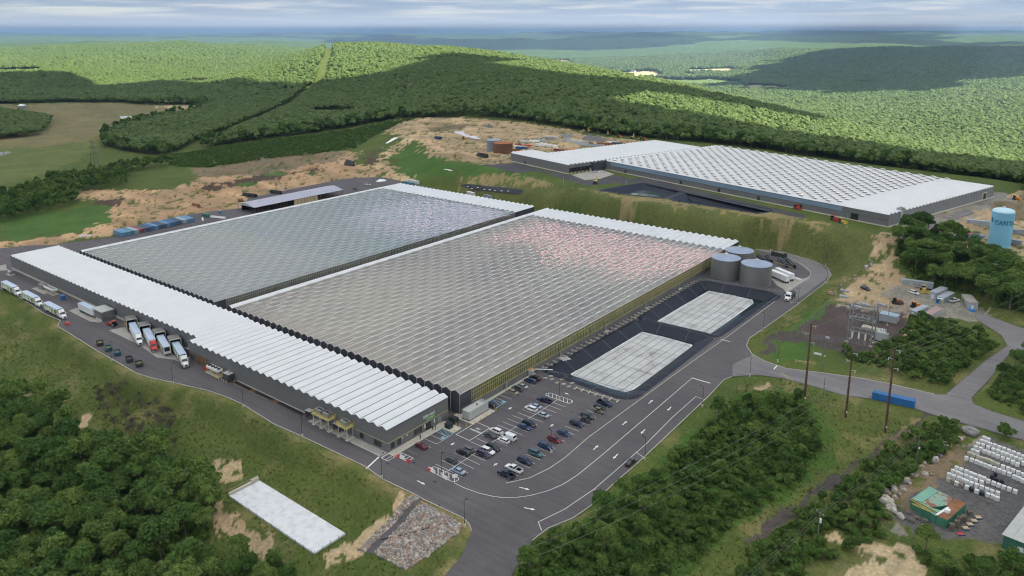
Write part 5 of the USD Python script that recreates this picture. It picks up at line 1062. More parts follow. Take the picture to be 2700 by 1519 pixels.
def implement(label, x, y, rz, m):
    t = thing('implement', label, 'implement', (x, y, 0), rz); f = MB().path([(-1.2, -.8, .5), (1.2, -.8, .5), (1.2, .8, .5), (-1.2, .8, .5), (-1.2, -.8, .5)], .08, 5).path([(1.2, 0, .5), (2.2, 0, .5)], .08, 5); obj('frame', f, m, t)
    for k in range(5): obj('tine', MB().path([(-1.0+k*.5, 0, .5), (-1.1+k*.5, .2, .2), (-.9+k*.5, .3, .02)], .05, 4), m, t)
    obj('hopper', MB().box((.2, 0, .9), (1.1, .9, .6), taper=1.2), m, t)
implement('red farm implement left alone by the kerb in front of the parked trucks', -187.4, -13.6, .4, 'bright_red'); implement('dark red machine frame standing beside the white fan unit', -97.6, -1.6, .2, 'red_paint')
mat('compost', (.12, .16, .04), .95, var=.5, scale=2.0); mat('bin_blue', (.015, .09, .16), .5, var=.15); mat('brown_waste', (.12, .10, .07), .95, var=.5, scale=2.0)
for i, (u, v) in enumerate(((957, 760), (1040, 808), (1122, 852), (1237, 915), (1330, 958))):
    p = at(*Y0((u, v))[0]); t = thing('tipping_bin', ('black bin of green waste, first of five by the kerb', 'blue bin of green waste, second of five by the kerb', 'blue bin of brown waste, beside the kerb lamp post', 'empty grey bin, fourth of five by the kerb', 'black bin of green waste, nearest the last dock')[i], 'waste bin', (p[0], p[1], 0), -.35)
    m = ('chassis', 'bin_blue', 'bin_blue', 'chassis', 'chassis')[i]
    for s in (-1, 1): obj('side', MB().box((0, s*1.15, .95), (3.6, .09, 1.1)), m, t)
    obj('end', MB().box((1.8, 0, .95), (.09, 2.3, 1.1)), m, t); obj('end', MB().box((-1.8, 0, .95), (.09, 2.3, 1.1)), m, t); obj('floor', MB().box((0, 0, .45), (3.6, 2.3, .1)), 'chassis', t)
    obj('load', MB().box((0, 0, .85), (3.4, 2.15, .7), taper=.75), ('compost', 'compost', 'brown_waste', 'chassis', 'compost')[i], t)
    for xx in (-.5, .5):
        for s in (-1, 1): wheel(t, xx, s*1.1, .38, .25)
# cars and machines in the trailers' yard
def gcar(lab, p, rz, col, kind): w = g1(*p); car(lab, w[0], w[1], rz, col, kind, float(w[2])+.02)
gcar('white SUV parked by the yellow machine and office trailers', V2((258, 888))[0], -.3, 'white', 'suv'); gcar('white pickup beside the greenish office trailer', V2((965, 1025))[0], 1.1, 'white', 'pickup'); gcar('black car with white front on the dirt yard', Y4((1005, 432))[0], -.45, 'black', 'suv'); gcar('white car near tank on the hilltop earthworks', W1((205, 362))[0], .5, 'white', 'suv'); gcar('white pickup on the hilltop dock slab', W1((1760, 612))[0], -.2, 'white', 'pickup'); gcar('white van by the hilltop greenhouse dock door', Z5((1295, 512))[0], -.2, 'white', 'van')
gcar('white pickup among the heaps behind the far greenhouse', W5((1900, 300))[0], .3, 'white', 'pickup'); gcar('dark car beside the open shed end', W5((1740, 358))[0], .2, 'grey', 'suv')
def excavator(label, w, rz, m='digger_yellow', fold=1.0):
    t = thing('excavator', label, 'excavator', w, rz)
    for s in (-1, 1): obj('track', MB().loft([[(-2, s*1.2-.3, .2), (-2, s*1.2+.3, .2), (-2.2, s*1.2+.3, .7), (-2.2, s*1.2-.3, .7)], [(2, s*1.2-.3, .2), (2, s*1.2+.3, .2), (2.2, s*1.2+.3, .7), (2.2, s*1.2-.3, .7)]]).box((0, s*1.2, .5), (4.2, .6, .9)), 'chassis', t)
    obj('house', MB().box((-.8, 0, 1.75), (3.6, 2.6, 1.3), taper=.92), m, t); obj('cab', MB().box((.7, .75, 2.2), (1.3, 1.0, 1.6), taper=.9), 'car_glass', t); obj('counterweight', MB().box((-2.6, 0, 1.7), (.6, 2.6, 1.2)), 'chassis', t)
    obj('boom', MB().cyl((.8, -.3, 2.0), (3.2, -.3, 5.2*fold), .32, 6, .28).cyl((3.2, -.3, 5.2*fold), (5.0, -.3, 4.9*fold), .28, 6, .24), m, t); obj('stick', MB().cyl((5.0, -.3, 4.9*fold), (5.6, -.3, 1.6), .22, 6, .16), m, t); obj('bucket', MB().loft([[(5.2, -.9, 1.6), (5.2, .3, 1.6), (5.9, .3, 1.5), (5.9, -.9, 1.5)], [(4.9, -.8, .6), (4.9, .2, .6), (5.7, .2, .5), (5.7, -.8, .5)]]), 'chassis', t)
mat('digger_yellow', (.60, .42, .09), .45, var=.12)
EX = [(W4((985, 195))[0], 2.4, 'yellow excavator with raised boom, leftmost at the forest edge'), (W4((1305, 248))[0], 2.2, 'yellow excavator with raised boom, second along the forest edge'), (W4((1720, 300))[0], 1.8, 'yellow excavator with upright boom between two dozers at the forest edge'), (W1((1740, 800))[0], 2.0, 'small yellow excavator beside the hilltop road')]
for p, rz, lab in EX: excavator(lab, g1(*p), rz)
def dozer(label, p, rz, m='digger_yellow', cat='bulldozer'):
    w = g1(*p); t = thing('bulldozer', label, cat, w, rz)
    for s in (-1, 1): obj('track', MB().loft([[(-1.9, s*1.0-.3, .1), (-1.9, s*1.0+.3, .1), (-1.9, s*1.0+.3, 1.0), (-1.9, s*1.0-.3, 1.0)], [(1.9, s*1.0-.3, .1), (1.9, s*1.0+.3, .1), (1.9, s*1.0+.3, 1.0), (1.9, s*1.0-.3, 1.0)]]), 'chassis', t)
    obj('engine_hood', MB().box((.8, 0, 1.5), (2.2, 1.2, 1.1), taper=.9), m, t); obj('cab', MB().box((-.9, 0, 2.1), (1.4, 1.5, 1.7), taper=.9), 'car_glass', t); obj('cab_roof', MB().box((-.9, 0, 3.0), (1.6, 1.6, .15)), m, t); obj('blade', MB().box((2.6, 0, .8), (.3, 3.6, 1.4)), m, t); obj('push_arm', MB().box((1.6, 1.4, .6), (2.0, .15, .25)).box((1.6, -1.4, .6), (2.0, .15, .25)), m, t)
dozer('yellow bulldozer between the two leftmost excavators', W4((1125, 210))[0], 2.0); dozer('orange articulated hauler by the forest edge', W4((1495, 272))[0], 0.2, 'orange_paint', 'hauler'); dozer('yellow bulldozer near the right end of the machine line', W4((1850, 312))[0], 2.6); dozer('orange bulldozer at the right end of machine line', W4((1930, 325))[0], .2, 'orange_paint'); dozer('yellow bulldozer parked under the long office trailer', V2((430, 850))[0], -1.2); dozer('orange roller machine behind the grey office trailers', V2((285, 1130))[0], .8, 'orange_paint', 'roller'); dozer('old dark loader on the yard beside the substation', Y4((1220, 530))[0], .4, 'rust', 'loader')
dozer('red machine in front of the hilltop greenhouse wall', Z5((862, 434))[0], -.3, 'bright_red', 'loader'); dozer('dark red machine on the road below the hilltop greenhouse', Z5((1140, 520))[0], -.3, 'red_paint', 'loader'); dozer('yellow machine on the road below the hilltop greenhouse', Z5((1200, 540))[0], -.3, 'yellow', 'loader'); dozer('orange machine on the track right of the hilltop greenhouse', W0((2360, 310))[0], -.2, 'orange_paint', 'loader'); dozer('small yellow digger in the hilltop earthworks beside plastic sheet', W3((800, 365))[0], .3)
# people at the office entrance
mat('skin', (.42, .26, .19), .6); mat('dark_cloth', (.02, .02, .025), .85); mat('black_cloth', (.012, .012, .014), .85); mat('hair', (.03, .02, .015), .8)
def person(label, x, y, rz, step=.0, m='dark_cloth'):
    import manifold3d as m3
    t = thing('person', label, 'person', (x, y, .13), rz)
    def limb(pts):
        out = []
        for (a, ra), (b, rb) in zip(pts[:-1], pts[1:]):
            sa = m3.Manifold.sphere(ra, 12).translate(a); sb = m3.Manifold.sphere(rb, 12).translate(b); out.append(m3.Manifold.batch_hull([sa, sb]))
        return out
    s = step; parts = []
    parts += limb([((0, 0, .95), .15), ((0, 0, 1.25), .16), ((0, 0, 1.42), .13), ((0, 0, 1.54), .06)])
    for k in (-1, 1):
        parts += limb([((0, k*.10, .93), .10), ((k*s*.25, k*.11, .5), .065), ((k*s*.4-.05*abs(s), k*.11, .08), .045), ((k*s*.4+.12, k*.12, .04), .04)])
        parts += limb([((0, k*.19, 1.42), .065), ((-k*s*.15, k*.25, 1.13), .048), ((-k*s*.25+.1, k*.24, .88), .035)])
    b = m3.Manifold.batch_boolean(parts, m3.OpType.Add).refine_to_length(.06); mm = b.to_mesh(); tm = trimesh.Trimesh(mm.vert_properties[:, :3], mm.tri_verts); trimesh.smoothing.filter_taubin(tm, iterations=6)
    obj('clothed_body', MB().tm(tm), m, t, smooth=True)
    hd_ = trimesh.creation.icosphere(2, .105); hd_.apply_scale([1.05, .82, 1.2]); hd_.apply_translation([.02, 0, 1.66]); ns = trimesh.creation.icosphere(1, .022); ns.apply_translation([.135, 0, 1.65]); obj('head', MB().tm(hd_).tm(ns), 'skin', t, smooth=True)
    hr = trimesh.creation.icosphere(2, .113); hr.apply_scale([1.02, .86, 1.12]); hr.apply_translation([-.012, 0, 1.70]); obj('hair', MB().tm(hr), 'hair', t, smooth=True)
    for k in (-1, 1):
        h = MB().box((-k*s*.25+.11, k*.24, .82), (.05, .03, .09))
        for q in range(4): h.cyl((-k*s*.25+.09+q*.014, k*.24, .78), (-k*s*.25+.10+q*.016, k*.235, .71+.006*abs(q-1.5)), .008, 5)
        h.cyl((-k*s*.25+.135, k*.24, .83), (-k*s*.25+.155, k*.225, .77), .009, 5); obj('hand', h, 'skin', t)
person('person in black standing right by the office entrance doors', 1.55, 17.9, -.8, .1, 'black_cloth'); person('person in dark clothes next to the one at the entrance', 2.05, 18.6, -2.2, .15); person('person in dark clothes walking on the footway near the dark red car', 2.5, 11.3, 1.5, .7, 'black_cloth')
# ------------------------------------------------------------------ plant along the packing hall
def fan_unit(label, x, y, n, L=8.4, rz=0.0, w=2.2, leg='yellow'):
    t = thing('cooling_unit', label, 'cooling unit', (x, y, 0), rz)
    obj('casing', MB().box((0, 0, 2.3), (L, w, .9)), 'plastic_white', t); fl = MB()
    for k in range(n):
        xx = -L/2+(k+.5)*L/n; obj('fan', MB().cyl((xx, 0, 2.75), (xx, 0, 2.9), .75, 14), 'black', t)
    for xx in (-L/2+.2, 0, L/2-.2):
        for s in (-1, 1): obj('leg', MB().box((xx, s*(w/2-.15), .93), (.16, .16, 1.85)), leg, t)
    obj('slab', MB().box((0, 0, .06), (L+1, w+.8, .12)), 'concrete', t)
fan_unit('white cooling unit with four dark fans on yellow legs, beside the dark blue cabinet', -91.6, -1.6, 4, 7.6); fan_unit('small white fan unit tucked beside the last loading dock', -110.5, 1.6, 3, 5.0)
fan_unit('cream cooling unit with V-shaped coils by the far part of the hall wall', -238.5, .2, 5, 11, leg='galvanised')
t = thing('cabinet', 'dark blue equipment cabinet with grey top and exhaust by the yellow posts', 'cabinet', (-82.8, -1.4, 0)); obj('body', MB().box((0, 0, 1.4), (3.6, 2.4, 2.8)), 'navy_panel', t); obj('top', MB().box((0, 0, 2.85), (3.7, 2.5, .1)), 'grey_frame', t); obj('exhaust', MB().cyl((.3, .3, 2.9), (.3, .3, 4.2), .25, 8), 'galvanised', t)
t = thing('cabinet', 'dark blue cabinet by the small white fan unit beside the docks', 'cabinet', (-114.6, 2.2, 0)); obj('body', MB().box((0, 0, 1.3), (2.6, 2.0, 2.6)), 'navy_panel', t); obj('top', MB().box((0, 0, 2.65), (2.7, 2.1, .1)), 'grey_frame', t)
t = thing('cabinet', 'bright blue cabinet on the kerb strip near the parked white trailer', 'cabinet', (-222.8, -.6, 0)); obj('body', MB().box((0, 0, 1.1), (2.4, 1.8, 2.2)), 'blue_bright' if 0 else 'porta_blue' if 'porta_blue' in MAT else 'blue_paint', t); obj('top', MB().box((0, 0, 2.25), (2.5, 1.9, .1)), 'blue_paint', t)
t = thing('pump_skid', 'grey pump skid with pipes at the far left end of the packing hall', 'pump', (-286, -.5, 0)); obj('tank', MB().cyl((-1.5, 0, 1.2), (1.5, 0, 1.2), .9, 12), 'galvanised', t); obj('pipe', MB().path([(1.5, 0, 1.2), (2.6, 0, 1.2), (2.6, 0, 2.6), (2.6, 3, 2.6)], .15, 6), 'galvanised', t); obj('slab', MB().box((0, 0, .08), (5, 2.6, .16)), 'concrete', t)
t = thing('generator', 'grey pump house box with stack next to the V-shaped cooling unit', 'generator', (-247.5, .2, 0)); obj('body', MB().box((0, 0, 1.3), (4.2, 2.6, 2.6)), 'grey_panel', t); obj('slab', MB().box((2, -1.0, .05), (14, 4.4, .1)), 'slab', t); obj('stack', MB().cyl((1, 0, 2.6), (1, 0, 3.6), .3, 8), 'galvanised', t)
def bollard(x, y, label, group, m='yellow', h=1.1): solo('bollard', MB().cyl((0, 0, -.1), (0, 0, h), .11, 8).cyl((0, 0, h), (0, 0, h+.08), .11, 8, .03), m, label, 'bollard', (x, y, 0), 0, group)
for x, y in ((-94.5, -3.2), (-89.0, -3.3), (-86.2, -3.3), (-84.4, -3.4), (-82.9, -3.5), (-81.4, -3.4), (-79.6, -1.0)): bollard(x, y, 'yellow bollard in front of the four-fan cooling unit and blue cabinet', 'bollards by the cooling unit')
for x, y in ((-166.0, 1.0), (-164.6, .8), (-104.0, .6), (-101.4, .4), (-98.8, 1.2), (-106.5, 1.0)): bollard(x, y, 'yellow bollard beside a dock door of the packing hall', 'bollards at the dock doors', h=1.3)
for x, y in ((9.6, 29.2), (9.7, 32.0), (9.7, 35.0), (9.6, 38.0), (9.5, 40.4), (8.3, 40.8), (8.6, 26.3), (7.0, 24.8), (5.3, 24.9), (8.0, 21.3)): bollard(x, y, 'yellow bollard around the generator and dumpsters', 'bollards round the generator')
for x0, x1 in ((-168.5, -166.6), (-164.0, -162.0)): obj('dock_door', MB().box(((x0+x1)/2, 3.75, 1.6), (2.0, .3, 3.2)), 'black', ph)
mat('dock_rust', (.18, .10, .055), .8, var=.3)
for x in (-106.2, -103.0, -99.8): obj('dock_door', MB().box((x, -.1, 1.7), (2.4, .25, 3.4)), 'dock_rust', ph)
obj('trench_floor', MB().box((-59.5, -.95, .02), (40, 1.7, .02)), 'black', ph); obj('trench_kerb', MB().box((-59.5, -.06, .2), (40.5, .1, .4)), 'concrete', ph)
for x in (-68.4, -55.2): obj('trench_grate', MB().box((x, -.95, .06), (2.4, 1.4, .06)), 'dock_rust', ph)
def platform(label, x, y, n):
    w = 3.6*n+1.2; t = thing('unit_platform', label, 'platform', (x, y, 0)); zd = 4.0
    obj('deck', MB().box((0, 0, zd), (w, 3.2, .28)), 'cream_frame', t)
    for k in range(n+1):
        xx = -w/2+.4+(w-.8)*k/n
        for s in (-1, 1): obj('leg', MB().box((xx, s*1.2, zd/2), (.22, .22, zd)), 'concrete', t)
        obj('footing', MB().box((xx, 0, .12), (1.2, 3.2, .24)), 'concrete', t)
    for k in range(n):
        xx = (k-(n-1)/2)*3.6; u = obj('air_unit', MB().box((xx, .1, zd+1.0), (2.6, 1.9, 1.5), base=False), 'galvanised', t); obj('fan', MB().cyl((xx-.5, .1, zd+1.75), (xx-.5, .1, zd+1.85), .5, 10).cyl((xx+.6, .1, zd+1.75), (xx+.6, .1, zd+1.85), .5, 10), 'black', u)
    r = MB(); c = [(-w/2, -1.6), (w/2, -1.6), (w/2, 1.6), (-w/2, 1.6), (-w/2, -1.6)]
    for z in (zd+.6, zd+1.15): r.path([(*p, z) for p in c], .05, 5)
    for a, b in zip(c[:-1], c[1:]):
        for q in np.linspace(0, 1, 4)[:-1]: r.cyl((a[0]+(b[0]-a[0])*q, a[1]+(b[1]-a[1])*q, zd), (a[0]+(b[0]-a[0])*q, a[1]+(b[1]-a[1])*q, zd+1.15), .05, 5)
    obj('railing', r, 'yellow', t)
    return t
platform('raised platform carrying two air units inside yellow railings, on pale legs', -27.8, -1.9, 2); platform('raised platform with one air unit and yellow railings nearest the hall corner', -17.2, -1.9, 1)
for i, x in enumerate((-36.6, -22.4)):
    t = thing('dock_shelter', ('small dark door shelter left of the two-unit platform', 'small dark door shelter between both platforms')[i], 'dock shelter', (x, -.9, 0)); obj('roof', MB().box((0, 0, 2.6), (2.6, 1.8, .1)), 'grey_frame', t); obj('side_wall', MB().box((-1.2, 0, 1.28), (.12, 1.7, 2.54)), 'dark_panel', t); obj('side_wall', MB().box((1.2, 0, 1.28), (.12, 1.7, 2.54)), 'dark_panel', t); obj('opening', MB().box((0, .6, 1.2), (2.2, .1, 2.4)), 'black', t)
t = thing('generator', 'long pale grey generator enclosure with rounded corners beside the car park', 'generator', (5.5, 34.4, 0))
gp_ = Polygon([(-1.6, -5.0), (1.6, -5.0), (1.6, 5.0), (-1.6, 5.0)]).buffer(-.3).buffer(.3); obj('enclosure', MB().prism(gp_, .35, 3.3), 'grey_frame', t, smooth=30); obj('base_frame', MB().box((0, 0, .18), (3.3, 10.2, .34)), 'chassis', t); obj('roof_grille', MB().box((0, 4.0, 3.32), (2.6, 1.6, .06)), 'galvanised', t); obj('exhaust', MB().cyl((.2, .6, 3.3), (.2, .6, 3.75), .22, 10), 'black', t); obj('corner_seam', MB().box((1.61, -3.2, 1.8), (.03, .08, 2.9)).box((1.61, .8, 1.8), (.03, .08, 2.9)).box((1.61, 3.0, 1.8), (.03, .08, 2.9)), 'galvanised', t)
for lab, x, y, s in (('smaller dark green dumpster by the hall corner', 4.6, 22.3, 1.0), ('larger dark green dumpster next to the generator', 3.2, 26.0, 1.35)):
    t = thing('dumpster', lab, 'dumpster', (x, y, .12)); obj('bin', MB().loft([[(-1.0*s, -.9, 0), (1.0*s, -.9, 0), (1.0*s, .9, 0), (-1.0*s, .9, 0)], [(-1.1*s, -1.0, 1.5), (1.1*s, -1.0, 1.5), (1.1*s, 1.0, 1.5), (-1.1*s, 1.0, 1.5)]]), 'green_paint', t); obj('lid', MB().box((-.5*s, 0, 1.62), (1.0*s, 2.1, .1)), 'black', t); obj('lid', MB().box((.55*s, 0, 1.60), (1.0*s, 2.1, .1)), 'black', t); obj('side_pocket', MB().box((0, 1.05, .9), (1.6*s, .14, .2)).box((0, -1.05, .9), (1.6*s, .14, .2)), 'green_paint', t)
mat('barrier_red', (.60, .04, .03), .5); mat('barrier_white', (.70, .69, .64), .6)
for lab, (u, v), m, rz, L in (('long white plastic barrier at left end of the striped island', V7((1115, 1150))[0], 'barrier_white', -.1, 2.6), ('white plastic barrier in front of the striped island lamp', V7((1395, 1300))[0], 'barrier_white', -.15, 2.2), ('white plastic barrier at the right end of the striped island', V7((1605, 1275))[0], 'barrier_white', .8, 1.5), ('white plastic barrier in the hatched corner by the office', V7((490, 870))[0], 'barrier_white', .0, 1.8), ('red plastic barrier at the outer tip of the hatched corner', V7((620, 960))[0], 'barrier_red', .2, 1.1), ('red plastic barrier nearest the office corner', V7((405, 850))[0], 'barrier_red', 1.2, .9), ('small red barrier at the left tip of the striped island', V7((1062, 1140))[0], 'barrier_red', .9, .8)):
    p = at(u, v); solo('road_barrier', MB().loft([[(-L/2, -.3, 0), (L/2, -.3, 0), (L/2, .3, 0), (-L/2, .3, 0)], [(-L/2, -.24, .3), (L/2, -.24, .3), (L/2, .24, .3), (-L/2, .24, .3)], [(-L/2, -.1, .9), (L/2, -.1, .9), (L/2, .1, .9), (-L/2, .1, .9)]]), m, lab, 'barrier', (p[0], p[1], 0), rz)
# pressure racks and pipe frame in the tank yard
for i, (x, y, L, rz) in enumerate(((28.7, 267.0, 14, -1.25), (32.8, 267.5, 14, -1.25), (20.5, 268.5, 10, -1.25), (16.2, 267.5, 10, -1.25))):
    t = thing('gas_cooler', 'grey steel rack of finned pipes by the loop road, ' + ('third', 'outermost', 'second', 'first')[i] + ' from the rear tank', 'rack', (x, y, 0), rz+math.pi/2+.32)
    obj('core', MB().box((0, 0, 1.3), (1.5, L, 1.5)), 'black', t)
    for s in (-1, 1):
        obj('side_frame', MB().box((s*.85, 0, 2.1), (.16, L, .16)).box((s*.85, 0, .6), (.16, L, .16)), 'galvanised', t)
        for k in range(10): obj('strut', MB().box((s*.86, -L/2+(k+.5)*L/10, 1.35), (.12, .16, 1.5)), 'galvanised', t)
t = thing('dark_tank_bank', 'low black block of tubes at the back of the tank yard', 'rack', (22.0, 280.5, 0), -.25); obj('block', MB().box((0, 0, 1.2), (8, 3.2, 2.4)), 'chassis', t); obj('fittings', MB().box((0, 0, 2.5), (6, .3, .2)), 'concrete', t)
t = thing('overhead_pipe', 'yellow pipe frame over the white gas trailers', 'pipe'); obj('pipe', MB().path([(26.8, 258, 3.2), (37.2, 254.6, 3.2), (39.2, 252.6, 3.2), (39.2, 252.6, .3)], .12, 6), 'cream_frame', t); obj('post', MB().cyl((37.2, 254.6, 0), (37.2, 254.6, 3.2), .1, 6).cyl((31.2, 256.5, 0), (31.2, 256.5, 3.2), .1, 6), 'cream_frame', t)
t = thing('pipe_bundle', 'white pipes lying on the ground beside the gas trailers', 'pipes', (42.5, 246, 0), -.4); [obj('pipe', MB().cyl((-3, k*.4, .2), (3, k*.4, .2), .17, 8), 'white_paint', t) for k in range(4)]

# ------------------------------------------------------------------ shipping containers, office trailers, sheds
CC = {n: mat('box_'+n, c, .55, var=.12, scale=.5) for n, c in dict(blue=(.025, .10, .24), lightblue=(.10, .25, .40), paleblue=(.30, .40, .47), navy=(.02, .05, .13), slate=(.05, .075, .10), red=(.28, .045, .04), teal=(.06, .20, .24), white=(.65, .65, .63), green=(.05, .16, .11), oxide=(.22, .06, .04), grey=(.24, .26, .28), bright=(.02, .13, .34)).items()}
def container(label, p, rz, m, L=12.2, z=None, group=None, w=2.44, h=2.6):
    """p: middle of the door end, length towards +x"""
    t = thing('shipping_container', label, 'container', (p[0], p[1], p[2] if len(p) > 2 else 0), rz, group); m = 'box_'+m
    for s in (-1, 1):
        xs = np.linspace(.08, L-.08, 25 if L > 8 else 15); q = []
        for k, x in enumerate(xs): q += [(x, s*(w/2-.02-(.04 if (k % 2) else 0)))]
        b = MB(); n = len(q); b.add([(x, y, .12) for x, y in q]+[(x, y, h-.1) for x, y in q], [(k, k+1, k+1+n, k+n) if s < 0 else (k+1, k, k+n, k+1+n) for k in range(n-1)]); obj('side_wall', b, m, t)
        obj('bottom_rail', MB().box((L/2, s*(w/2-.04), .08), (L, .08, .16)), m, t); obj('top_rail', MB().box((L/2, s*(w/2-.03), h-.05), (L, .06, .1)), m, t)
    obj('roof_sheet', MB().box((L/2, 0, h-.03), (L-.04, w-.04, .05)), m, t); obj('floor', MB().box((L/2, 0, .14), (L, w-.1, .1)), 'chassis', t); obj('end_wall', MB().box((L-.04, 0, h/2+.05), (.08, w-.06, h-.15)), m, t)
    for s in (-1, 1):
        d = obj('door', MB().box((.04, s*w/4, h/2+.05), (.08, w/2-.05, h-.25)), m, t); obj('lock_bar', MB().cyl((-.03, s*w/4+.2, .2), (-.03, s*w/4+.2, h-.15), .035, 5).cyl((-.03, s*w/4-.25, .2), (-.03, s*w/4-.25, h-.15), .035, 5).box((-.02, s*w/4, 1.15), (.04, .34, .28)), 'galvanised', d)
        obj('corner_post', MB().box((.03, s*(w/2-.06), h/2), (.16, .14, h)).box((L-.03, s*(w/2-.06), h/2), (.16, .14, h)), m, t)
    return t
cols = ['lightblue', 'lightblue', 'teal', 'paleblue', 'red', 'slate', 'navy', 'blue', 'lightblue', 'navy', 'slate', 'lightblue', 'blue', 'blue', 'navy', 'paleblue', 'lightblue', 'lightblue']
words = ['first, nearest the dark road corner', 'second', 'third', 'fourth', 'fifth, next to the grey one', 'sixth, beside the red one', 'seventh', 'eighth', 'ninth', 'tenth', 'eleventh', 'twelfth', 'thirteenth', 'fourteenth', 'fifteenth, just before the gap', 'sixteenth, just after the gap', 'seventeenth', 'last, at the far end']
cn = dict(lightblue='light blue', teal='teal', paleblue='pale grey-blue', red='red', slate='dark slate', navy='navy', blue='blue', bright='bright blue', oxide='dark red', grey='grey', white='white')
for k in range(18):
    y = 73.6+2.66*k+(1.4 if k >= 15 else 0); container(f'{cn[cols[k]]} container in the row left of the greenhouse, {words[k]}', (-314.6-rng.uniform(0, .5)-(.035*(y-73)), y, 0), math.pi, cols[k], 12.2)
r0 = at(*W0((1635, 1066))[0], 12.6); dz = 12.6
for k, c in enumerate(('lightblue', 'blue', 'red', 'blue', 'lightblue', 'red', 'navy')):
    q = (r0[0]-1.2-2.52*k*math.cos(.28), r0[1]+.3+2.52*k*math.sin(.28), dz)
    container(f'{cn[c]} shipping container in the row of seven behind the trees, ' + ('nearest the tower', 'second from the tower', 'third from the tower', 'middle one', 'fifth from the tower', 'sixth from the tower', 'half hidden by the trees')[k], q, math.pi/2-.28, c, 12.2)
a, b = at(*Y4((1050, 1190))[0]), at(*Y4((1345, 1258))[0]); rz = math.atan2(b[1]-a[1], b[0]-a[0]); mid = a+np.array([-math.sin(rz), math.cos(rz), 0])*1.25
container('long bright blue shipping container on the verge of the public road', (mid[0], mid[1], float(H(mid[0], mid[1])[0])), rz, 'bright', np.linalg.norm(b-a))
for lab, p_, rz, c, L in (('navy shipping container alone on the hilltop earthworks', W3((310, 358))[0], -.1, 'navy', 9), ('dark red container behind the hilltop packing hall', W1((1040, 255))[0], .18, 'oxide', 12.2), ('blue container beside the rusty tank', W1((395, 215))[0], .2, 'blue', 12), ('teal container behind the grey greenhouse roof', W5((2400, 285))[0], -.1, 'teal', 12), ('white container behind the teal one at the grey greenhouse end', W5((2470, 262))[0], -.1, 'white', 12),
        ('dark green container past the end of the left container row', Z3((1535, 490))[0], .1, 'green', 6), ('grey container at the right edge behind the water tower', W0((2240, 890))[0], .35, 'grey', 12), ('grey-blue container low beside the water tower shaft', W0((2230, 1060))[0], -.3, 'grey', 6.1), ('grey equipment container behind the pit at the grey greenhouse end', Z4((1080, 345))[0], -.3, 'grey', 9), ('white container in pit behind the grey greenhouse', Z4((955, 322))[0], -.3, 'white', 9)):
    w = g1(*p_); container(lab, (w[0], w[1], w[2]), rz, c, L)
def quad_box(name, label, cat, s0, s1, l1, h, wall, roof, zb=.0, windows=(), lift=.0):
    """box from three base corners read in the photograph: short end s0-s1, long side s1-l1"""
    A, B_, C_ = g1(*s0), g1(*s1), g1(*l1); z = min(A[2], B_[2], C_[2])+lift; A, B_, C_ = A[:2], B_[:2], C_[:2]
    u = C_-B_; Lx = np.linalg.norm(u); rz = math.atan2(u[1], u[0]); n = np.array([-u[1], u[0]])/Lx; wdt = float((A-B_)@n)
    t = thing(name, label, cat, (B_[0], B_[1], z), rz); sg = 1 if wdt > 0 else -1; wv = min(max(abs(wdt), 2.4), 30)*sg
    obj('walls', MB().box((Lx/2, wv/2, h/2), (Lx, abs(wv), h)), wall, t); obj('roof', MB().box((Lx/2, wv/2, h+.06), (Lx+.2, abs(wv)+.2, .12)), roof, t)
    for q in windows: w = obj('window', MB().box((Lx*q, -sg*.03, h*.58), (.9, .1, .8)), 'window_frame_white' if 0 else 'trailer_white', t); obj('pane', MB().box((Lx*q, -sg*.06, h*.58), (.74, .1, .64)), 'window', w)
    obj('end_door', MB().box((-.03, wv*.5, 1.15), (.08, .95, 2.1)), 'trailer_white', t)
    if lift: obj('underframe', MB().box((Lx/2, wv/2, -lift/2), (Lx*.96, abs(wv)*.7, lift)), 'chassis', t)
    return t
mat('office_grey', (.34, .36, .38), .6, var=.06); mat('office_roof', (.33, .36, .40), .5, var=.08); mat('office_teal', (.19, .26, .27), .6, var=.06); mat('stained_roof', (.34, .31, .28), .8, var=.25, scale=.9); mat('rusty_roof', (.36, .25, .23), .75, var=.4, scale=1.4)
quad_box('office_trailer', 'longest grey office trailer with small windows, against the trees', 'office trailer', V2((30, 690))[0], V2((38, 720))[0], V2((590, 830))[0], 2.9, 'office_grey', 'office_roof', windows=(.08, .2, .42, .56), lift=.5)
quad_box('office_trailer', 'grey office trailer seen end-on beside the yellow bulldozer', 'office trailer', V2((518, 965))[0], V2((640, 995))[0], V2((838, 882))[0], 3.3, 'office_grey', 'office_roof', windows=(.3, .75))
quad_box('office_trailer', 'greenish grey office trailer behind the blue portable toilet', 'office trailer', V2((668, 1010))[0], V2((775, 1060))[0], V2((965, 935))[0], 2.6, 'office_teal', 'office_roof', windows=(.45,))
quad_box('office_trailer', 'office trailer with stained roof standing by the gravel road bend', 'office trailer', V2((1345, 1150))[0], V2((1180, 1140))[0], V2((1078, 930))[0], 3.4, 'office_grey', 'stained_roof', windows=(.4, .8))
quad_box('office_trailer', 'pale grey office trailer with three windows beside the substation fence', 'office trailer', V2((200, 1262))[0], V2((282, 1305))[0], V2((512, 1185))[0], 2.8, 'office_grey', 'office_roof', windows=(.15, .5, .88))
quad_box('office_trailer', 'office trailer with reddish flaking roof at the shrub edge', 'office trailer', V2((430, 1320))[0], V2((540, 1372))[0], V2((765, 1228))[0], 2.9, 'office_grey', 'rusty_roof', windows=(.3, .88))
quad_box('office_trailer', 'long pale grey trailer in the yard left of the water tower', 'office trailer', W0((1490, 690))[0], W0((1510, 715))[0], W0((1890, 800))[0], 3.2, 'office_grey', 'office_roof', windows=(.05, .6), lift=.5)
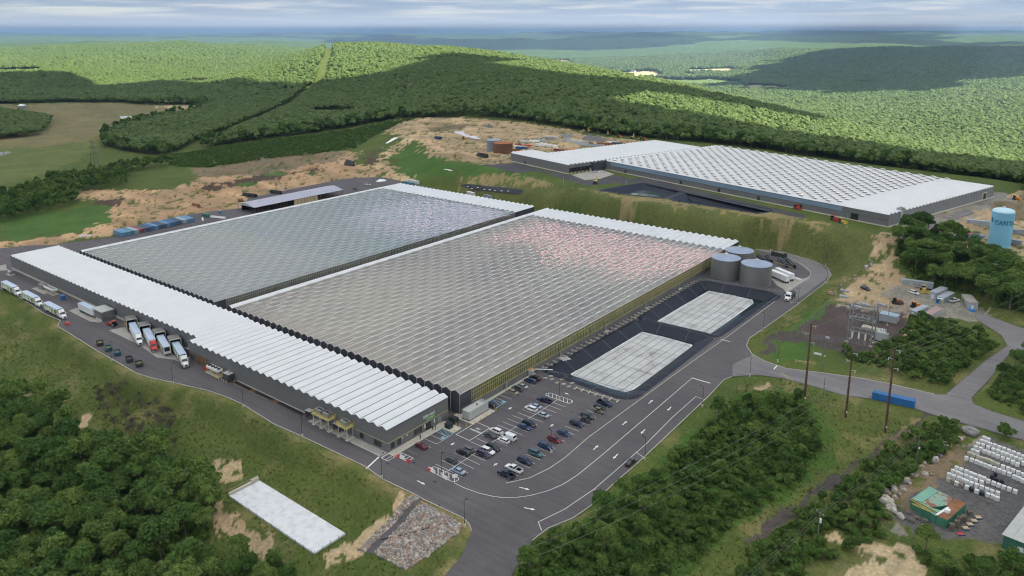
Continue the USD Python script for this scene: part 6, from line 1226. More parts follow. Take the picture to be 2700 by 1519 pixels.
t = thing('portable_toilet', 'bright blue portable toilet in front of the greenish trailer', 'toilet', g1(*V2((678, 1045))[0]), -.2); mat('porta_blue', (.02, .22, .55), .5); obj('cabin', MB().box((0, 0, 1.1), (1.2, 1.2, 2.2)), 'porta_blue', t); obj('roof', MB().box((0, 0, 2.28), (1.25, 1.25, .16), taper=.8), 'white_paint', t); obj('door', MB().box((0, -.61, 1.05), (.7, .04, 1.9)), 'bin_blue', t)
t = thing('portable_toilet', 'cream portable toilet next to the blue one', 'toilet', g1(*V2((738, 1055))[0]), -.2); obj('cabin', MB().box((0, 0, 1.1), (1.2, 1.2, 2.2)), 'concrete', t); obj('roof', MB().box((0, 0, 2.28), (1.25, 1.25, .16), taper=.8), 'white_paint', t); obj('door', MB().box((0, -.61, 1.05), (.7, .04, 1.9)), 'slab', t)
t = thing('portable_toilet', 'blue portable toilet on the bare earth by the open shed', 'toilet', g1(*Z3((1662, 470))[0]), -.2); obj('cabin', MB().box((0, 0, 1.1), (1.2, 1.2, 2.2)), 'porta_blue', t); obj('roof', MB().box((0, 0, 2.28), (1.25, 1.25, .16), taper=.8), 'white_paint', t); obj('door', MB().box((0, -.61, 1.05), (.7, .04, 1.9)), 'bin_blue', t)
t = thing('tarp_pile', 'blue tarpaulin bundle at the end of stained-roof trailer', 'tarp', g1(*V2((1245, 1175))[0])); v, f = trimesh.creation.icosphere(2).vertices, trimesh.creation.icosphere(2).faces; v = np.array(v)*[1.8, 1.2, .9]*(1+.4*(meshkit.noise(np.array(v)*2.3, 3)-.5))[:, None]; obj('cloth', MB().add(v, f), 'porta_blue', t)
# long open shed beside the grey greenhouse
t = thing('open_shed', 'long open-sided shed with lilac-grey metal roof left of the grey greenhouse', 'shed'); mat('shed_roof', (.42, .42, .50), .45, metal=.2, var=.06, scale=.2); mat('plywood', (.50, .40, .24), .8, var=.12)
sx0, sx1, sy0, sy1, he, hr_ = -324.5, -303.0, 158.5, 238.0, 4.6, 6.8
for k in range(20):
    ya, yb = sy0+(sy1-sy0)*k/20, sy0+(sy1-sy0)*(k+1)/20
    for xa in (sx0, sx1):
        c = (sx0+sx1)/2; q = np.array([(xa, ya+.02, he), (xa, yb-.02, he), (c, yb-.02, hr_), (c, ya+.02, hr_)]); q = q if xa < c else q[::-1]; obj('roof_panel', MB().loft([q, q+[0, 0, .12]]), 'shed_roof', t)
for k in range(27):
    y = sy0+.8+(sy1-sy0-1.6)*k/26
    for x in (sx0+.5, sx1-.5): obj('post', MB().box((x, y, he/2), (.22, .22, he)), 'wood', t)
obj('back_wall', MB().box((sx0+3, (sy0+sy1)/2, 2.2), (.15, sy1-sy0-4, 4.4)), 'black', t); obj('plywood_wall', MB().box((sx1-.6, 203, 2.2), (.12, 22, 4.4)), 'plywood', t); obj('gable_truss', MB().add([(sx0, sy0+.1, he), (sx1, sy0+.1, he), ((sx0+sx1)/2, sy0+.1, hr_-.05)], [(0, 1, 2)]), 'grey_frame', t)

# ------------------------------------------------------------------ substation
t = thing('substation_gantry', 'grey steel gantry with crossbars and insulators in the fenced substation', 'gantry'); gz = .25
gb = [(86.6, 174.6), (87.0, 178.6), (95.6, 175.0), (95.9, 179.6)]
for (x, y) in gb:
    obj('mast', MB().box((x, y, gz+8.2), (.42, .42, 16.4)), 'galvanised', t); obj('footing', MB().box((x, y, gz+.1), (1.2, 1.2, .4)), 'concrete', t)
for z in (5.2, 10.2, 11.2, 15.4): obj('crossbar', MB().box((91.2, 174.8, gz+z), (9.2, .28, .3)).box((91.4, 179.1, gz+z), (9.2, .28, .3)), 'galvanised', t)
for z in (10.2, 15.4): obj('tie_bar', MB().box((86.8, 176.6, gz+z), (.28, 4.2, .3)).box((95.8, 177.2, gz+z), (.28, 4.6, .3)), 'galvanised', t)
for k in range(3):
    x = 88.4+k*2.5; obj('switch', MB().box((x, 177, gz+10.8), (.25, 4.2, .25)).cyl((x, 175.2, gz+9), (x, 175.2, gz+10.1), .16, 7).cyl((x, 178.8, gz+9), (x, 178.8, gz+10.1), .16, 7), 'steel', t); obj('arrester', MB().cyl((x, 175, gz+2.2), (x, 175, gz+4.6), .34, 9), 'plastic_white', t); obj('drop_lead', MB().path([(x, 175.2, gz+9), (x+.3, 176, gz+7), (x, 175, gz+4.6)], .06, 4), 'steel', t); obj('stand', MB().box((x, 175, gz+1.1), (.25, .25, 2.2)), 'galvanised', t)
t = thing('transformer', 'pale green power transformer with radiators beside the gantry', 'transformer', (97.6, 184.2, gz)); mat('transf', (.42, .46, .44), .5, var=.05); obj('tank', MB().box((0, 0, 2.1), (3.2, 2.8, 3.6)), 'transf', t)
for s in (-1, 1):
    for k in range(4): obj('radiator', MB().box((s*2.1, -1.0+k*.68, 2.0), (.8, .3, 3.0)), 'transf', t)
for k in range(3): obj('bushing', MB().cyl((-.9+k*.9, 0, 3.9), (-.9+k*.9, 0, 5.4), .18, 8, .1), 'plastic_white', t)
obj('conservator', MB().cyl((-1.2, 1.2, 4.5), (1.2, 1.2, 4.5), .4, 10), 'transf', t); obj('bund', MB().box((0, 3.0, .15), (7.5, .25, .3)).box((0, -3.0, .15), (7.5, .25, .3)).box((3.8, 0, .15), (.25, 6.2, .3)).box((-3.8, 0, .15), (.25, 6.2, .3)), 'concrete', t)
quad_box('control_house', 'pale grey switchgear house with doors inside the substation', 'control house', V4((1530, 640))[0], V4((1482, 720))[0], V4((1032, 632))[0], 3.3, 'office_grey', 'paint_pale' if 0 else 'box_paleblue', windows=())
t = thing('foundation', 'white concrete equipment foundation in the substation', 'foundation', (91.2, 195.4, gz), -.08); obj('slab', MB().box((0, 0, .35), (7.4, 2.8, .7)), 'concrete', t); [obj('plinth', MB().box((-2.6+k*1.7, 0, .85), (.9, 1.2, .4)), 'concrete', t) for k in range(4)]
sub = ground(Y4((545, 725),(735, 562),(770, 525),(1060, 535),(1322, 596),(1250, 755),(1080, 845),(900, 812),(600, 772),(545, 725)))
fence('chain_link_fence', 'wire fence enclosing the substation gravel', [tuple(p[:2]) for p in sub], None, 2.4, 3.2)
for lab, b_, t_ in (('tall thin lightning mast beside the control house', V4((1250, 750))[0], V4((1310, 40))[0]), ('short grey pole at the substation corner by the pale trailer', V2((335, 1440))[0], V2((348, 1240))[0]), ('grey pole between the white pickup and stained trailer', V2((1070, 1150))[0], V2((1085, 905))[0]), ('grey pole on the slope below the hilltop packing hall', W1((1190, 945))[0], W1((1187, 680))[0]), ('grey pole on the bank below the hilltop greenhouse', Z5((1238, 570))[0], Z5((1246, 470))[0]), ('thin pole on the slope above the tank loop', Z5((993, 620))[0], Z5((992, 540))[0]), ('small pole by pond on the hilltop terrace', W1((2262, 810))[0], W1((2258, 730))[0])):
    p = g1(*b_); hs = np.arange(2, 30, .1); hh = float(hs[np.argmin(abs(px(p+np.outer(hs, [0, 0, 1]))[:, 1]-t_[1]))]); t = thing('pole', lab, 'pole', p); obj('shaft', MB().cyl((0, 0, -.3), (0, 0, hh), .16, 7, .09), 'galvanised', t); obj('cap', MB().cyl((0, 0, hh), (0, 0, hh+.15), .12, 6), 'steel', t); obj('foot', MB().box((0, 0, .1), (.8, .8, .3)), 'concrete', t)

# ------------------------------------------------------------------ power poles and wires
mat('pole_brown', (.11, .055, .035), .85, var=.25, scale=1.0); mat('wire', (.20, .20, .19), .5, metal=.3); mat('insulator', (.50, .55, .54), .3)
def hgt(p, t_):
    hs = np.arange(3, 45, .1); return float(hs[np.argmin(abs(px(p+np.outer(hs, [0, 0, 1]))[:, 1]-t_[1]))])
tops = []
for lab, b_, t_ in (('tall brown utility pole nearest the junction, left one of three', Y4((580, 1218))[0], Y4((617, 668))[0]), ('reddish brown utility pole, middle one of three', Y4((868, 1318))[0], Y4((907, 858))[0]), ('tall brown utility pole by the blue container, right one of three', Y4((1143, 1422))[0], Y4((1210, 838))[0])):
    p = g1(*b_); h = hgt(p, t_); t = thing('utility_pole', lab, 'utility pole', p); obj('shaft', MB().cyl((0, 0, -.5), (0, 0, h), .42, 10, .24), 'pole_brown', t, smooth=40); obj('tag_plate', MB().box((.3, -.35, 2.0), (.4, .06, .6)), 'white_paint', t)
    for k in range(3):
        zz = h-.9-k*3.0; obj('arm', MB().cyl((0, 0, zz), (1.5*(-1)**k, 0, zz+.4), .1, 5), 'insulator', t); obj('insulator', MB().cyl((1.5*(-1)**k, 0, zz+.4), (1.5*(-1)**k, 0, zz-.5), .16, 7), 'insulator', t)
    tops.append(p+[0, 0, h])
for lab, b_, t_, rz in (('small wooden pole with crossarm and white transformer among shrubs', Y5((480, 1158))[0], Y5((486, 922))[0], -.4), ('thin pole with white tag beside the rocky yard edge', Y5((1285, 532))[0], Y5((1292, 300))[0], .5), ('slim pole with sign box on the grass by the yellow gate', Y4((705, 1005))[0], Y4((714, 800))[0], .2), ('short pole at the verge below the yellow gate', Y4((714, 1168))[0], Y4((718, 1045))[0], .4)):
    p = g1(*b_); h = hgt(p, t_); t = thing('utility_pole', lab, 'utility pole', p, rz); obj('shaft', MB().cyl((0, 0, -.4), (0, 0, h), .17, 8, .11), 'bark_grey' if 0 else 'tank_steel', t)
    if 'crossarm' in lab: obj('crossarm', MB().box((0, 0, h-.5), (2.4, .12, .14)), 'tank_steel', t); obj('transformer', MB().cyl((.35, 0, h-3.0), (.35, 0, h-1.9), .28, 10), 'white_paint', t); [obj('insulator', MB().cyl((k*1.0, 0, h-.45), (k*1.0, 0, h-.1), .08, 6), 'insulator', t) for k in (-1, 0, 1)]
    else: obj('sign_box', MB().box((.3, 0, h*.55), (.5, .1, .6)), 'white_paint', t)
def wires(label, A, B_, sag, n=3, sp=1.2, r=.035):
    """each span's conductors"""
    d = np.asarray(B_, float)-A; s = np.array([-d[1], d[0], 0]); s /= np.linalg.norm(s)
    for k in range(n):
        o = s*(k-(n-1)/2)*sp; q = np.linspace(0, 1, 25); P_ = A+o+np.outer(q, d); P_[:, 2] -= sag*4*q*(1-q)
        solo('power_line', MB().path(list(P_), r, 4), 'wire', label + (', ' + ('upper', 'middle', 'lower')[k] + ' strand' if n > 1 else ''), 'wire')
lowleft = g1(*Dv((1330, 1560))[0])+[0, 0, 18]
wires('power line from the right brown pole down to the lower left', tops[2]-[0, 0, 2], lowleft, 4, 3, 3.0); wires('power line from the right brown pole up to the right edge', tops[2]-[0, 0, 2], g1(*Dv((2700, 800))[0])+[0, 0, 26], 4, 3, 3.0)
wires('wire from the left brown pole to the substation gantry', tops[0]-[0, 0, 1], np.array([87, 174.6, 15]), 1.5, 1)
for i, (u, v, sp_) in enumerate(((480, 925, 0),)):
    p = g1(*Y5((480, 1158))[0]); hh = hgt(p, Y5((486, 922))[0]); wires('thin wires from the small crossarm pole to the upper right', p+[0, 0, hh-.4], g1(*Y5((1285, 532))[0])+[0, 0, 8.5], 1.0, 3, .8, .02); wires('thin wires from the small crossarm pole to the lower left', p+[0, 0, hh-.4], g1(*Dv((1800, 1600))[0])+[0, 0, 9], 1.0, 3, .8, .02)
mat('gate_yellow', (.50, .42, .16), .5, var=.1)
for lab, a, b in (('yellow pole gate at the lawn edge by the public road', (520, 948), (655, 958)), ('pale swing gate post set by the public road verge', (420, 1035), (500, 1082))):
    A, B_ = g1(*Y4(a)[0]), g1(*Y4(b)[0]); t = thing('barrier_gate', lab, 'gate'); obj('beam', MB().cyl(A+[0, 0, 1.1], B_+[0, 0, 1.1], .09, 6).cyl(A+[0, 0, 1.7], B_+[0, 0, 1.1], .07, 6), 'gate_yellow', t); obj('post', MB().cyl(A, A+[0, 0, 1.9], .12, 7), 'gate_yellow', t); obj('post', MB().cyl(B_, B_+[0, 0, 1.2], .1, 7), 'gate_yellow', t)
for lab, p_, w_ in (('white sign board on posts in the grass under the poles', Y4((672, 905))[0], 3.0), ('small white sign by the substation entrance', Y4((740, 790))[0], 1.6)):
    p = g1(*p_); t = thing('sign_board', lab, 'sign', p, .1); obj('board', MB().box((0, 0, 1.7), (w_, .1, .9)), 'white_paint', t); obj('post', MB().box((-w_/2+.2, .06, .9), (.1, .1, 1.9)), 'galvanised', t); obj('post', MB().box((w_/2-.2, .06, .9), (.1, .1, 1.9)), 'galvanised', t)
# lattice pylons on the left and along the cut
def pylon(label, p, h, w):
    t = thing('pylon', label, 'pylon', p, .4); L = lambda z: w*(1-z/h*.82)/2; b = MB(); leg = []
    for sx in (-1, 1):
        for sy in (-1, 1): obj('leg', MB().cyl((sx*L(0), sy*L(0), -.5), (sx*L(h), sy*L(h), h), .16, 4, .1), 'pylon_steel', t)
    zs = np.linspace(0, h, 8)
    for za, zb in zip(zs[:-1], zs[1:]):
        for s in (-1, 1): b.cyl((-L(za), s*L(za), za), (L(zb), s*L(zb), zb), .07, 3).cyl((L(za), s*L(za), za), (-L(zb), s*L(zb), zb), .07, 3).cyl((s*L(za), -L(za), za), (s*L(zb), L(zb), zb), .07, 3)
    obj('bracing', b, 'pylon_steel', t)
    for z in (h*.62, h*.78, h*.94): obj('crossarm', MB().cyl((-w*.75, 0, z), (w*.75, 0, z), .14, 4).cyl((-w*.75, 0, z), (0, 0, z+1.6), .08, 3).cyl((w*.75, 0, z), (0, 0, z+1.6), .08, 3), 'pylon_steel', t)
mat('pylon_steel', (.12, .11, .10), .7)
p = g1(*Dv((241, 440))[0]); pylon('dark lattice pylon standing in the wood on the left', p, hgt(p, Dv((238, 352))[0]), 6.5)
p = g1(*Dv((706, 152))[0]); pylon('distant lattice mast beyond the wooded hill on the left', p, 46, 7)

# ------------------------------------------------------------------ lower right yard: totes, containers, stacks
mat('tote_white', (.66, .66, .65), .55, var=.08, scale=.9); mat('tote_beige', (.44, .42, .33), .6, var=.12); mat('tote_brown', (.26, .20, .16), .7, var=.2); mat('tote_dark', (.02, .025, .035), .5)
T_ = zoomed(2440, 1140, 9.058)
WHITE = [(1400,130),(1330,205),(1250,280),(1195,360),(1130,435),(1495,170),(1430,235),(1365,310),(1310,395),(1235,475),(1535,275),(1645,310),(1755,355),(1870,395),(1985,440),(2100,485),(2215,530),(2330,580),(1490,360),(1615,410),(1725,445),(1830,490),(1935,530),(2040,570),(2150,615),(2260,655),(2440,625),(2380,705),(2550,665),(2490,750),(1410,450),(1515,490),(1620,525),(1725,570),(1840,620),(1960,660),(2080,710),(2190,760),(2340,740),(2600,790),
 (975,615),(1100,660),(1215,700),(1315,740),(1420,780),(1525,820),(1640,865),(1755,905),(1870,950),(1995,995),(2120,1060),(2225,1100),(2320,1150),(1845,820),(1970,865),(2085,910),(2210,960),(2325,1010),(2440,1055),(2440,1200),(2560,1250),(740,850),(850,890),(970,935),(1075,980),(1170,1020),(1285,1060),(1390,1100),(650,925),(755,965),(850,1010),(970,1050),(1080,1095),(1195,1145),(1330,1190),(560,1010),(665,1055),(785,1095),(890,1140),(980,1175),(1090,1220),(1215,1265),
 (740,1215),(985,1310),(1340,1310),(1465,1365),(1585,1410),(1495,1165),(1625,1215),(1745,1260),(1865,1310),(1995,1355),(2135,1410),(1220,1405),(1720,1455),(1480,1490),(1600,1530),(1710,1580)]
BEIGE = [(1045,510),(1140,545),(1250,590),(1340,625),(1440,650),(1530,680),(1610,725),(1715,765),(545,1130)]
def tote(p, m, lab, grp):
    hs = .55; q = Polygon([(-.55, -.50), (.55, -.50), (.55, .50), (-.55, .50)]).buffer(-.16).buffer(.16, 3)
    lo = np.array(q.exterior.coords)[:-1]; n = len(lo)
    b = MB().loft([np.column_stack([lo*.97, np.full(n, .12)]), np.column_stack([lo, np.full(n, .3)]), np.column_stack([lo, np.full(n, 1.0)]), np.column_stack([lo*.9, np.full(n, 1.13)])]).box((0, 0, .06), (1.1, 1.0, .12)).cyl((0, 0, 1.1), (0, 0, 1.18), .14, 8)
    solo('storage_tote', b, m, lab, 'tote', p, rng.uniform(-.06, .06)-.02, grp, smooth=40)
for m, lst, lab, grp in (('tote_white', WHITE, 'white square plastic storage tote standing in rows in the lower right yard', 'white totes in the yard'), ('tote_beige', BEIGE, 'yellowed beige storage tote standing among the white ones', 'beige totes in the yard'), ('tote_brown', [(655, 1170), (845, 1260)], 'brown stained storage tote at the front of the lower block', 'brown totes'), ('tote_dark', [(1665, 1000), (1590, 1060), (1700, 1130), (1820, 1170), (1090, 1360), (1340, 1460)], 'black storage tote or crate lying among the white totes', 'black totes')):
    for q in lst:
        u, v = T_(q)[0]; w = g1(u, v+5.0); tote((w[0], w[1], w[2]), m, lab, grp)
G_ = zoomed(2300, 1270, 7.625)
zy = float(np.median([g1(*G_(q)[0])[2] for q in ((1270, 850), (1470, 940), (700, 590))]))
def roof_box(name, label, pts, h, wall, roof, cat='container'):
    P_ = [tuple(at(*G_(q)[0], zy+h)[:2]) for q in pts]; c = np.mean(P_, 0); t = thing(name, label, cat, (c[0], c[1], zy)); loc = [(p[0]-c[0], p[1]-c[1]) for p in P_]
    n = len(loc)
    for k in range(n):
        a, b = loc[k], loc[(k+1) % n]; d = np.array(b)-a; L = np.linalg.norm(d); obj('side_wall', MB().box(((a[0]+b[0])/2, (a[1]+b[1])/2, h/2), (L, .1, h), math.atan2(d[1], d[0])), wall, t)
        for s in np.arange(.6, L-.3, .9): obj('rib', MB().box((a[0]+d[0]*s/L, a[1]+d[1]*s/L, h/2), (.22, .18, h-.3), math.atan2(d[1], d[0])), wall, t)
    obj('roof_sheet', MB().prism(Polygon(loc), h-.02, h+.06), roof, t); return t
mat('old_green', (.05, .19, .12), .6, var=.2, scale=.8); mat('green_roof', (.17, .36, .27), .6, var=.12, scale=.5)
MAT['patchy_roof'] = usdkit.material(stage, '/World/Looks/patchy_roof', {'g': ('geometry', {}), 'n': ('noise_texture', {'scale': .55, 'detail': 3.0}), 'r': ('rgb_ramp', {'ramp': [(.40, (.19, .34, .26)), (.5, (.24, .36, .29)), (.56, (.27, .13, .08)), (.62, (.22, .10, .06))]}), 'p': ('principled_bsdf', {'roughness': .75})}, [('g.position', 'n.vector'), ('n.fac', 'r.fac'), ('r.color', 'p.base_color')], surface='p.BSDF')
roof_box('green_container', 'green container with clean roof, farthest left of the yard block', [(780, 355), (1150, 98), (1330, 190), (1000, 415)], 2.6, 'old_green', 'green_roof'); roof_box('green_container', 'green container with rust-patched roof in the middle of yard block', [(1010, 420), (1340, 195), (1610, 325), (1560, 470), (1180, 520)], 2.55, 'old_green', 'patchy_roof'); roof_box('green_container', 'green container fronting the gravel, under the yellow ladder', [(775, 370), (1000, 425), (1180, 525), (1420, 590), (1275, 690)], 2.5, 'old_green', 'green_roof'); roof_box('green_container', 'green container with brown rusted roof, nearest the pallet stacks', [(1290, 690), (1430, 590), (1660, 340), (1890, 440), (1510, 775)], 2.5, 'old_green', 'rust')
def onroof(name, label, cat, a, b, w, m, h=2.6): 
    A, B_ = at(*G_(a)[0], zy+h), at(*G_(b)[0], zy+h); d = B_-A; L = np.linalg.norm(d[:2]); return thing(name, label, cat, ((A+B_)/2), math.atan2(d[1], d[0])), L
t, L = onroof('ladder', 'long yellow ladder lying along the green roof edge', 'ladder', (800, 440), (1140, 600), .5, 'yellow')
obj('stile', MB().box((0, -.25, .05), (L, .08, .1)), 'yellow', t); obj('stile', MB().box((0, .25, .05), (L, .08, .1)), 'yellow', t); [obj('rung', MB().box((-L/2+(k+.5)*L/14, 0, .05), (.05, .5, .06)), 'yellow', t) for k in range(14)]
t, L = onroof('conveyor', 'black and yellow roller conveyor lying on the green roofs', 'conveyor', (790, 365), (1300, 640), .5, 'black'); obj('belt', MB().box((0, 0, .12), (L, .5, .1)), 'black', t); obj('side_frame', MB().box((0, .32, .15), (L, .1, .16)), 'yellow', t); obj('side_frame', MB().box((0, -.32, .15), (L, .1, .16)), 'yellow', t)
t, L = onroof('white_sheeting', 'white plastic sheeting and wrapped block on the rusted roof', 'sheeting', (1290, 670), (1530, 520), .5, 'white_paint'); obj('strip', MB().box((0, 0, .06), (L, .6, .08)), 'white_paint', t); obj('block', MB().box((.6, -1.0, .45), (1.3, 1.1, .9)), 'white_paint', t)
def pallets(label, p, n, rz=.2):
    t = thing('pallet_stack', label, 'pallets', p, rz)
    for k in range(n):
        b = MB()
        for s in (-.5, -.17, .17, .5): b.box((s*1.0, 0, k*.15+.12), (.16, 1.1, .03))
        for s in (-.45, 0, .45): b.box((0, s, k*.15+.05), (1.15, .1, .09))
        obj('pallet', b, 'pallet_wood', t)
mat('pallet_wood', (.19, .165, .13), .9, var=.25, scale=2)
for i, (q, n) in enumerate((((1590, 960), 13), ((1690, 900), 14), ((1740, 820), 13), ((1830, 780), 12), ((1960, 650), 8), ((630, 720), 2), ((800, 800), 6), ((900, 740), 5), ((1060, 800), 6), ((720, 620), 3), ((500, 490), 3), ((2330, 400), 2))):
    u, v = G_(q)[0]; w = g1(u, v+2); pallets(('tall grey pallet stack nearest the corner of the green block', 'second tall pallet stack along the rusted container', 'third tall pallet stack along the rusted container', 'fourth tall pallet stack along the rusted container', 'brown stack of pallets past the rusted container end', 'two pallets lying apart on the dark gravel', 'weathered pallet stack by the green wall, left one', 'weathered pallet stack by the green wall, middle one', 'weathered pallet stack by the green wall, right one', 'low pallet pile at the left green corner', 'low pallet pile at the earth bank', 'red-brown pallets at the end of the tote row')[i], w, n, .35)
for i, (a, m) in enumerate((((1870, 945), 'plywood'), ((1960, 870), 'plywood'), ((2045, 800), 'plywood'), ((2130, 730), 'plywood'), ((1770, 1050), 'barrier_red'))):
    u, v = G_(a)[0]; w = g1(u, v); t = thing('board_stack', ('stack of tan boards, nearest of four in a line', 'stack of tan boards, second of four in a line', 'stack of tan boards, third of four in a line', 'stack of tan boards, farthest of four in a line', 'red flat panel at the near end of the board stacks')[i], 'boards', w, .62); [obj('board', MB().box((0, 0, .06+k*.07), (1.5, 1.1, .05)), m, t) for k in range(5 if i < 4 else 1)]; obj('bearer', MB().box((0, -.7, .1), (1.6, .3, .2)), 'box_navy', t)
# dark green shed at the right edge
c = g1(*Y5((1992, 1215))[0]); f0, f1, f2 = (at(*Y5(q)[0], c[2]+3.9) for q in ((2000, 1110), (2163, 1175), (2163, 925))); d1, d2 = (f1-f0)[:2]/np.linalg.norm((f1-f0)[:2]), (f2-f0)[:2]/np.linalg.norm((f2-f0)[:2]); rz = math.atan2(d1[1], d1[0])
t = thing('green_shed', 'dark green metal shed with grey roof at the right edge', 'shed', (f0[0], f0[1], c[2]), rz); n2 = np.array([-math.sin(rz), math.cos(rz)]); lx, ly = float(d2@d1), float(d2@n2)
obj('front_wall', MB().box((11, .1, 1.9), (22, .2, 3.8)), 'box_green', t); obj('side_wall', MB().box((lx*8+.1, ly*8, 1.9), (16, .2, 3.8), math.atan2(ly, lx)), 'box_green', t)
for k in range(10):
    a, b = -.4+k*2.3, -.4+(k+1)*2.3-.04; q = np.array([(a, -.4, 3.85), (b, -.4, 3.85), (b+lx*16, ly*16, 5.0), (a+lx*16, ly*16, 5.0)]); obj('roof_panel', MB().loft([q, q+[0, 0, .08]]), 'grey_frame', t)
obj('window', MB().box((4, -.02, 1.6), (1.6, .1, 1.3)), 'white_paint', t); [obj('wall_rib', MB().box((.5+k*1.0, -.05, 1.9), (.12, .12, 3.7)), 'box_green', t) for k in range(21)]

# ------------------------------------------------------------------ stone slope, chute, white pad, stones
mat('stone', (.34, .29, .24), .9, var=.28, scale=.9); mat('stone_pale', (.46, .42, .37), .9, var=.2, scale=.9); mat('stone_red', (.33, .22, .17), .9, var=.25, scale=.9); mat('stone_grey', (.24, .23, .23), .9, var=.25, scale=.9)
def rock(seed, s=1.0):
    m = trimesh.creation.icosphere(1 if s > 0 else 0, 1.0); g = np.random.default_rng(seed); v = np.array(m.vertices)*g.uniform(.6, 1.15, 3); n = meshkit.noise(np.array(m.vertices)*1.6+seed*3.1, seed); v = v*(.7+.6*n)[:, None]; return v, np.array(m.faces)
ROCKS = [rock(90+k) for k in range(8)]; RS = []
for k in range(8):
    m = trimesh.creation.icosphere(0, 1.0); g = np.random.default_rng(k); v = np.array(m.vertices)*g.uniform(.6, 1.1, 3)*(.75+.5*g.random((12, 1))); RS.append((v, np.array(m.faces)))
rr1 = ground(Dv((1062, 1266), (1118, 1295), (1163, 1322), (1150, 1345), (1085, 1395), (1022, 1434), (940, 1392))); rip = poly([tuple(p[:2]) for p in rr1]); rip2 = poly([tuple(p[:2]) for p in ground(Dv((1040, 1248), (1052, 1256), (980, 1330), (918, 1388), (900, 1385), (975, 1312)))])
t = thing('stone_slope', 'slope of loose rip-rap stones below the road bend', 'stones')
pts = []
for pg, n in ((rip, 5200), (rip2, 700)):
    x0, y0, x1, y1 = pg.bounds; q = np.column_stack([rng.uniform(x0, x1, n*2), rng.uniform(y0, y1, n*2)]); pts.append(q[shapely.contains_xy(pg, q[:, 0], q[:, 1])][:n])
pts = np.vstack(pts); pz = H(pts[:, 0], pts[:, 1]); sz = np.clip(rng.lognormal(-1.25, .35, len(pts)), .16, .75)
od = np.argsort(-sz); stn = ['stone', 'stone_pale', 'stone_red', 'stone_grey']; rest = {m: MB() for m in stn}
for q, i in enumerate(od):
    a = rng.uniform(0, 6.28); R = np.array([[math.cos(a), math.sin(a), 0], [-math.sin(a), math.cos(a), 0], [0, 0, 1]]); v, f = RS[i % 8]; m = stn[int(rng.integers(0, 4))]
    vv = (v*sz[i])@R+[pts[i, 0], pts[i, 1], pz[i]+sz[i]*.3]
    if q < 300: obj('stone', MB().add(vv, f), m, t)
    else: rest[m].add(vv, f)
for m in stn: obj('stone', rest[m], m, t, kind='stuff')
obj('edge_cable', MB().path(list(ground(Dv((960, 1360), (1050, 1340), (1110, 1320), (1155, 1325)))+[0, 0, .35]), .12, 5), 'black', t)
ch = ground(Dv((1040, 1250), (1062, 1258), (1000, 1335), (942, 1395), (915, 1390), (978, 1320))); b = MB()
L1, L2 = LineString([tuple(ch[0][:2]), tuple(ch[5][:2]), tuple(ch[4][:2])]), LineString([tuple(ch[1][:2]), tuple(ch[2][:2]), tuple(ch[3][:2])]); A1 = np.array([L1.interpolate(q, True).coords[0] for q in np.linspace(0, 1, 30)]); A2 = np.array([L2.interpolate(q, True).coords[0] for q in np.linspace(0, 1, 30)])
V_ = np.concatenate([np.stack([A1*(1-s)+A2*s for s in (0, .33, .66, 1)], 1)]).reshape(-1, 2); zz = H(V_[:, 0], V_[:, 1])+.16; I = np.arange(120).reshape(30, 4); b.add(np.column_stack([V_, zz]), np.stack([I[:-1, :-1], I[:-1, 1:], I[1:, 1:], I[1:, :-1]], -1).reshape(-1, 4)); struct('asphalt_chute', b, 'asphalt', smooth=True)
MAT['white_fabric'] = usdkit.material(stage, '/World/Looks/white_fabric', {'g': ('geometry', {}), 'n': ('noise_texture', {'scale': .5, 'detail': 6.0, 'roughness': .65}), 'r': ('rgb_ramp', {'ramp': [(.3, (.50, .51, .54)), (.5, (.66, .67, .69)), (.7, (.74, .74, .75))]}), 'b': ('bump', {'strength': .6, 'distance': .12}), 'p': ('principled_bsdf', {'roughness': .75})}, [('g.position', 'n.vector'), ('n.fac', 'r.fac'), ('r.color', 'p.base_color'), ('n.fac', 'b.height'), ('b.normal', 'p.normal')], surface='p.BSDF')
wp = [at(u, v, -8.0) for u, v in Dv((578, 1251), (653, 1212), (869, 1345), (790, 1395))]; t = thing('detention_basin', 'white fabric-covered rectangular basin below the grass bank', 'basin'); obj('fabric', MB().prism([tuple(p[:2]) for p in wp], -8.3, -7.55), 'white_fabric', t)
ed = [wp[0], wp[3]]; 
for q in np.linspace(0, 1, 12): p = wp[0]+(wp[3]-wp[0])*q; obj('stake', MB().cyl((p[0]-.1, p[1]-.5, -8.8), (p[0]-.1, p[1]-.5, -6.6), .05, 5), 'chassis', t)
for q in np.linspace(0, 1, 5): p = wp[3]+(wp[2]-wp[3])*q; obj('stake', MB().cyl((p[0]+.4, p[1], -8.8), (p[0]+.4, p[1], -6.6), .05, 5), 'chassis', t)
t = thing('retaining_wall', 'pale block wall with handrail at the top end of the white basin', 'wall'); d = wp[1]-wp[0]
for k in range(8): p = wp[0]+d*((k+.5)/8); obj('block', MB().box((p[0]-.5, p[1], -7.6), (.7, np.linalg.norm(d)/8-.04, 1.4+(.9 if k > 5 else 0)), math.atan2(d[1], d[0])-math.pi/2), 'concrete', t)
obj('rail', MB().cyl(tuple(wp[0]+[-.5, 0, 2.0]), tuple(wp[1]+[-.5, 0, 2.0]), .05, 5), 'concrete', t)
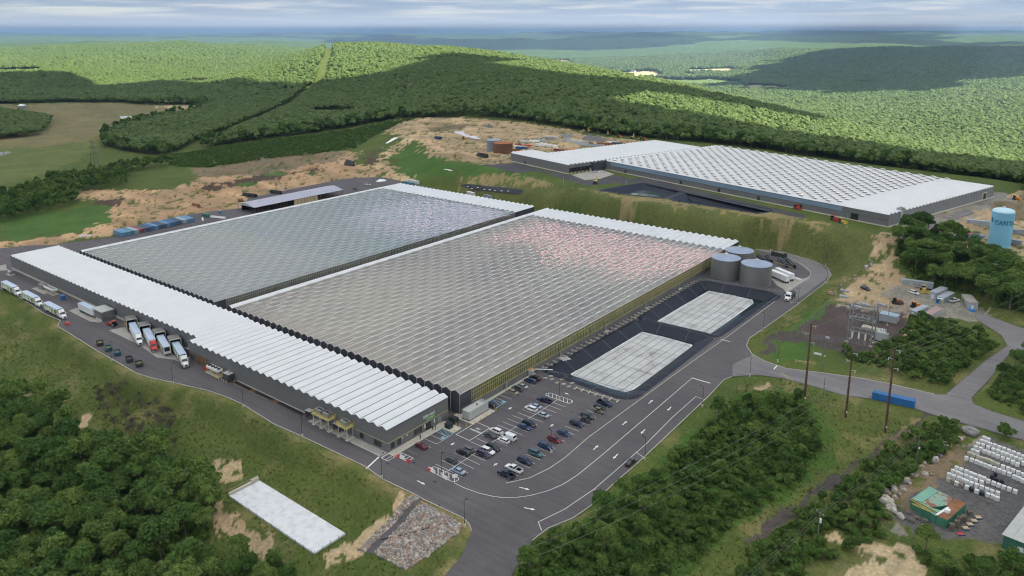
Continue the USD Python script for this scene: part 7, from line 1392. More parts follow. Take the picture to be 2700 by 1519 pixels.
def scatter_rocks(pts, n, s0, s1, lab, spread=3.0, m=None):
    P_ = ground(pts); L = LineString([tuple(p[:2]) for p in P_])
    for k in range(n):
        q = L.interpolate(rng.random(), True); x, y = q.x+rng.normal()*spread, q.y+rng.normal()*spread; s = rng.uniform(s0, s1); v, f = ROCKS[k % 8]
        solo('boulder', MB().add(v*s, f), m or stn[int(rng.integers(0, 4))], lab, 'boulder', (x, y, float(H(x, y)[0])+s*.25), rng.uniform(0, 6), lab)
scatter_rocks(Y5((1010, 830), (1230, 650), (1330, 590), (1480, 450), (1560, 390), (1640, 320)), 46, .35, 1.1, 'boulder in the rocky bank edging the tote yard', 1.2); scatter_rocks(Z5((1100, 1090), (1230, 1000), (1390, 900), (1420, 810)), 26, .4, 1.2, 'boulder along the edge of the dirt road', 1.0)
scatter_rocks(Y5((1000, 830), (1050, 860), (1060, 900)), 10, .5, 1.4, 'pale boulder by earth bank left of the green containers', 1.2, 'stone_pale'); scatter_rocks(Y6((1340, 650), (1410, 640)), 14, .3, .6, 'pale stone in the small rock pile at the wood edge', .8, 'stone_pale')
w = g1(*Y5((1725, 285))[0]); v, f = ROCKS[3]; solo('boulder', MB().add(v*2.3*np.array([1, 1, .8]), f), 'stone_grey', 'huge grey boulder beside the road at the top of the tote yard', 'boulder', (w[0], w[1], w[2]+.8))
for i, (p_, s) in enumerate(((V4((520, 100))[0], 0), (Z5((1220, 1058))[0], 1), (Z5((1215, 1102))[0], 0.6), (V4((690, 250))[0], .8), (V4((460, 305))[0], 1), (V4((1110, 260))[0], 1.2))):
    if i == 0: continue
    w = g1(*p_); t = thing('block_stack', 'grey pallet of blocks on the dirt, ' + ('', 'upper one left of the black car', 'lower one left of the black car', 'middle one behind the gantry', 'one behind the gantry mast', 'one beside the control house')[i], 'blocks', w, -.15); [obj('block_row', MB().box((0, -.6+k*.4, .5), (4.0, .36, 1.0)), 'office_grey', t) for k in range(4)]
# heaps, pipes and stores on the building ground
mat('black_pipe', (.012, .016, .018), .4); mat('grey_gravel', (.16, .155, .155), .95, var=.2, scale=1)
def heap(label, p_, r, h, m='grey_gravel'):
    w = g1(*p_); g = np.linspace(-1, 1, 25); X, Y = np.meshgrid(g*r*1.2, g*r*1.2, indexing='ij'); rr = np.hypot(X, Y)/r; Z = h*np.clip(1-rr, -.1, 1)**1.0*(.8+.4*meshkit.noise(np.stack([X, Y, 0*X+p_[0]], -1)/2.5, 3))+.5*(meshkit.noise(np.stack([X, Y, 0*X], -1)/1.2, 4)-.5)*(rr < 1); I = np.arange(625).reshape(25, 25); solo('gravel_heap', MB().add(np.stack([X, Y, np.where(rr > 1, -.4, Z)], -1).reshape(-1, 3), np.stack([I[:-1, :-1], I[1:, :-1], I[1:, 1:], I[:-1, 1:]], -1).reshape(-1, 4)), m, label, 'heap', w, 0, None, True)
heap('grey gravel heap on the hilltop, left and lighter one', W4((985, 300))[0], 8, 5); heap('dark grey gravel heap on the hilltop, right one', W4((1135, 330))[0], 10, 6); heap('dark rock heap among rubble on the hilltop earthworks', W3((1215, 150))[0], 5, 3.5)
def pipes(label, p_, n, L, m, r=.3, rz=0.0, col='pipes'):
    w = g1(*p_); t = thing('pipe_stack', label, col, w, rz); k = 0; lay = 0
    while k < n:
        for q in range(max(1, int(n**.5)-lay+1)):
            if k >= n: break
            obj('pipe', MB().cyl((-L/2+rng.uniform(-.6, .6), (q-(int(n**.5)-lay)/2)*r*2.05, r+lay*r*1.75), (L/2, (q-(int(n**.5)-lay)/2)*r*2.05, r+lay*r*1.75), r, 8), m, t); k += 1
        lay += 1
pipes('heap of long black pipes beside the haul road fork', W5((1660, 40))[0], 12, 16, 'black_pipe', .5, -.2); pipes('black pipes on bare earth left of the open shed', W5((300, 455))[0], 9, 13, 'black_pipe', .5, .2); pipes('short black pipes near the shed roof', W5((660, 415))[0], 6, 10, 'black_pipe', .5, .25); pipes('black pipes on earthworks left of the rusty tank', W3((1110, 665))[0], 10, 12, 'black_pipe', .45, -.1); pipes('black pipe pair above the shed roof middle', W5((790, 345))[0], 2, 5, 'black_pipe', .4, -.5)
pipes('rusty girder stack left of the open shed', W5((160, 515))[0], 6, 7, 'rust', .3, .1, 'girders'); pipes('rusty girders on bare earth above the container row', Z3((1480, 410))[0], 6, 8, 'rust', .35, .1, 'girders'); pipes('white pipes past the end of the left container row', Z3((1640, 500))[0], 6, 14, 'white_paint', .25, .3); pipes('white boards past the left container row', Z3((1530, 515))[0], 3, 9, 'white_paint', .3, -.5); pipes('white pipes lying on the dark road end at left', Z3((640, 640))[0], 3, 7, 'white_paint', .3, .7)
n_th = ['hilltop stack of']*22
near = ['behind the wrapped loads', 'left of the light gravel heap', 'between the two long frames', 'in front of the long frame', 'front of the gravel heaps', 'below the light gravel heap', 'below the dark gravel heap', 'along the white roof edge', 'along the roof edge right of the first', 'right of both gravel heaps', 'at the right end of the stores', 'at the right end beside white lengths', 'last on the right', 'behind the rusty tank', 'right behind the rusty tank', 'behind the red girders', 'beside the pale stack behind the tank', 'in front of the tank stores', 'right beside the rusty tank top', 'right beside the rusty tank middle', 'right of the dark red container', 'at the foot of the rusty tank']
for i, (p_, c, L, n) in enumerate(((W4((280, 300))[0], 'galvanised', 13, 6), (W4((610, 260))[0], 'galvanised', 14, 6), (W4((430, 285))[0], 'steel', 8, 4), (W4((600, 340))[0], 'galvanised', 9, 8), (W4((720, 355))[0], 'steel', 14, 6), (W4((860, 385))[0], 'steel', 14, 6), (W4((980, 390))[0], 'rust', 9, 6), (W4((960, 425))[0], 'galvanised', 18, 5), (W4((1100, 415))[0], 'galvanised', 16, 5), (W4((1250, 405))[0], 'rust', 14, 6), (W4((1380, 365))[0], 'white_paint', 8, 4), (W4((1450, 385))[0], 'box_slate', 10, 5), (W4((1540, 385))[0], 'rust', 8, 3), (W4((60, 350))[0], 'white_paint', 10, 5), (W4((160, 340))[0], 'steel', 14, 5), (W1((560, 100))[0], 'steel', 12, 5), (W1((690, 90))[0], 'white_paint', 10, 5), (W1((590, 170))[0], 'bright_red', 9, 4), (W1((430, 150))[0], 'box_red', 8, 3), (W1((430, 180))[0], 'white_paint', 10, 3), (W1((1330, 235))[0], 'orange_paint', 8, 4), (W1((410, 245))[0], 'rust', 8, 4))):
    pipes(f'{n_th[i]} ' + {'galvanised': 'grey steel frames', 'steel': 'pale steel sections', 'rust': 'rusty steel', 'white_paint': 'white lengths', 'box_slate': 'dark blue sections', 'bright_red': 'red girders', 'box_red': 'red beams', 'orange_paint': 'orange beams'}[c] + ', ' + near[i], p_, n, L, c, .45, rng.uniform(-.15, .4), 'steel store')
for i, q in enumerate(((110, 420), (150, 430), (200, 425), (250, 430), (300, 440), (345, 435), (390, 440), (180, 405), (240, 410), (420, 455))):
    w = g1(*W4(q)[0]); t = thing('pallet_goods', 'white wrapped pallet load in the block left of the dark red container', 'pallet load', w, rng.uniform(-.3, .3), 'wrapped loads on the hilltop'); obj('load', MB().box((0, 0, 1.3), (4.2, 2.2, 2.2)), 'plastic_white', t); obj('pallet', MB().box((0, 0, .1), (4.2, 2.3, .2)), 'pallet_wood', t)
def sheet_on(name, label, pts, m, z=.25, cat='sheeting'):
    pg = gpoly(pts).segmentize(4); b = MB(); x0, y0, x1, y1 = pg.bounds; g = np.mgrid[x0:x1:2.0, y0:y1:2.0].reshape(2, -1).T; g = g[shapely.contains_xy(pg.buffer(-.5), g[:, 0], g[:, 1])]
    from scipy.spatial import Delaunay
    V2_ = np.vstack([np.array(pg.exterior.coords)[:-1], g]); tri = Delaunay(V2_).simplices; c = V2_[tri].mean(1); tri = tri[shapely.contains_xy(pg, c[:, 0], c[:, 1])]; zz = H(V2_[:, 0], V2_[:, 1])+z+.25*meshkit.noise(np.column_stack([V2_/2.0, 0*V2_[:, 0]]), 5)
    solo(name, MB().add(np.column_stack([V2_, zz]), tri), m, label, cat, None, smooth=True)
mat('lilac_sheet', (.62, .60, .66), .6, var=.1)
sheet_on('plastic_sheet', 'lilac white plastic sheeting spread on the hilltop earthworks', W3((610, 258), (780, 238), (820, 290), (990, 320), (1080, 372), (1010, 372), (900, 350), (800, 320), (700, 285)), 'lilac_sheet'); sheet_on('plastic_sheet', 'white tarpaulin at the far end of the grey greenhouse', W5((2010, 255), (2070, 222), (2130, 225), (2160, 250), (2060, 265)), 'plastic_white'); sheet_on('plastic_sheet', 'white sheet in the ditch beside the haul road', Z1((330, 1085), (400, 1040), (430, 1042), (380, 1070), (350, 1085)), 'plastic_white'); sheet_on('plastic_sheet', 'pale sheet strip on the green terrace slope', W3((440, 885), (480, 880), (610, 905), (560, 912)), 'white_paint')
sheet_on('pit_liner', 'black liner sheet in the long pit behind the grey greenhouse', Z4((895, 262), (930, 250), (1180, 268), (1385, 295), (1350, 325), (1150, 310), (1000, 292)), 'liner', .35, 'liner'); sheet_on('pond', 'small bright pond in the left meadow', Dv((300, 293), (340, 292), (326, 303), (309, 304)), 'pond_bright' if 'pond_bright' in MAT else 'murky_water', .3, 'pond')
sheet_on('pond', 'bright pond cut by the left edge of the photograph', Dv((-40, 385), (0, 383), (30, 382), (22, 388), (0, 394), (-40, 398)), 'murky_water', .3, 'pond'); sheet_on('pond', 'pale pool in the clearing in the forest', Dv((840, 286), (888, 283), (892, 291), (845, 293)), 'murky_water', .4, 'pond')
for i, q in enumerate(((955, 270), (985, 285), (1030, 278), (1080, 292), (1120, 295), (1160, 300), (1210, 303), (1260, 305))):
    w = g1(*Z4(q)[0]); solo('white_ballast', MB().box((0, 0, .5), (1.4, .8, .5)), 'plastic_white', 'white weight lying on the black pit liner', 'weight', (w[0], w[1], w[2]+.3), .3, 'weights on the pit liner')
# far houses in the valleys
mat('house_white', (.72, .71, .68), .6, var=.05); mat('house_roof', (.16, .14, .13), .8, var=.2)
def house(label, p, L, W_, h, rz, m='house_white', r='house_roof', cat='house'):
    t = thing('far_house', label, cat, p, rz); obj('walls', MB().box((0, 0, h/2-1), (L, W_, h+2)), m, t); q = [(-W_/2-.4, h-.05), (W_/2+.4, h-.05), (0, h+W_*.28)]; obj('roof', MB().loft([[(-L/2-.4, y, z) for y, z in q], [(L/2+.4, y, z) for y, z in q]]), r, t); [obj('window', MB().box((-L*.3+k*L*.3, -W_/2-.03, h*.55), (L*.1, .1, h*.3)), 'window', t) for k in range(3)]
FAR = [(Z0, [(1665, 457), (1690, 455), (1730, 458), (1780, 462), (1800, 466), (1870, 462), (1900, 464), (1940, 460), (1990, 464), (2020, 464), (2050, 462), (60, 480), (85, 478), (115, 478), (150, 476), (1200, 450), (1255, 444)], 'in the far valley left of the wooded hill', 24), (Z2, [(35, 500), (75, 505), (115, 507), (490, 540), (520, 538), (490, 595), (285, 580), (240, 580), (20, 580), (60, 578), (830, 570), (960, 580), (990, 578), (1040, 580), (1120, 585), (1180, 583), (1230, 580), (1265, 586), (1330, 487), (200, 615)], 'in the far valley on the right', 18), (Z1, [(2200, 543), (2440, 560), (2500, 520)], 'beside the pale far field', 20)]
for z_, lst, wh_, s in FAR:
    for i, q in enumerate(lst):
        w = g1(*z_(q)[0]); big = (i % 4 == 0); house(f'small white building {wh_}, {["farm", "house", "hall", "barn"][i % 4]} {["among trees", "by the fields", "in the village", "near the road"][i//4 % 4]}', w, s*(1.6 if big else .8), s*.5, 6, rng.uniform(-.5, .5), group=None) if 0 else house('tiny white building '+wh_, w, s*(1.6 if big else .8), s*.5, 6, rng.uniform(-.5, .5)); stage.GetPrimAtPath(unique('/x', 'y')) if 0 else None
for p in stage.GetPrimAtPath('/World').GetChildren():
    if p.GetName().startswith('far_house'): p.SetCustomDataByKey('group', 'white buildings ' + p.GetCustomDataByKey('label')[20:])
w = g1(*Dv((58, 273))[0]); house('white roofed farm building at the edge of the left meadow', w, 16, 9, 5, .1, 'box_grey', 'white_trim', 'barn')
# ------------------------------------------------------------------ forests
def leafmat(name, a, b, c, tr=.25):
    MAT[name] = usdkit.material(stage, '/World/Looks/'+name, {'o': ('object_info', {}), 'r': ('rgb_ramp', {'ramp': [(0.0, a), (.5, b), (1.0, c)]}), 'g': ('geometry', {}), 'n': ('noise_texture', {'scale': .35, 'detail': 3.0}),
        'nr': ('rgb_ramp', {'ramp': [(.3, (.65, .68, .6)), (.7, (1.35, 1.3, 1.25))]}), 'm': ('mix_color', {'blend_type': 'multiply', 'fac': 1.0, 'use_clamp': False}),
        'd': ('principled_bsdf', {'roughness': .65, 'specular_ior_level': .25}), 'tl': ('translucent_bsdf', {}), 'mx': ('mix_closure', {'fac': tr})},
        [('o.random', 'r.fac'), ('g.position', 'n.vector'), ('n.fac', 'nr.fac'), ('r.color', 'm.a'), ('nr.color', 'm.b'), ('m.result', 'd.base_color'), ('m.result', 'tl.color'), ('d.BSDF', 'mx.closure1'), ('tl.BSDF', 'mx.closure2')], surface='mx.closure')
leafmat('leaf', (.062, .13, .028), (.105, .185, .040), (.165, .24, .056), .35)
leafmat('leaf_far', (.066, .112, .026), (.088, .138, .033), (.112, .163, .042), .2)
leafmat('leaf_shrub', (.065, .125, .024), (.090, .165, .032), (.13, .20, .045))
leafmat('leaf_grey', (.10, .095, .075), (.11, .105, .075), (.12, .12, .075))
mat('bark', (.15, .125, .10), .9, var=.25, scale=1.5)
def crown_blob(seed, sub=2, flat=.8, lump=.35):
    m = trimesh.creation.icosphere(sub, 1.0); v = np.array(m.vertices)
    n = meshkit.fbm(v*1.7+seed*13.1, 3, seed)-.5
    n2 = meshkit.noise(v*4.3+seed*7.7, seed+3)-.5
    v = v*(1+lump*2*n+lump*.8*n2)[:, None]
    v[:, 2] = np.where(v[:, 2] < 0, v[:, 2]*.75, v[:, 2]*flat)
    return v, np.array(m.faces)
def leaf_crown(r_, seed, blobs, per, size, rx, rz, z0):
    """leaf-sized quads in clumps through the crown's volume"""
    g = np.random.default_rng(seed); V = []
    cs = []
    for b in range(blobs):
        d = g.normal(size=3); d /= np.linalg.norm(d); q = g.random()**.45
        if d[2] < -.45: d[2] *= -.6
        c = np.array([d[0]*rx*.68*q, d[1]*rx*.68*q, z0+rz+d[2]*rz*.68*q]); rr = rx*g.uniform(.26, .44)
        cs.append((c, rr))
        n = g.normal(size=(per, 3)); n /= np.linalg.norm(n, axis=1)[:, None]; n[:, 2] = np.where(n[:, 2] < -.3, -n[:, 2], n[:, 2])
        p = c+n*rr*g.uniform(.72, 1.08, (per, 1))*[1, 1, .85]
        nn = n*.8+g.normal(size=(per, 3))*.55+[0, 0, .35]; nn /= np.linalg.norm(nn, axis=1)[:, None]
        t = np.cross(nn, g.normal(size=(per, 3))); t /= np.linalg.norm(t, axis=1)[:, None]; s = np.cross(nn, t)
        w = size*g.uniform(.6, 1.25, (per, 1))
        V.append(np.stack([p-t*w-s*w*.6, p+t*w-s*w*.6, p+t*w*.8+s*w*.7, p-t*w*.7+s*w*.6], 1))
    V = np.concatenate(V).reshape(-1, 3); F_ = np.arange(len(V)).reshape(-1, 4)
    return V, F_, cs
def make_tree(name, label, cat, loc, rz, sc, group, seed, h, rx, blobs, per, size, leaf, trunk=.22, flatz=.38):
    t = thing(name, label, cat, loc, rz, group); UsdGeom.Xform.Get(stage, t).AddScaleOp().Set(Gf.Vec3f(*sc))
    rz_ = h*flatz; V, F_, cs = leaf_crown(rng, seed, blobs, per, size, rx, rz_, h-2*rz_*1.02)
    obj('crown', MB().add(V, F_), leaf, t)
    b = MB().cyl((0, 0, -.8), (0, 0, h*.62), trunk, 6, trunk*.45)
    for c, rr in cs[:6]: b.cyl((0, 0, h*.36), tuple(c), trunk*.45, 4, trunk*.14)
    obj('trunk', b, 'bark', t, smooth=True)
    return t
def instancer(name, label_kind, protos, pts, idx_, sc, rz):
    pi = UsdGeom.PointInstancer.Define(stage, unique('/World', name)); path = str(pi.GetPath())
    for q, (v, f, m) in enumerate(protos):
        pp = f'{path}/kind_of_tree' + (f'_{q:03d}' if q else ''); usdkit.mesh(stage, pp, (v, f), MAT[m], smooth=False)
        pi.GetPrototypesRel().AddTarget(pp)
    pi.CreatePositionsAttr(Vt.Vec3fArray.FromNumpy(pts.astype(np.float32))); pi.CreateProtoIndicesAttr(Vt.IntArray.FromNumpy(idx_.astype(np.int32)))
    pi.CreateScalesAttr(Vt.Vec3fArray.FromNumpy(sc.astype(np.float32)))
    arr = Vt.QuathArray([Gf.Quath(float(math.cos(a/2)), 0, 0, float(math.sin(a/2))) for a in rz])
    pi.CreateOrientationsAttr(arr)
    tag(pi, label_kind, None, None, 'stuff'); return path
# near edge of the great forest, along the azimuth
EDGE = Dv((-260,262),(0,262),(60,260),(170,257),(330,261),(517,266),(502,285),(430,297),(345,318),(268,345),(262,368),(330,384),(425,393),(560,366),(700,346),(850,326),(960,306),(1000,299),(1150,294),(1285,300),(1400,319),(1520,338),(1650,350),(1760,358),(1900,374),(2100,402),(2300,432),(2480,464),(2560,486),(2640,505),(2760,530))
FOREST = poly([tuple(p[:2]) for p in ground(EDGE)]+[tuple(CAM[:2]+9000*(math.sin(a)*RT[:2]+math.cos(a)*HEAD)) for a in np.linspace(.86, -.86, 30)])
LEFTWOOD = gpoly(Dv((-120,290),(0,288),(60,292),(130,303),(122,320),(100,342),(0,352),(-120,362)))
LINE = LineString([tuple(p[:2]) for p in ground(Dv((838,113),(826,140),(815,175),(805,207),(775,228),(640,306),(520,356),(430,398)))])
holes = unary_union([p for n_ in ('field', 'fieldg', 'pale', 'pad', 'brown') for p in POLYS.get(n_, []) if p.area > 200]+[terrace.buffer(6)])
def scatter(r0, r1, spacing, seed):
    g = np.random.default_rng(seed); amax = .72
    n = int(amax*(r1**2-r0**2)/spacing**2)
    r = np.sqrt(g.uniform(r0**2, r1**2, n)); a = g.uniform(-amax, amax, n)
    x = CAM[0]+r*(np.sin(a)*RT[0]+np.cos(a)*HEAD[0]); y = CAM[1]+r*(np.sin(a)*RT[1]+np.cos(a)*HEAD[1])
    ok = (shapely.contains_xy(FOREST, x, y) | shapely.contains_xy(LEFTWOOD, x, y)) & ~shapely.contains_xy(holes, x, y)
    ok &= shapely.distance(LINE, shapely.points(x, y)) > 13
    x, y, r, a = x[ok], y[ok], r[ok], a[ok]; z = H(x, y)
    # leave out what lies well behind the crests
    el = (GZ+6-CAM[2])/RG; mx = np.maximum.accumulate(el, axis=1)
    k = map_coordinates(mx, [np.interp(a, AZ, np.arange(na)), np.interp(r, RR, np.arange(nr))], order=1)
    ok = (z+26-CAM[2])/r > k
    return np.column_stack([x, y, z])[ok], r[ok]
fp = []
for q in range(5):
    v, f = crown_blob(20+q, 2, 1.0, .38); fp.append((v, f, 'leaf_far'))
def forest(name, r0, r1, spacing, seed, size, label):
    p, r = scatter(r0, r1, spacing, seed); g = np.random.default_rng(seed+1); n = len(p)
    s = size*g.uniform(.75, 1.3, n)*(0.85+.3*meshkit.noise(np.column_stack([p[:, :2]/60, np.zeros(n)]), 4)); h = g.uniform(.85, 1.25, n)
    big = meshkit.fbm(np.column_stack([p[:, :2]/150, np.zeros(n)]), 3, 9)
    hh = 10.5*np.where(r < 2600, 1, 1.1)*h*(.75+.5*big)
    p = p.copy(); p[:, 2] += hh*.62
    instancer(name, label, fp, p, g.integers(0, len(fp), n), np.column_stack([s, s, s*h*.85]), g.uniform(0, 6.28, n))
    return n
n1 = forest('forest_canopy', 500, 1500, 4.7, 5, 3.2, 'dense green broadleaf forest covering the hill behind the site')
n2 = forest('forest_canopy', 1500, 2600, 6.3, 6, 4.2, 'broadleaf forest over the crest and the far valley')
n3 = forest('forest_canopy', 2600, 4600, 9.5, 7, 6.6, 'distant forest on the valley sides')

# the wood behind the bare earth on the left, and low scrub on the green field
def fill(pg, n, seed, clear=None):
    g = np.random.default_rng(seed); x0, y0, x1, y1 = pg.bounds; q = np.column_stack([g.uniform(x0, x1, n*3), g.uniform(y0, y1, n*3)]); q = q[shapely.contains_xy(pg, q[:, 0], q[:, 1])][:n]
    return q
def spaced(pg, d, seed, most=9999):
    """points in a polygon no closer than about d"""
    q = fill(pg, int(pg.area/d**2*6)+20, seed); cell = {}; out = []
    for x, y in q:
        k = (int(x//d), int(y//d))
        if all(np.hypot(x-a, y-b) > d for i in (-1, 0, 1) for j in (-1, 0, 1) for a, b in cell.get((k[0]+i, k[1]+j), ())):
            cell.setdefault(k, []).append((x, y)); out.append((x, y))
            if len(out) >= most: break
    return np.array(out)
def stuff_plants(name, label, q, protos, s0, s1, seed, lift=0.0):
    g = np.random.default_rng(seed); n = len(q); s = g.uniform(s0, s1, n); P_ = np.column_stack([q, H(q[:, 0], q[:, 1])+lift*s]); instancer(name, label, protos, P_, g.integers(0, len(protos), n), np.column_stack([s, s, s*g.uniform(.8, 1.25, n)]), g.uniform(0, 6.28, n))
wood_l = gpoly(Dv((-100,492),(0,498),(60,484),(120,466),(200,448),(290,428),(385,412),(425,416),(415,420),(345,432),(312,452),(320,470),(205,484),(192,512),(165,522),(60,552),(0,562),(-100,580)))
mid = []
for q in range(3):
    V, F_, cs = leaf_crown(rng, 300+q, 11, 60, .75, 4.2, 4.6, 2.4); b = MB().add(V, F_); mid.append((*b.arrays(), 'leaf'))
tr = trimesh.creation.cylinder(.2, 6, sections=5); tr.apply_translation([0, 0, 2.5])
stuff_plants('left_wood', 'dark mixed wood between the meadow and the bare earth on the left', spaced(wood_l, 4.6, 60), mid, .55, .95, 61)
# a leafy front rank along the forest edge, with trunks showing
edge_pts = ground(EDGE[4:34]); EL = LineString([tuple(p[:2]) for p in edge_pts]); g = np.random.default_rng(77); ne = int(EL.length/2.3)
eq = np.array([EL.interpolate(v).coords[0] for v in g.uniform(0, EL.length, ne)]); dirv = (eq-CAM[:2])/np.linalg.norm(eq-CAM[:2], axis=1)[:, None]; eq = eq+dirv*g.uniform(0, 26, ne)[:, None]
eq = eq[(shapely.distance(terrace, shapely.points(eq)) > 3) & (shapely.distance(LINE, shapely.points(eq)) > 12)]
stuff_plants('forest_edge', 'tall front rank of trees with pale trunks along the forest edge', eq, mid, .8, 1.3, 78); stuff_plants('forest_edge_trunk', 'pale thin trunks along the forest edge', eq+g.normal(size=eq.shape)*.8, [(np.array(tr.vertices), np.array(tr.faces), 'bark')], .8, 1.4, 79)
bush = []
for q in range(3):
    V, F_, cs = leaf_crown(rng, 330+q, 7, 34, .24, 1.15, .75, -.1); bush.append((*MB().add(V, F_).arrays(), 'leaf_shrub'))
sc = [p for p in POLYS['scrub'] if p.centroid.x < -100]
stuff_plants('low_scrub', 'rows of low scrub on the green field below the forest', np.vstack([fill(p, min(5200, int(p.area/9)), 63) for p in sc]), bush, .7, 1.9, 64)
# woods and thickets round the site: every tree and large shrub is its own
AREAS = {
 'low_left': Dv((-60,990),(60,1010),(130,1030),(180,1080),(215,1130),(300,1150),(400,1160),(470,1190),(500,1225),(545,1270),(530,1320),(500,1449),(480,1560),(-100,1560)),
 'bottom': Dv((520,1420),(600,1400),(700,1415),(740,1449),(760,1560),(520,1560)),
 'road_wood': Dv((1300,1460),(1390,1350),(1480,1322),(1600,1232),(1690,1162),(1790,1065),(1870,1012),(1935,990),(2010,1002),(2045,1060),(2060,1130),(2010,1205),(1900,1285),(1800,1355),(1700,1450),(1640,1560),(1300,1560)),
 'lane': Dv((2050,1275),(2190,1165),(2330,1075),(2415,1075),(2400,1125),(2300,1195),(2205,1265),(2250,1325),(2225,1370),(2100,1400),(1985,1470),(1800,1520),(1900,1370)),
 'pole_thicket': Dv((2110,860),(2200,815),(2290,800),(2370,800),(2480,852),(2535,885),(2475,935),(2400,980),(2290,955),(2210,925),(2120,898)),
 'tower_wood': Dv((2255,590),(2320,580),(2400,605),(2445,640),(2510,675),(2560,710),(2640,740),(2640,800),(2500,775),(2462,745),(2385,738),(2295,700),(2255,645)),
 'right_edge': Dv((2462,965),(2520,905),(2590,870),(2700,880),(2700,1060),(2576,1045),(2495,1000)),
 'yard_foot': Dv((2280,1400),(2330,1375),(2420,1420),(2500,1400),(2560,1410),(2700,1449),(2700,1520),(2400,1520),(2300,1449)),
 'grey_thicket': Dv((235,985),(300,975),(400,1010),(455,1090),(440,1140),(340,1120),(250,1060)),
}
AREAS = {k: gpoly(v) for k, v in AREAS.items()}
keep = unary_union([asphalt.buffer(2.5)]+[p.buffer(1.0) for n_ in ('yard', 'lane', 'pad', 'gravel', 'pale') for p in POLYS.get(n_, [])])
BAND = (120, 900)
def plant(kinds, spots, place, group, smin, smax, fmt):
    """each plant one thing; the first of a kind carries the meshes"""
    g = np.random.default_rng(len(place)*7+len(spots))
    for x, y in spots:
        k = kinds[int(g.integers(0, len(kinds)))]; s = g.uniform(smin, smax); z = float(H(x, y)[0]); sc_ = (s*g.uniform(.85, 1.2), s*g.uniform(.85, 1.2), s*g.uniform(.9, 1.15)); rz = g.uniform(0, 6.28); lab = fmt % place
        if k['src'] is None: k['src'] = make_tree(k['name'], lab, k['cat'], (x, y, z), rz, sc_, group, **k['a'])
        else: dup(k['src'], (x, y, z), rz, lab, k['cat'], group, sc_)
TREES = [dict(src=None, name='broadleaf_tree', cat='tree', a=dict(seed=200+q, h=11.5, rx=4.3+.4*q, blobs=16, per=150, size=.30, leaf='leaf')) for q in range(4)]
SHRUBS = [dict(src=None, name='shrub', cat='shrub', a=dict(seed=220+q, h=3.2, rx=2.0, blobs=10, per=85, size=.21, leaf='leaf_shrub', trunk=.07, flatz=.46)) for q in range(3)]
GREYS = [dict(src=None, name='sparse_tree', cat='tree', a=dict(seed=240+q, h=6.5, rx=2.3, blobs=11, per=34, size=.16, leaf='leaf_grey', trunk=.12, flatz=.44)) for q in range(2)]
W_ = lambda k: AREAS[k].difference(keep)
def parts_of(p): return max(getattr(p, 'geoms', [p]), key=lambda s: s.area)
plant(TREES, spaced(W_('low_left'), 5.0, 80, 130), 'in the dense wood at the lower left corner', 'trees of the lower left wood', .72, 1.15, 'green broadleaf tree %s')
plant(TREES, spaced(W_('bottom'), 5.0, 81, 12), 'at bottom edge below the white basin', 'trees below the white basin', .55, .8, 'green broadleaf tree %s')
plant(TREES, spaced(W_('tower_wood'), 5.2, 82, 80), 'in the clump around the water tower', 'trees round the water tower', .8, 1.25, 'green broadleaf tree %s')
plant(TREES, spaced(W_('road_wood'), 7.5, 83, 50), 'in the thicket right of the entrance road', 'trees right of the entrance road', .38, .72, 'young broadleaf tree %s')
plant(TREES, spaced(W_('right_edge'), 7, 84, 14), 'on the right edge beside the public road', 'trees at the right edge', .45, .7, 'green broadleaf tree %s')
plant(TREES, spaced(W_('yard_foot'), 8, 85, 14), 'at the lower right corner below the yard', 'trees below the tote yard', .4, .7, 'green broadleaf tree %s')
plant(GREYS, spaced(W_('grey_thicket'), 3.4, 86, 34), 'in the greyish thicket on the grass bank at left', 'sparse grey trees on the left bank', .6, 1.1, 'thin greyish tree %s')
plant(SHRUBS, spaced(W_('pole_thicket'), 3.6, 87, 80), 'in the thicket between the substation and the gravel road', 'shrubs beside the substation', .7, 1.6, 'leafy shrub %s')
plant(SHRUBS, spaced(W_('lane'), 3.6, 88, 90), 'along the dark lane at lower right', 'shrubs along the dark lane', .6, 1.5, 'leafy shrub %s')
plant(SHRUBS, spaced(W_('road_wood'), 4.2, 89, 110), 'in the thicket right of the entrance road', 'shrubs right of the entrance road', .6, 1.4, 'leafy shrub %s')
w = g1(*Y5((2010, 320))[0]); plant(SHRUBS[:1], [(w[0], w[1])], 'standing alone between the public road and the totes', 'lone shrub', 1.5, 1.6, 'round green shrub %s')
# undergrowth and rough grass
und = unary_union([AREAS[k] for k in ('low_left', 'road_wood', 'lane', 'pole_thicket', 'tower_wood', 'right_edge', 'yard_foot', 'bottom')]).difference(keep)
stuff_plants('undergrowth', 'leafy undergrowth filling the woods and thickets', np.vstack([fill(p, int(p.area/3.6), 90) for p in getattr(und, 'geoms', [und]) if p.area > 20]), bush, .6, 1.5, 91)
tuft = []
for q, col in enumerate(('tuft_green', 'tuft_dry', 'tuft_olive')):
    g = np.random.default_rng(400+q); b = MB()
    for k in range(26):
        a, r = g.uniform(0, 6.28), g.uniform(0, .55); x, y = r*math.cos(a), r*math.sin(a); h = g.uniform(.18, .55); lx, ly = g.normal(size=2)*.2; w_ = .05
        b.add([(x-w_*math.sin(a), y+w_*math.cos(a), 0), (x+w_*math.sin(a), y-w_*math.cos(a), 0), (x+lx, y+ly, h)], [(0, 1, 2)])
    tuft.append((*b.arrays(), col))
leafmat('tuft_green', (.09, .15, .03), (.11, .17, .038), (.14, .18, .045), .45); leafmat('tuft_dry', (.20, .17, .08), (.26, .21, .10), (.30, .25, .13), .3); leafmat('tuft_olive', (.13, .16, .04), (.15, .17, .05), (.30, .27, .04), .45)
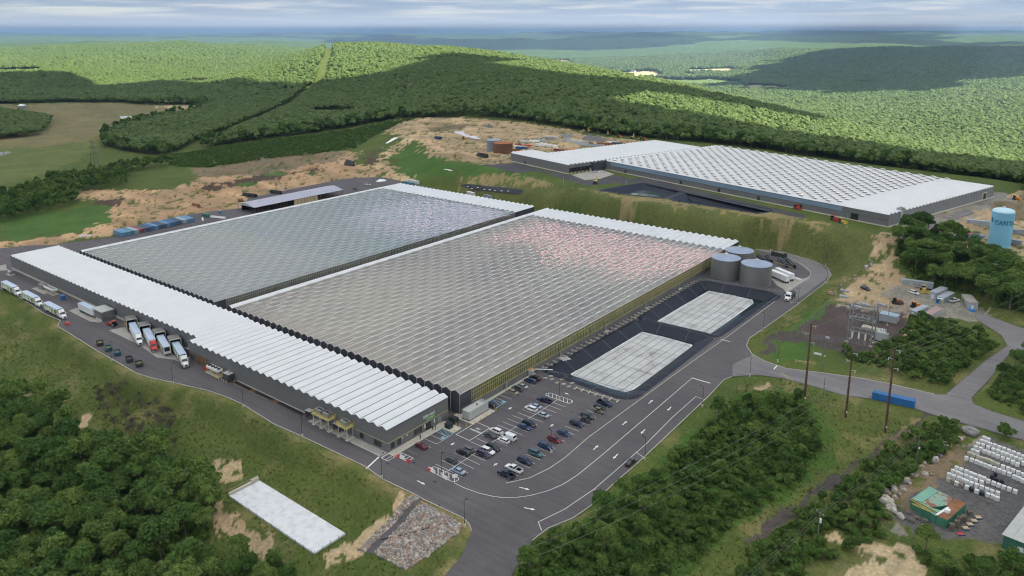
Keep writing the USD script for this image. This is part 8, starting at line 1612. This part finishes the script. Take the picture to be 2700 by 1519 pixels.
meadow = poly(flat(Dv((-80,740),(0,770),(160,850),(330,950),(560,1010),(760,1110),(960,1225),(1060,1290),(1150,1420),(1100,1560),(400,1560),(-100,1560)))+[]).difference(unary_union([asphalt.buffer(.8), rip, rip2.buffer(1), poly([tuple(p[:2]) for p in wp]).buffer(.8)]))
right_g = unary_union([gpoly(Dv((1330,1449),(1560,1280),(1780,1060),(1860,965),(1960,950),(2250,1050),(2330,1075),(2200,1190),(2000,1330),(1800,1449))), gpoly(Z5((1090,1130),(760,1370),(500,1431),(690,1300),(1010,1050),(1280,950),(1380,880)))]).difference(asphalt.buffer(.8))
TQ = np.vstack([fill(p, int(p.area/a), 95) for G__, a in ((meadow, 1.6), (right_g, 1.8)) for p in getattr(G__, 'geoms', [G__]) if p.area > 5]); dirt_ = unary_union([p for n_ in ('dirt', 'tan', 'lane', 'pale', 'pad', 'gravel') for p in POLYS.get(n_, [])]); TQ = TQ[~shapely.contains_xy(dirt_, TQ[:, 0], TQ[:, 1])]
stuff_plants('rough_grass', 'rough grass and weeds on the banks', TQ, tuft, .35, 1.0, 96)
# ------------------------------------------------------------------ broken clouds overhead: they shade the site and part of the hills
MAT['cloud'] = usdkit.material(stage, '/World/Looks/cloud', {'t': ('translucent_bsdf', {'color': (.72, .73, .75)}), 'd': ('diffuse_bsdf', {'color': (.6, .6, .62)}), 'm': ('mix_closure', {'fac': .12})},
    [('t.BSDF', 'm.closure1'), ('d.BSDF', 'm.closure2')], surface='m.closure')
LIT = [Dv((-400,60),(3000,60),(3000,112),(2576,124),(2200,122),(1960,155),(1905,190),(1850,208),(1830,216),(2090,237),(2300,246),(2450,226),(2590,190),(2900,170),(3000,480),(2590,447),(2400,424),(2200,396),(2000,352),(1750,318),(1560,285),(1300,262),(1250,246),(1270,236),(1400,240),(1560,262),(1800,300),(2080,330),(2060,312),(1850,262),(1600,215),(1450,190),(1250,180),(1000,178),(960,188),(1050,200),(1330,208),(1390,214),(1200,218),(1000,205),(930,196),(840,212),(800,216),(700,219),(560,223),(420,221),(300,216),(160,206),(-400,190))]
DARK = [Dv((380,128),(560,138),(600,148),(470,142)), Dv((230,122),(420,112),(500,118),(300,128)), Dv((1000,158),(1120,153),(1240,158),(1180,167),(1060,165)), Dv((1380,112),(1600,104),(2000,108),(1900,120),(1600,125),(1450,122))]
lit = unary_union([gpoly(p) for p in LIT]).difference(unary_union([gpoly(p) for p in DARK]))
CZ = 1300.0
off = SUN[:2]/SUN[2]
CELL = 110.0
gx = np.arange(-13000, 13001, CELL)
cx, cy = np.meshgrid(gx+CAM[0]+HEAD[0]*7000, gx+CAM[1]+HEAD[1]*7000, indexing='ij')
wob = np.stack([meshkit.fbm(np.stack([cx, cy, 0*cx], -1)/300, 3, 71)-.5, meshkit.fbm(np.stack([cx, cy, 0*cx], -1)/300, 3, 72)-.5], -1)*120
sh = ~shapely.contains_xy(lit, cx+wob[..., 0], cy+wob[..., 1])
# the deck is broken elsewhere too
far_ = np.hypot(cx-CAM[0], cy-CAM[1])
holes_ = (meshkit.fbm(np.stack([cx, cy, 0*cx], -1)/900, 4, 75) > .57) & (far_ > 1300) & (((cx-CAM[0])*HEAD[0]+(cy-CAM[1])*HEAD[1]) < 300)
sh &= ~holes_
_cf = (cx-CAM[0])*HEAD[0]+(cy-CAM[1])*HEAD[1]; _cl = (cx-CAM[0])*RT[0]+(cy-CAM[1])*RT[1]
sh = np.where((far_ > 5200) & (_cf > 0), meshkit.fbm(np.stack([_cf/2600, _cl/3600, 0*_cf], -1), 3, 77) > .47, sh)
from scipy.ndimage import distance_transform_edt, label as nd_label
dist = distance_transform_edt(sh)*CELL
top = CZ+np.sqrt(np.minimum(dist, 500))*14*(.6+.8*meshkit.fbm(np.stack([cx, cy, 0*cx], -1)/350, 4, 73)); bot = CZ-np.sqrt(np.minimum(dist, 300))*2.0*(.4+meshkit.fbm(np.stack([cx, cy, 0*cx], -1)/250, 3, 74))
zc = .5*(CZ+CZ)
lab, nl = nd_label(sh)
cxs, cys = cx+off[0]*CZ, cy+off[1]*CZ
order = np.argsort([-(lab == i+1).sum() for i in range(nl)])
for i in order[:24]:
    m = lab == i+1
    if m.sum() < 30: continue
    # vertices on cell corners, heights from the neighbouring cells
    mp = np.pad(m, 1); N = len(gx)
    corner = lambda A: (np.pad(A, 1, mode='edge')[:-1, :-1]+np.pad(A, 1, mode='edge')[1:, :-1]+np.pad(A, 1, mode='edge')[:-1, 1:]+np.pad(A, 1, mode='edge')[1:, 1:])/4
    full = mp[:-1, :-1] & mp[1:, :-1] & mp[:-1, 1:] & mp[1:, 1:]
    tz = np.where(full, corner(top), CZ); bz = np.where(full, corner(bot), CZ)
    vx = np.concatenate([gx-CELL/2, [gx[-1]+CELL/2]]); VX, VY = np.meshgrid(vx+CAM[0]+HEAD[0]*7000+off[0]*CZ, vx+CAM[1]+HEAD[1]*7000+off[1]*CZ, indexing='ij')
    jx = (meshkit.noise(np.stack([VX, VY, 0*VX], -1)/130, 5)-.5)*90; jy = (meshkit.noise(np.stack([VX, VY, 0*VX], -1)/130, 6)-.5)*90
    I = np.arange((N+1)*(N+1)).reshape(N+1, N+1)
    qd = np.stack([I[:-1, :-1], I[1:, :-1], I[1:, 1:], I[:-1, 1:]], -1)[m]
    # border corners share one vertex between the two sides
    nb = (N+1)*(N+1); bi = np.where(full.ravel(), np.arange(nb)+nb, np.arange(nb))
    V = np.vstack([np.stack([VX+jx, VY+jy, tz], -1).reshape(-1, 3), np.stack([VX+jx, VY+jy, bz], -1).reshape(-1, 3)])
    fq = np.vstack([qd, bi[qd][:, ::-1]])
    used, inv = np.unique(fq, return_inverse=True)
    o = usdkit.mesh(stage, unique('/World', 'cloud'), (V[used], inv.reshape(fq.shape)), MAT['cloud'], smooth=True); tag(o, 'grey broken cloud deck high over the site and hills', None, 'clouds overhead', 'structure')
# ------------------------------------------------------------------ air
MAT['haze'] = usdkit.material(stage, '/World/Looks/haze', {'v': ('principled_volume', {'color': (.40, .62, .94), 'density': HAZE, 'anisotropy': .25})}, [], volume='v.volume')
_lo, _hi = float(GZ.min())-1.0, max(float(GZ.max())+30, CAM[2]+6)
hz = MB().box((CAM[0], CAM[1], _lo), (160000, 160000, _hi-_lo), base=True)
tag(usdkit.mesh(stage, '/World/haze', hz.arrays(), MAT['haze']), 'thin blue summer haze over the valleys', None, None, 'stuff')
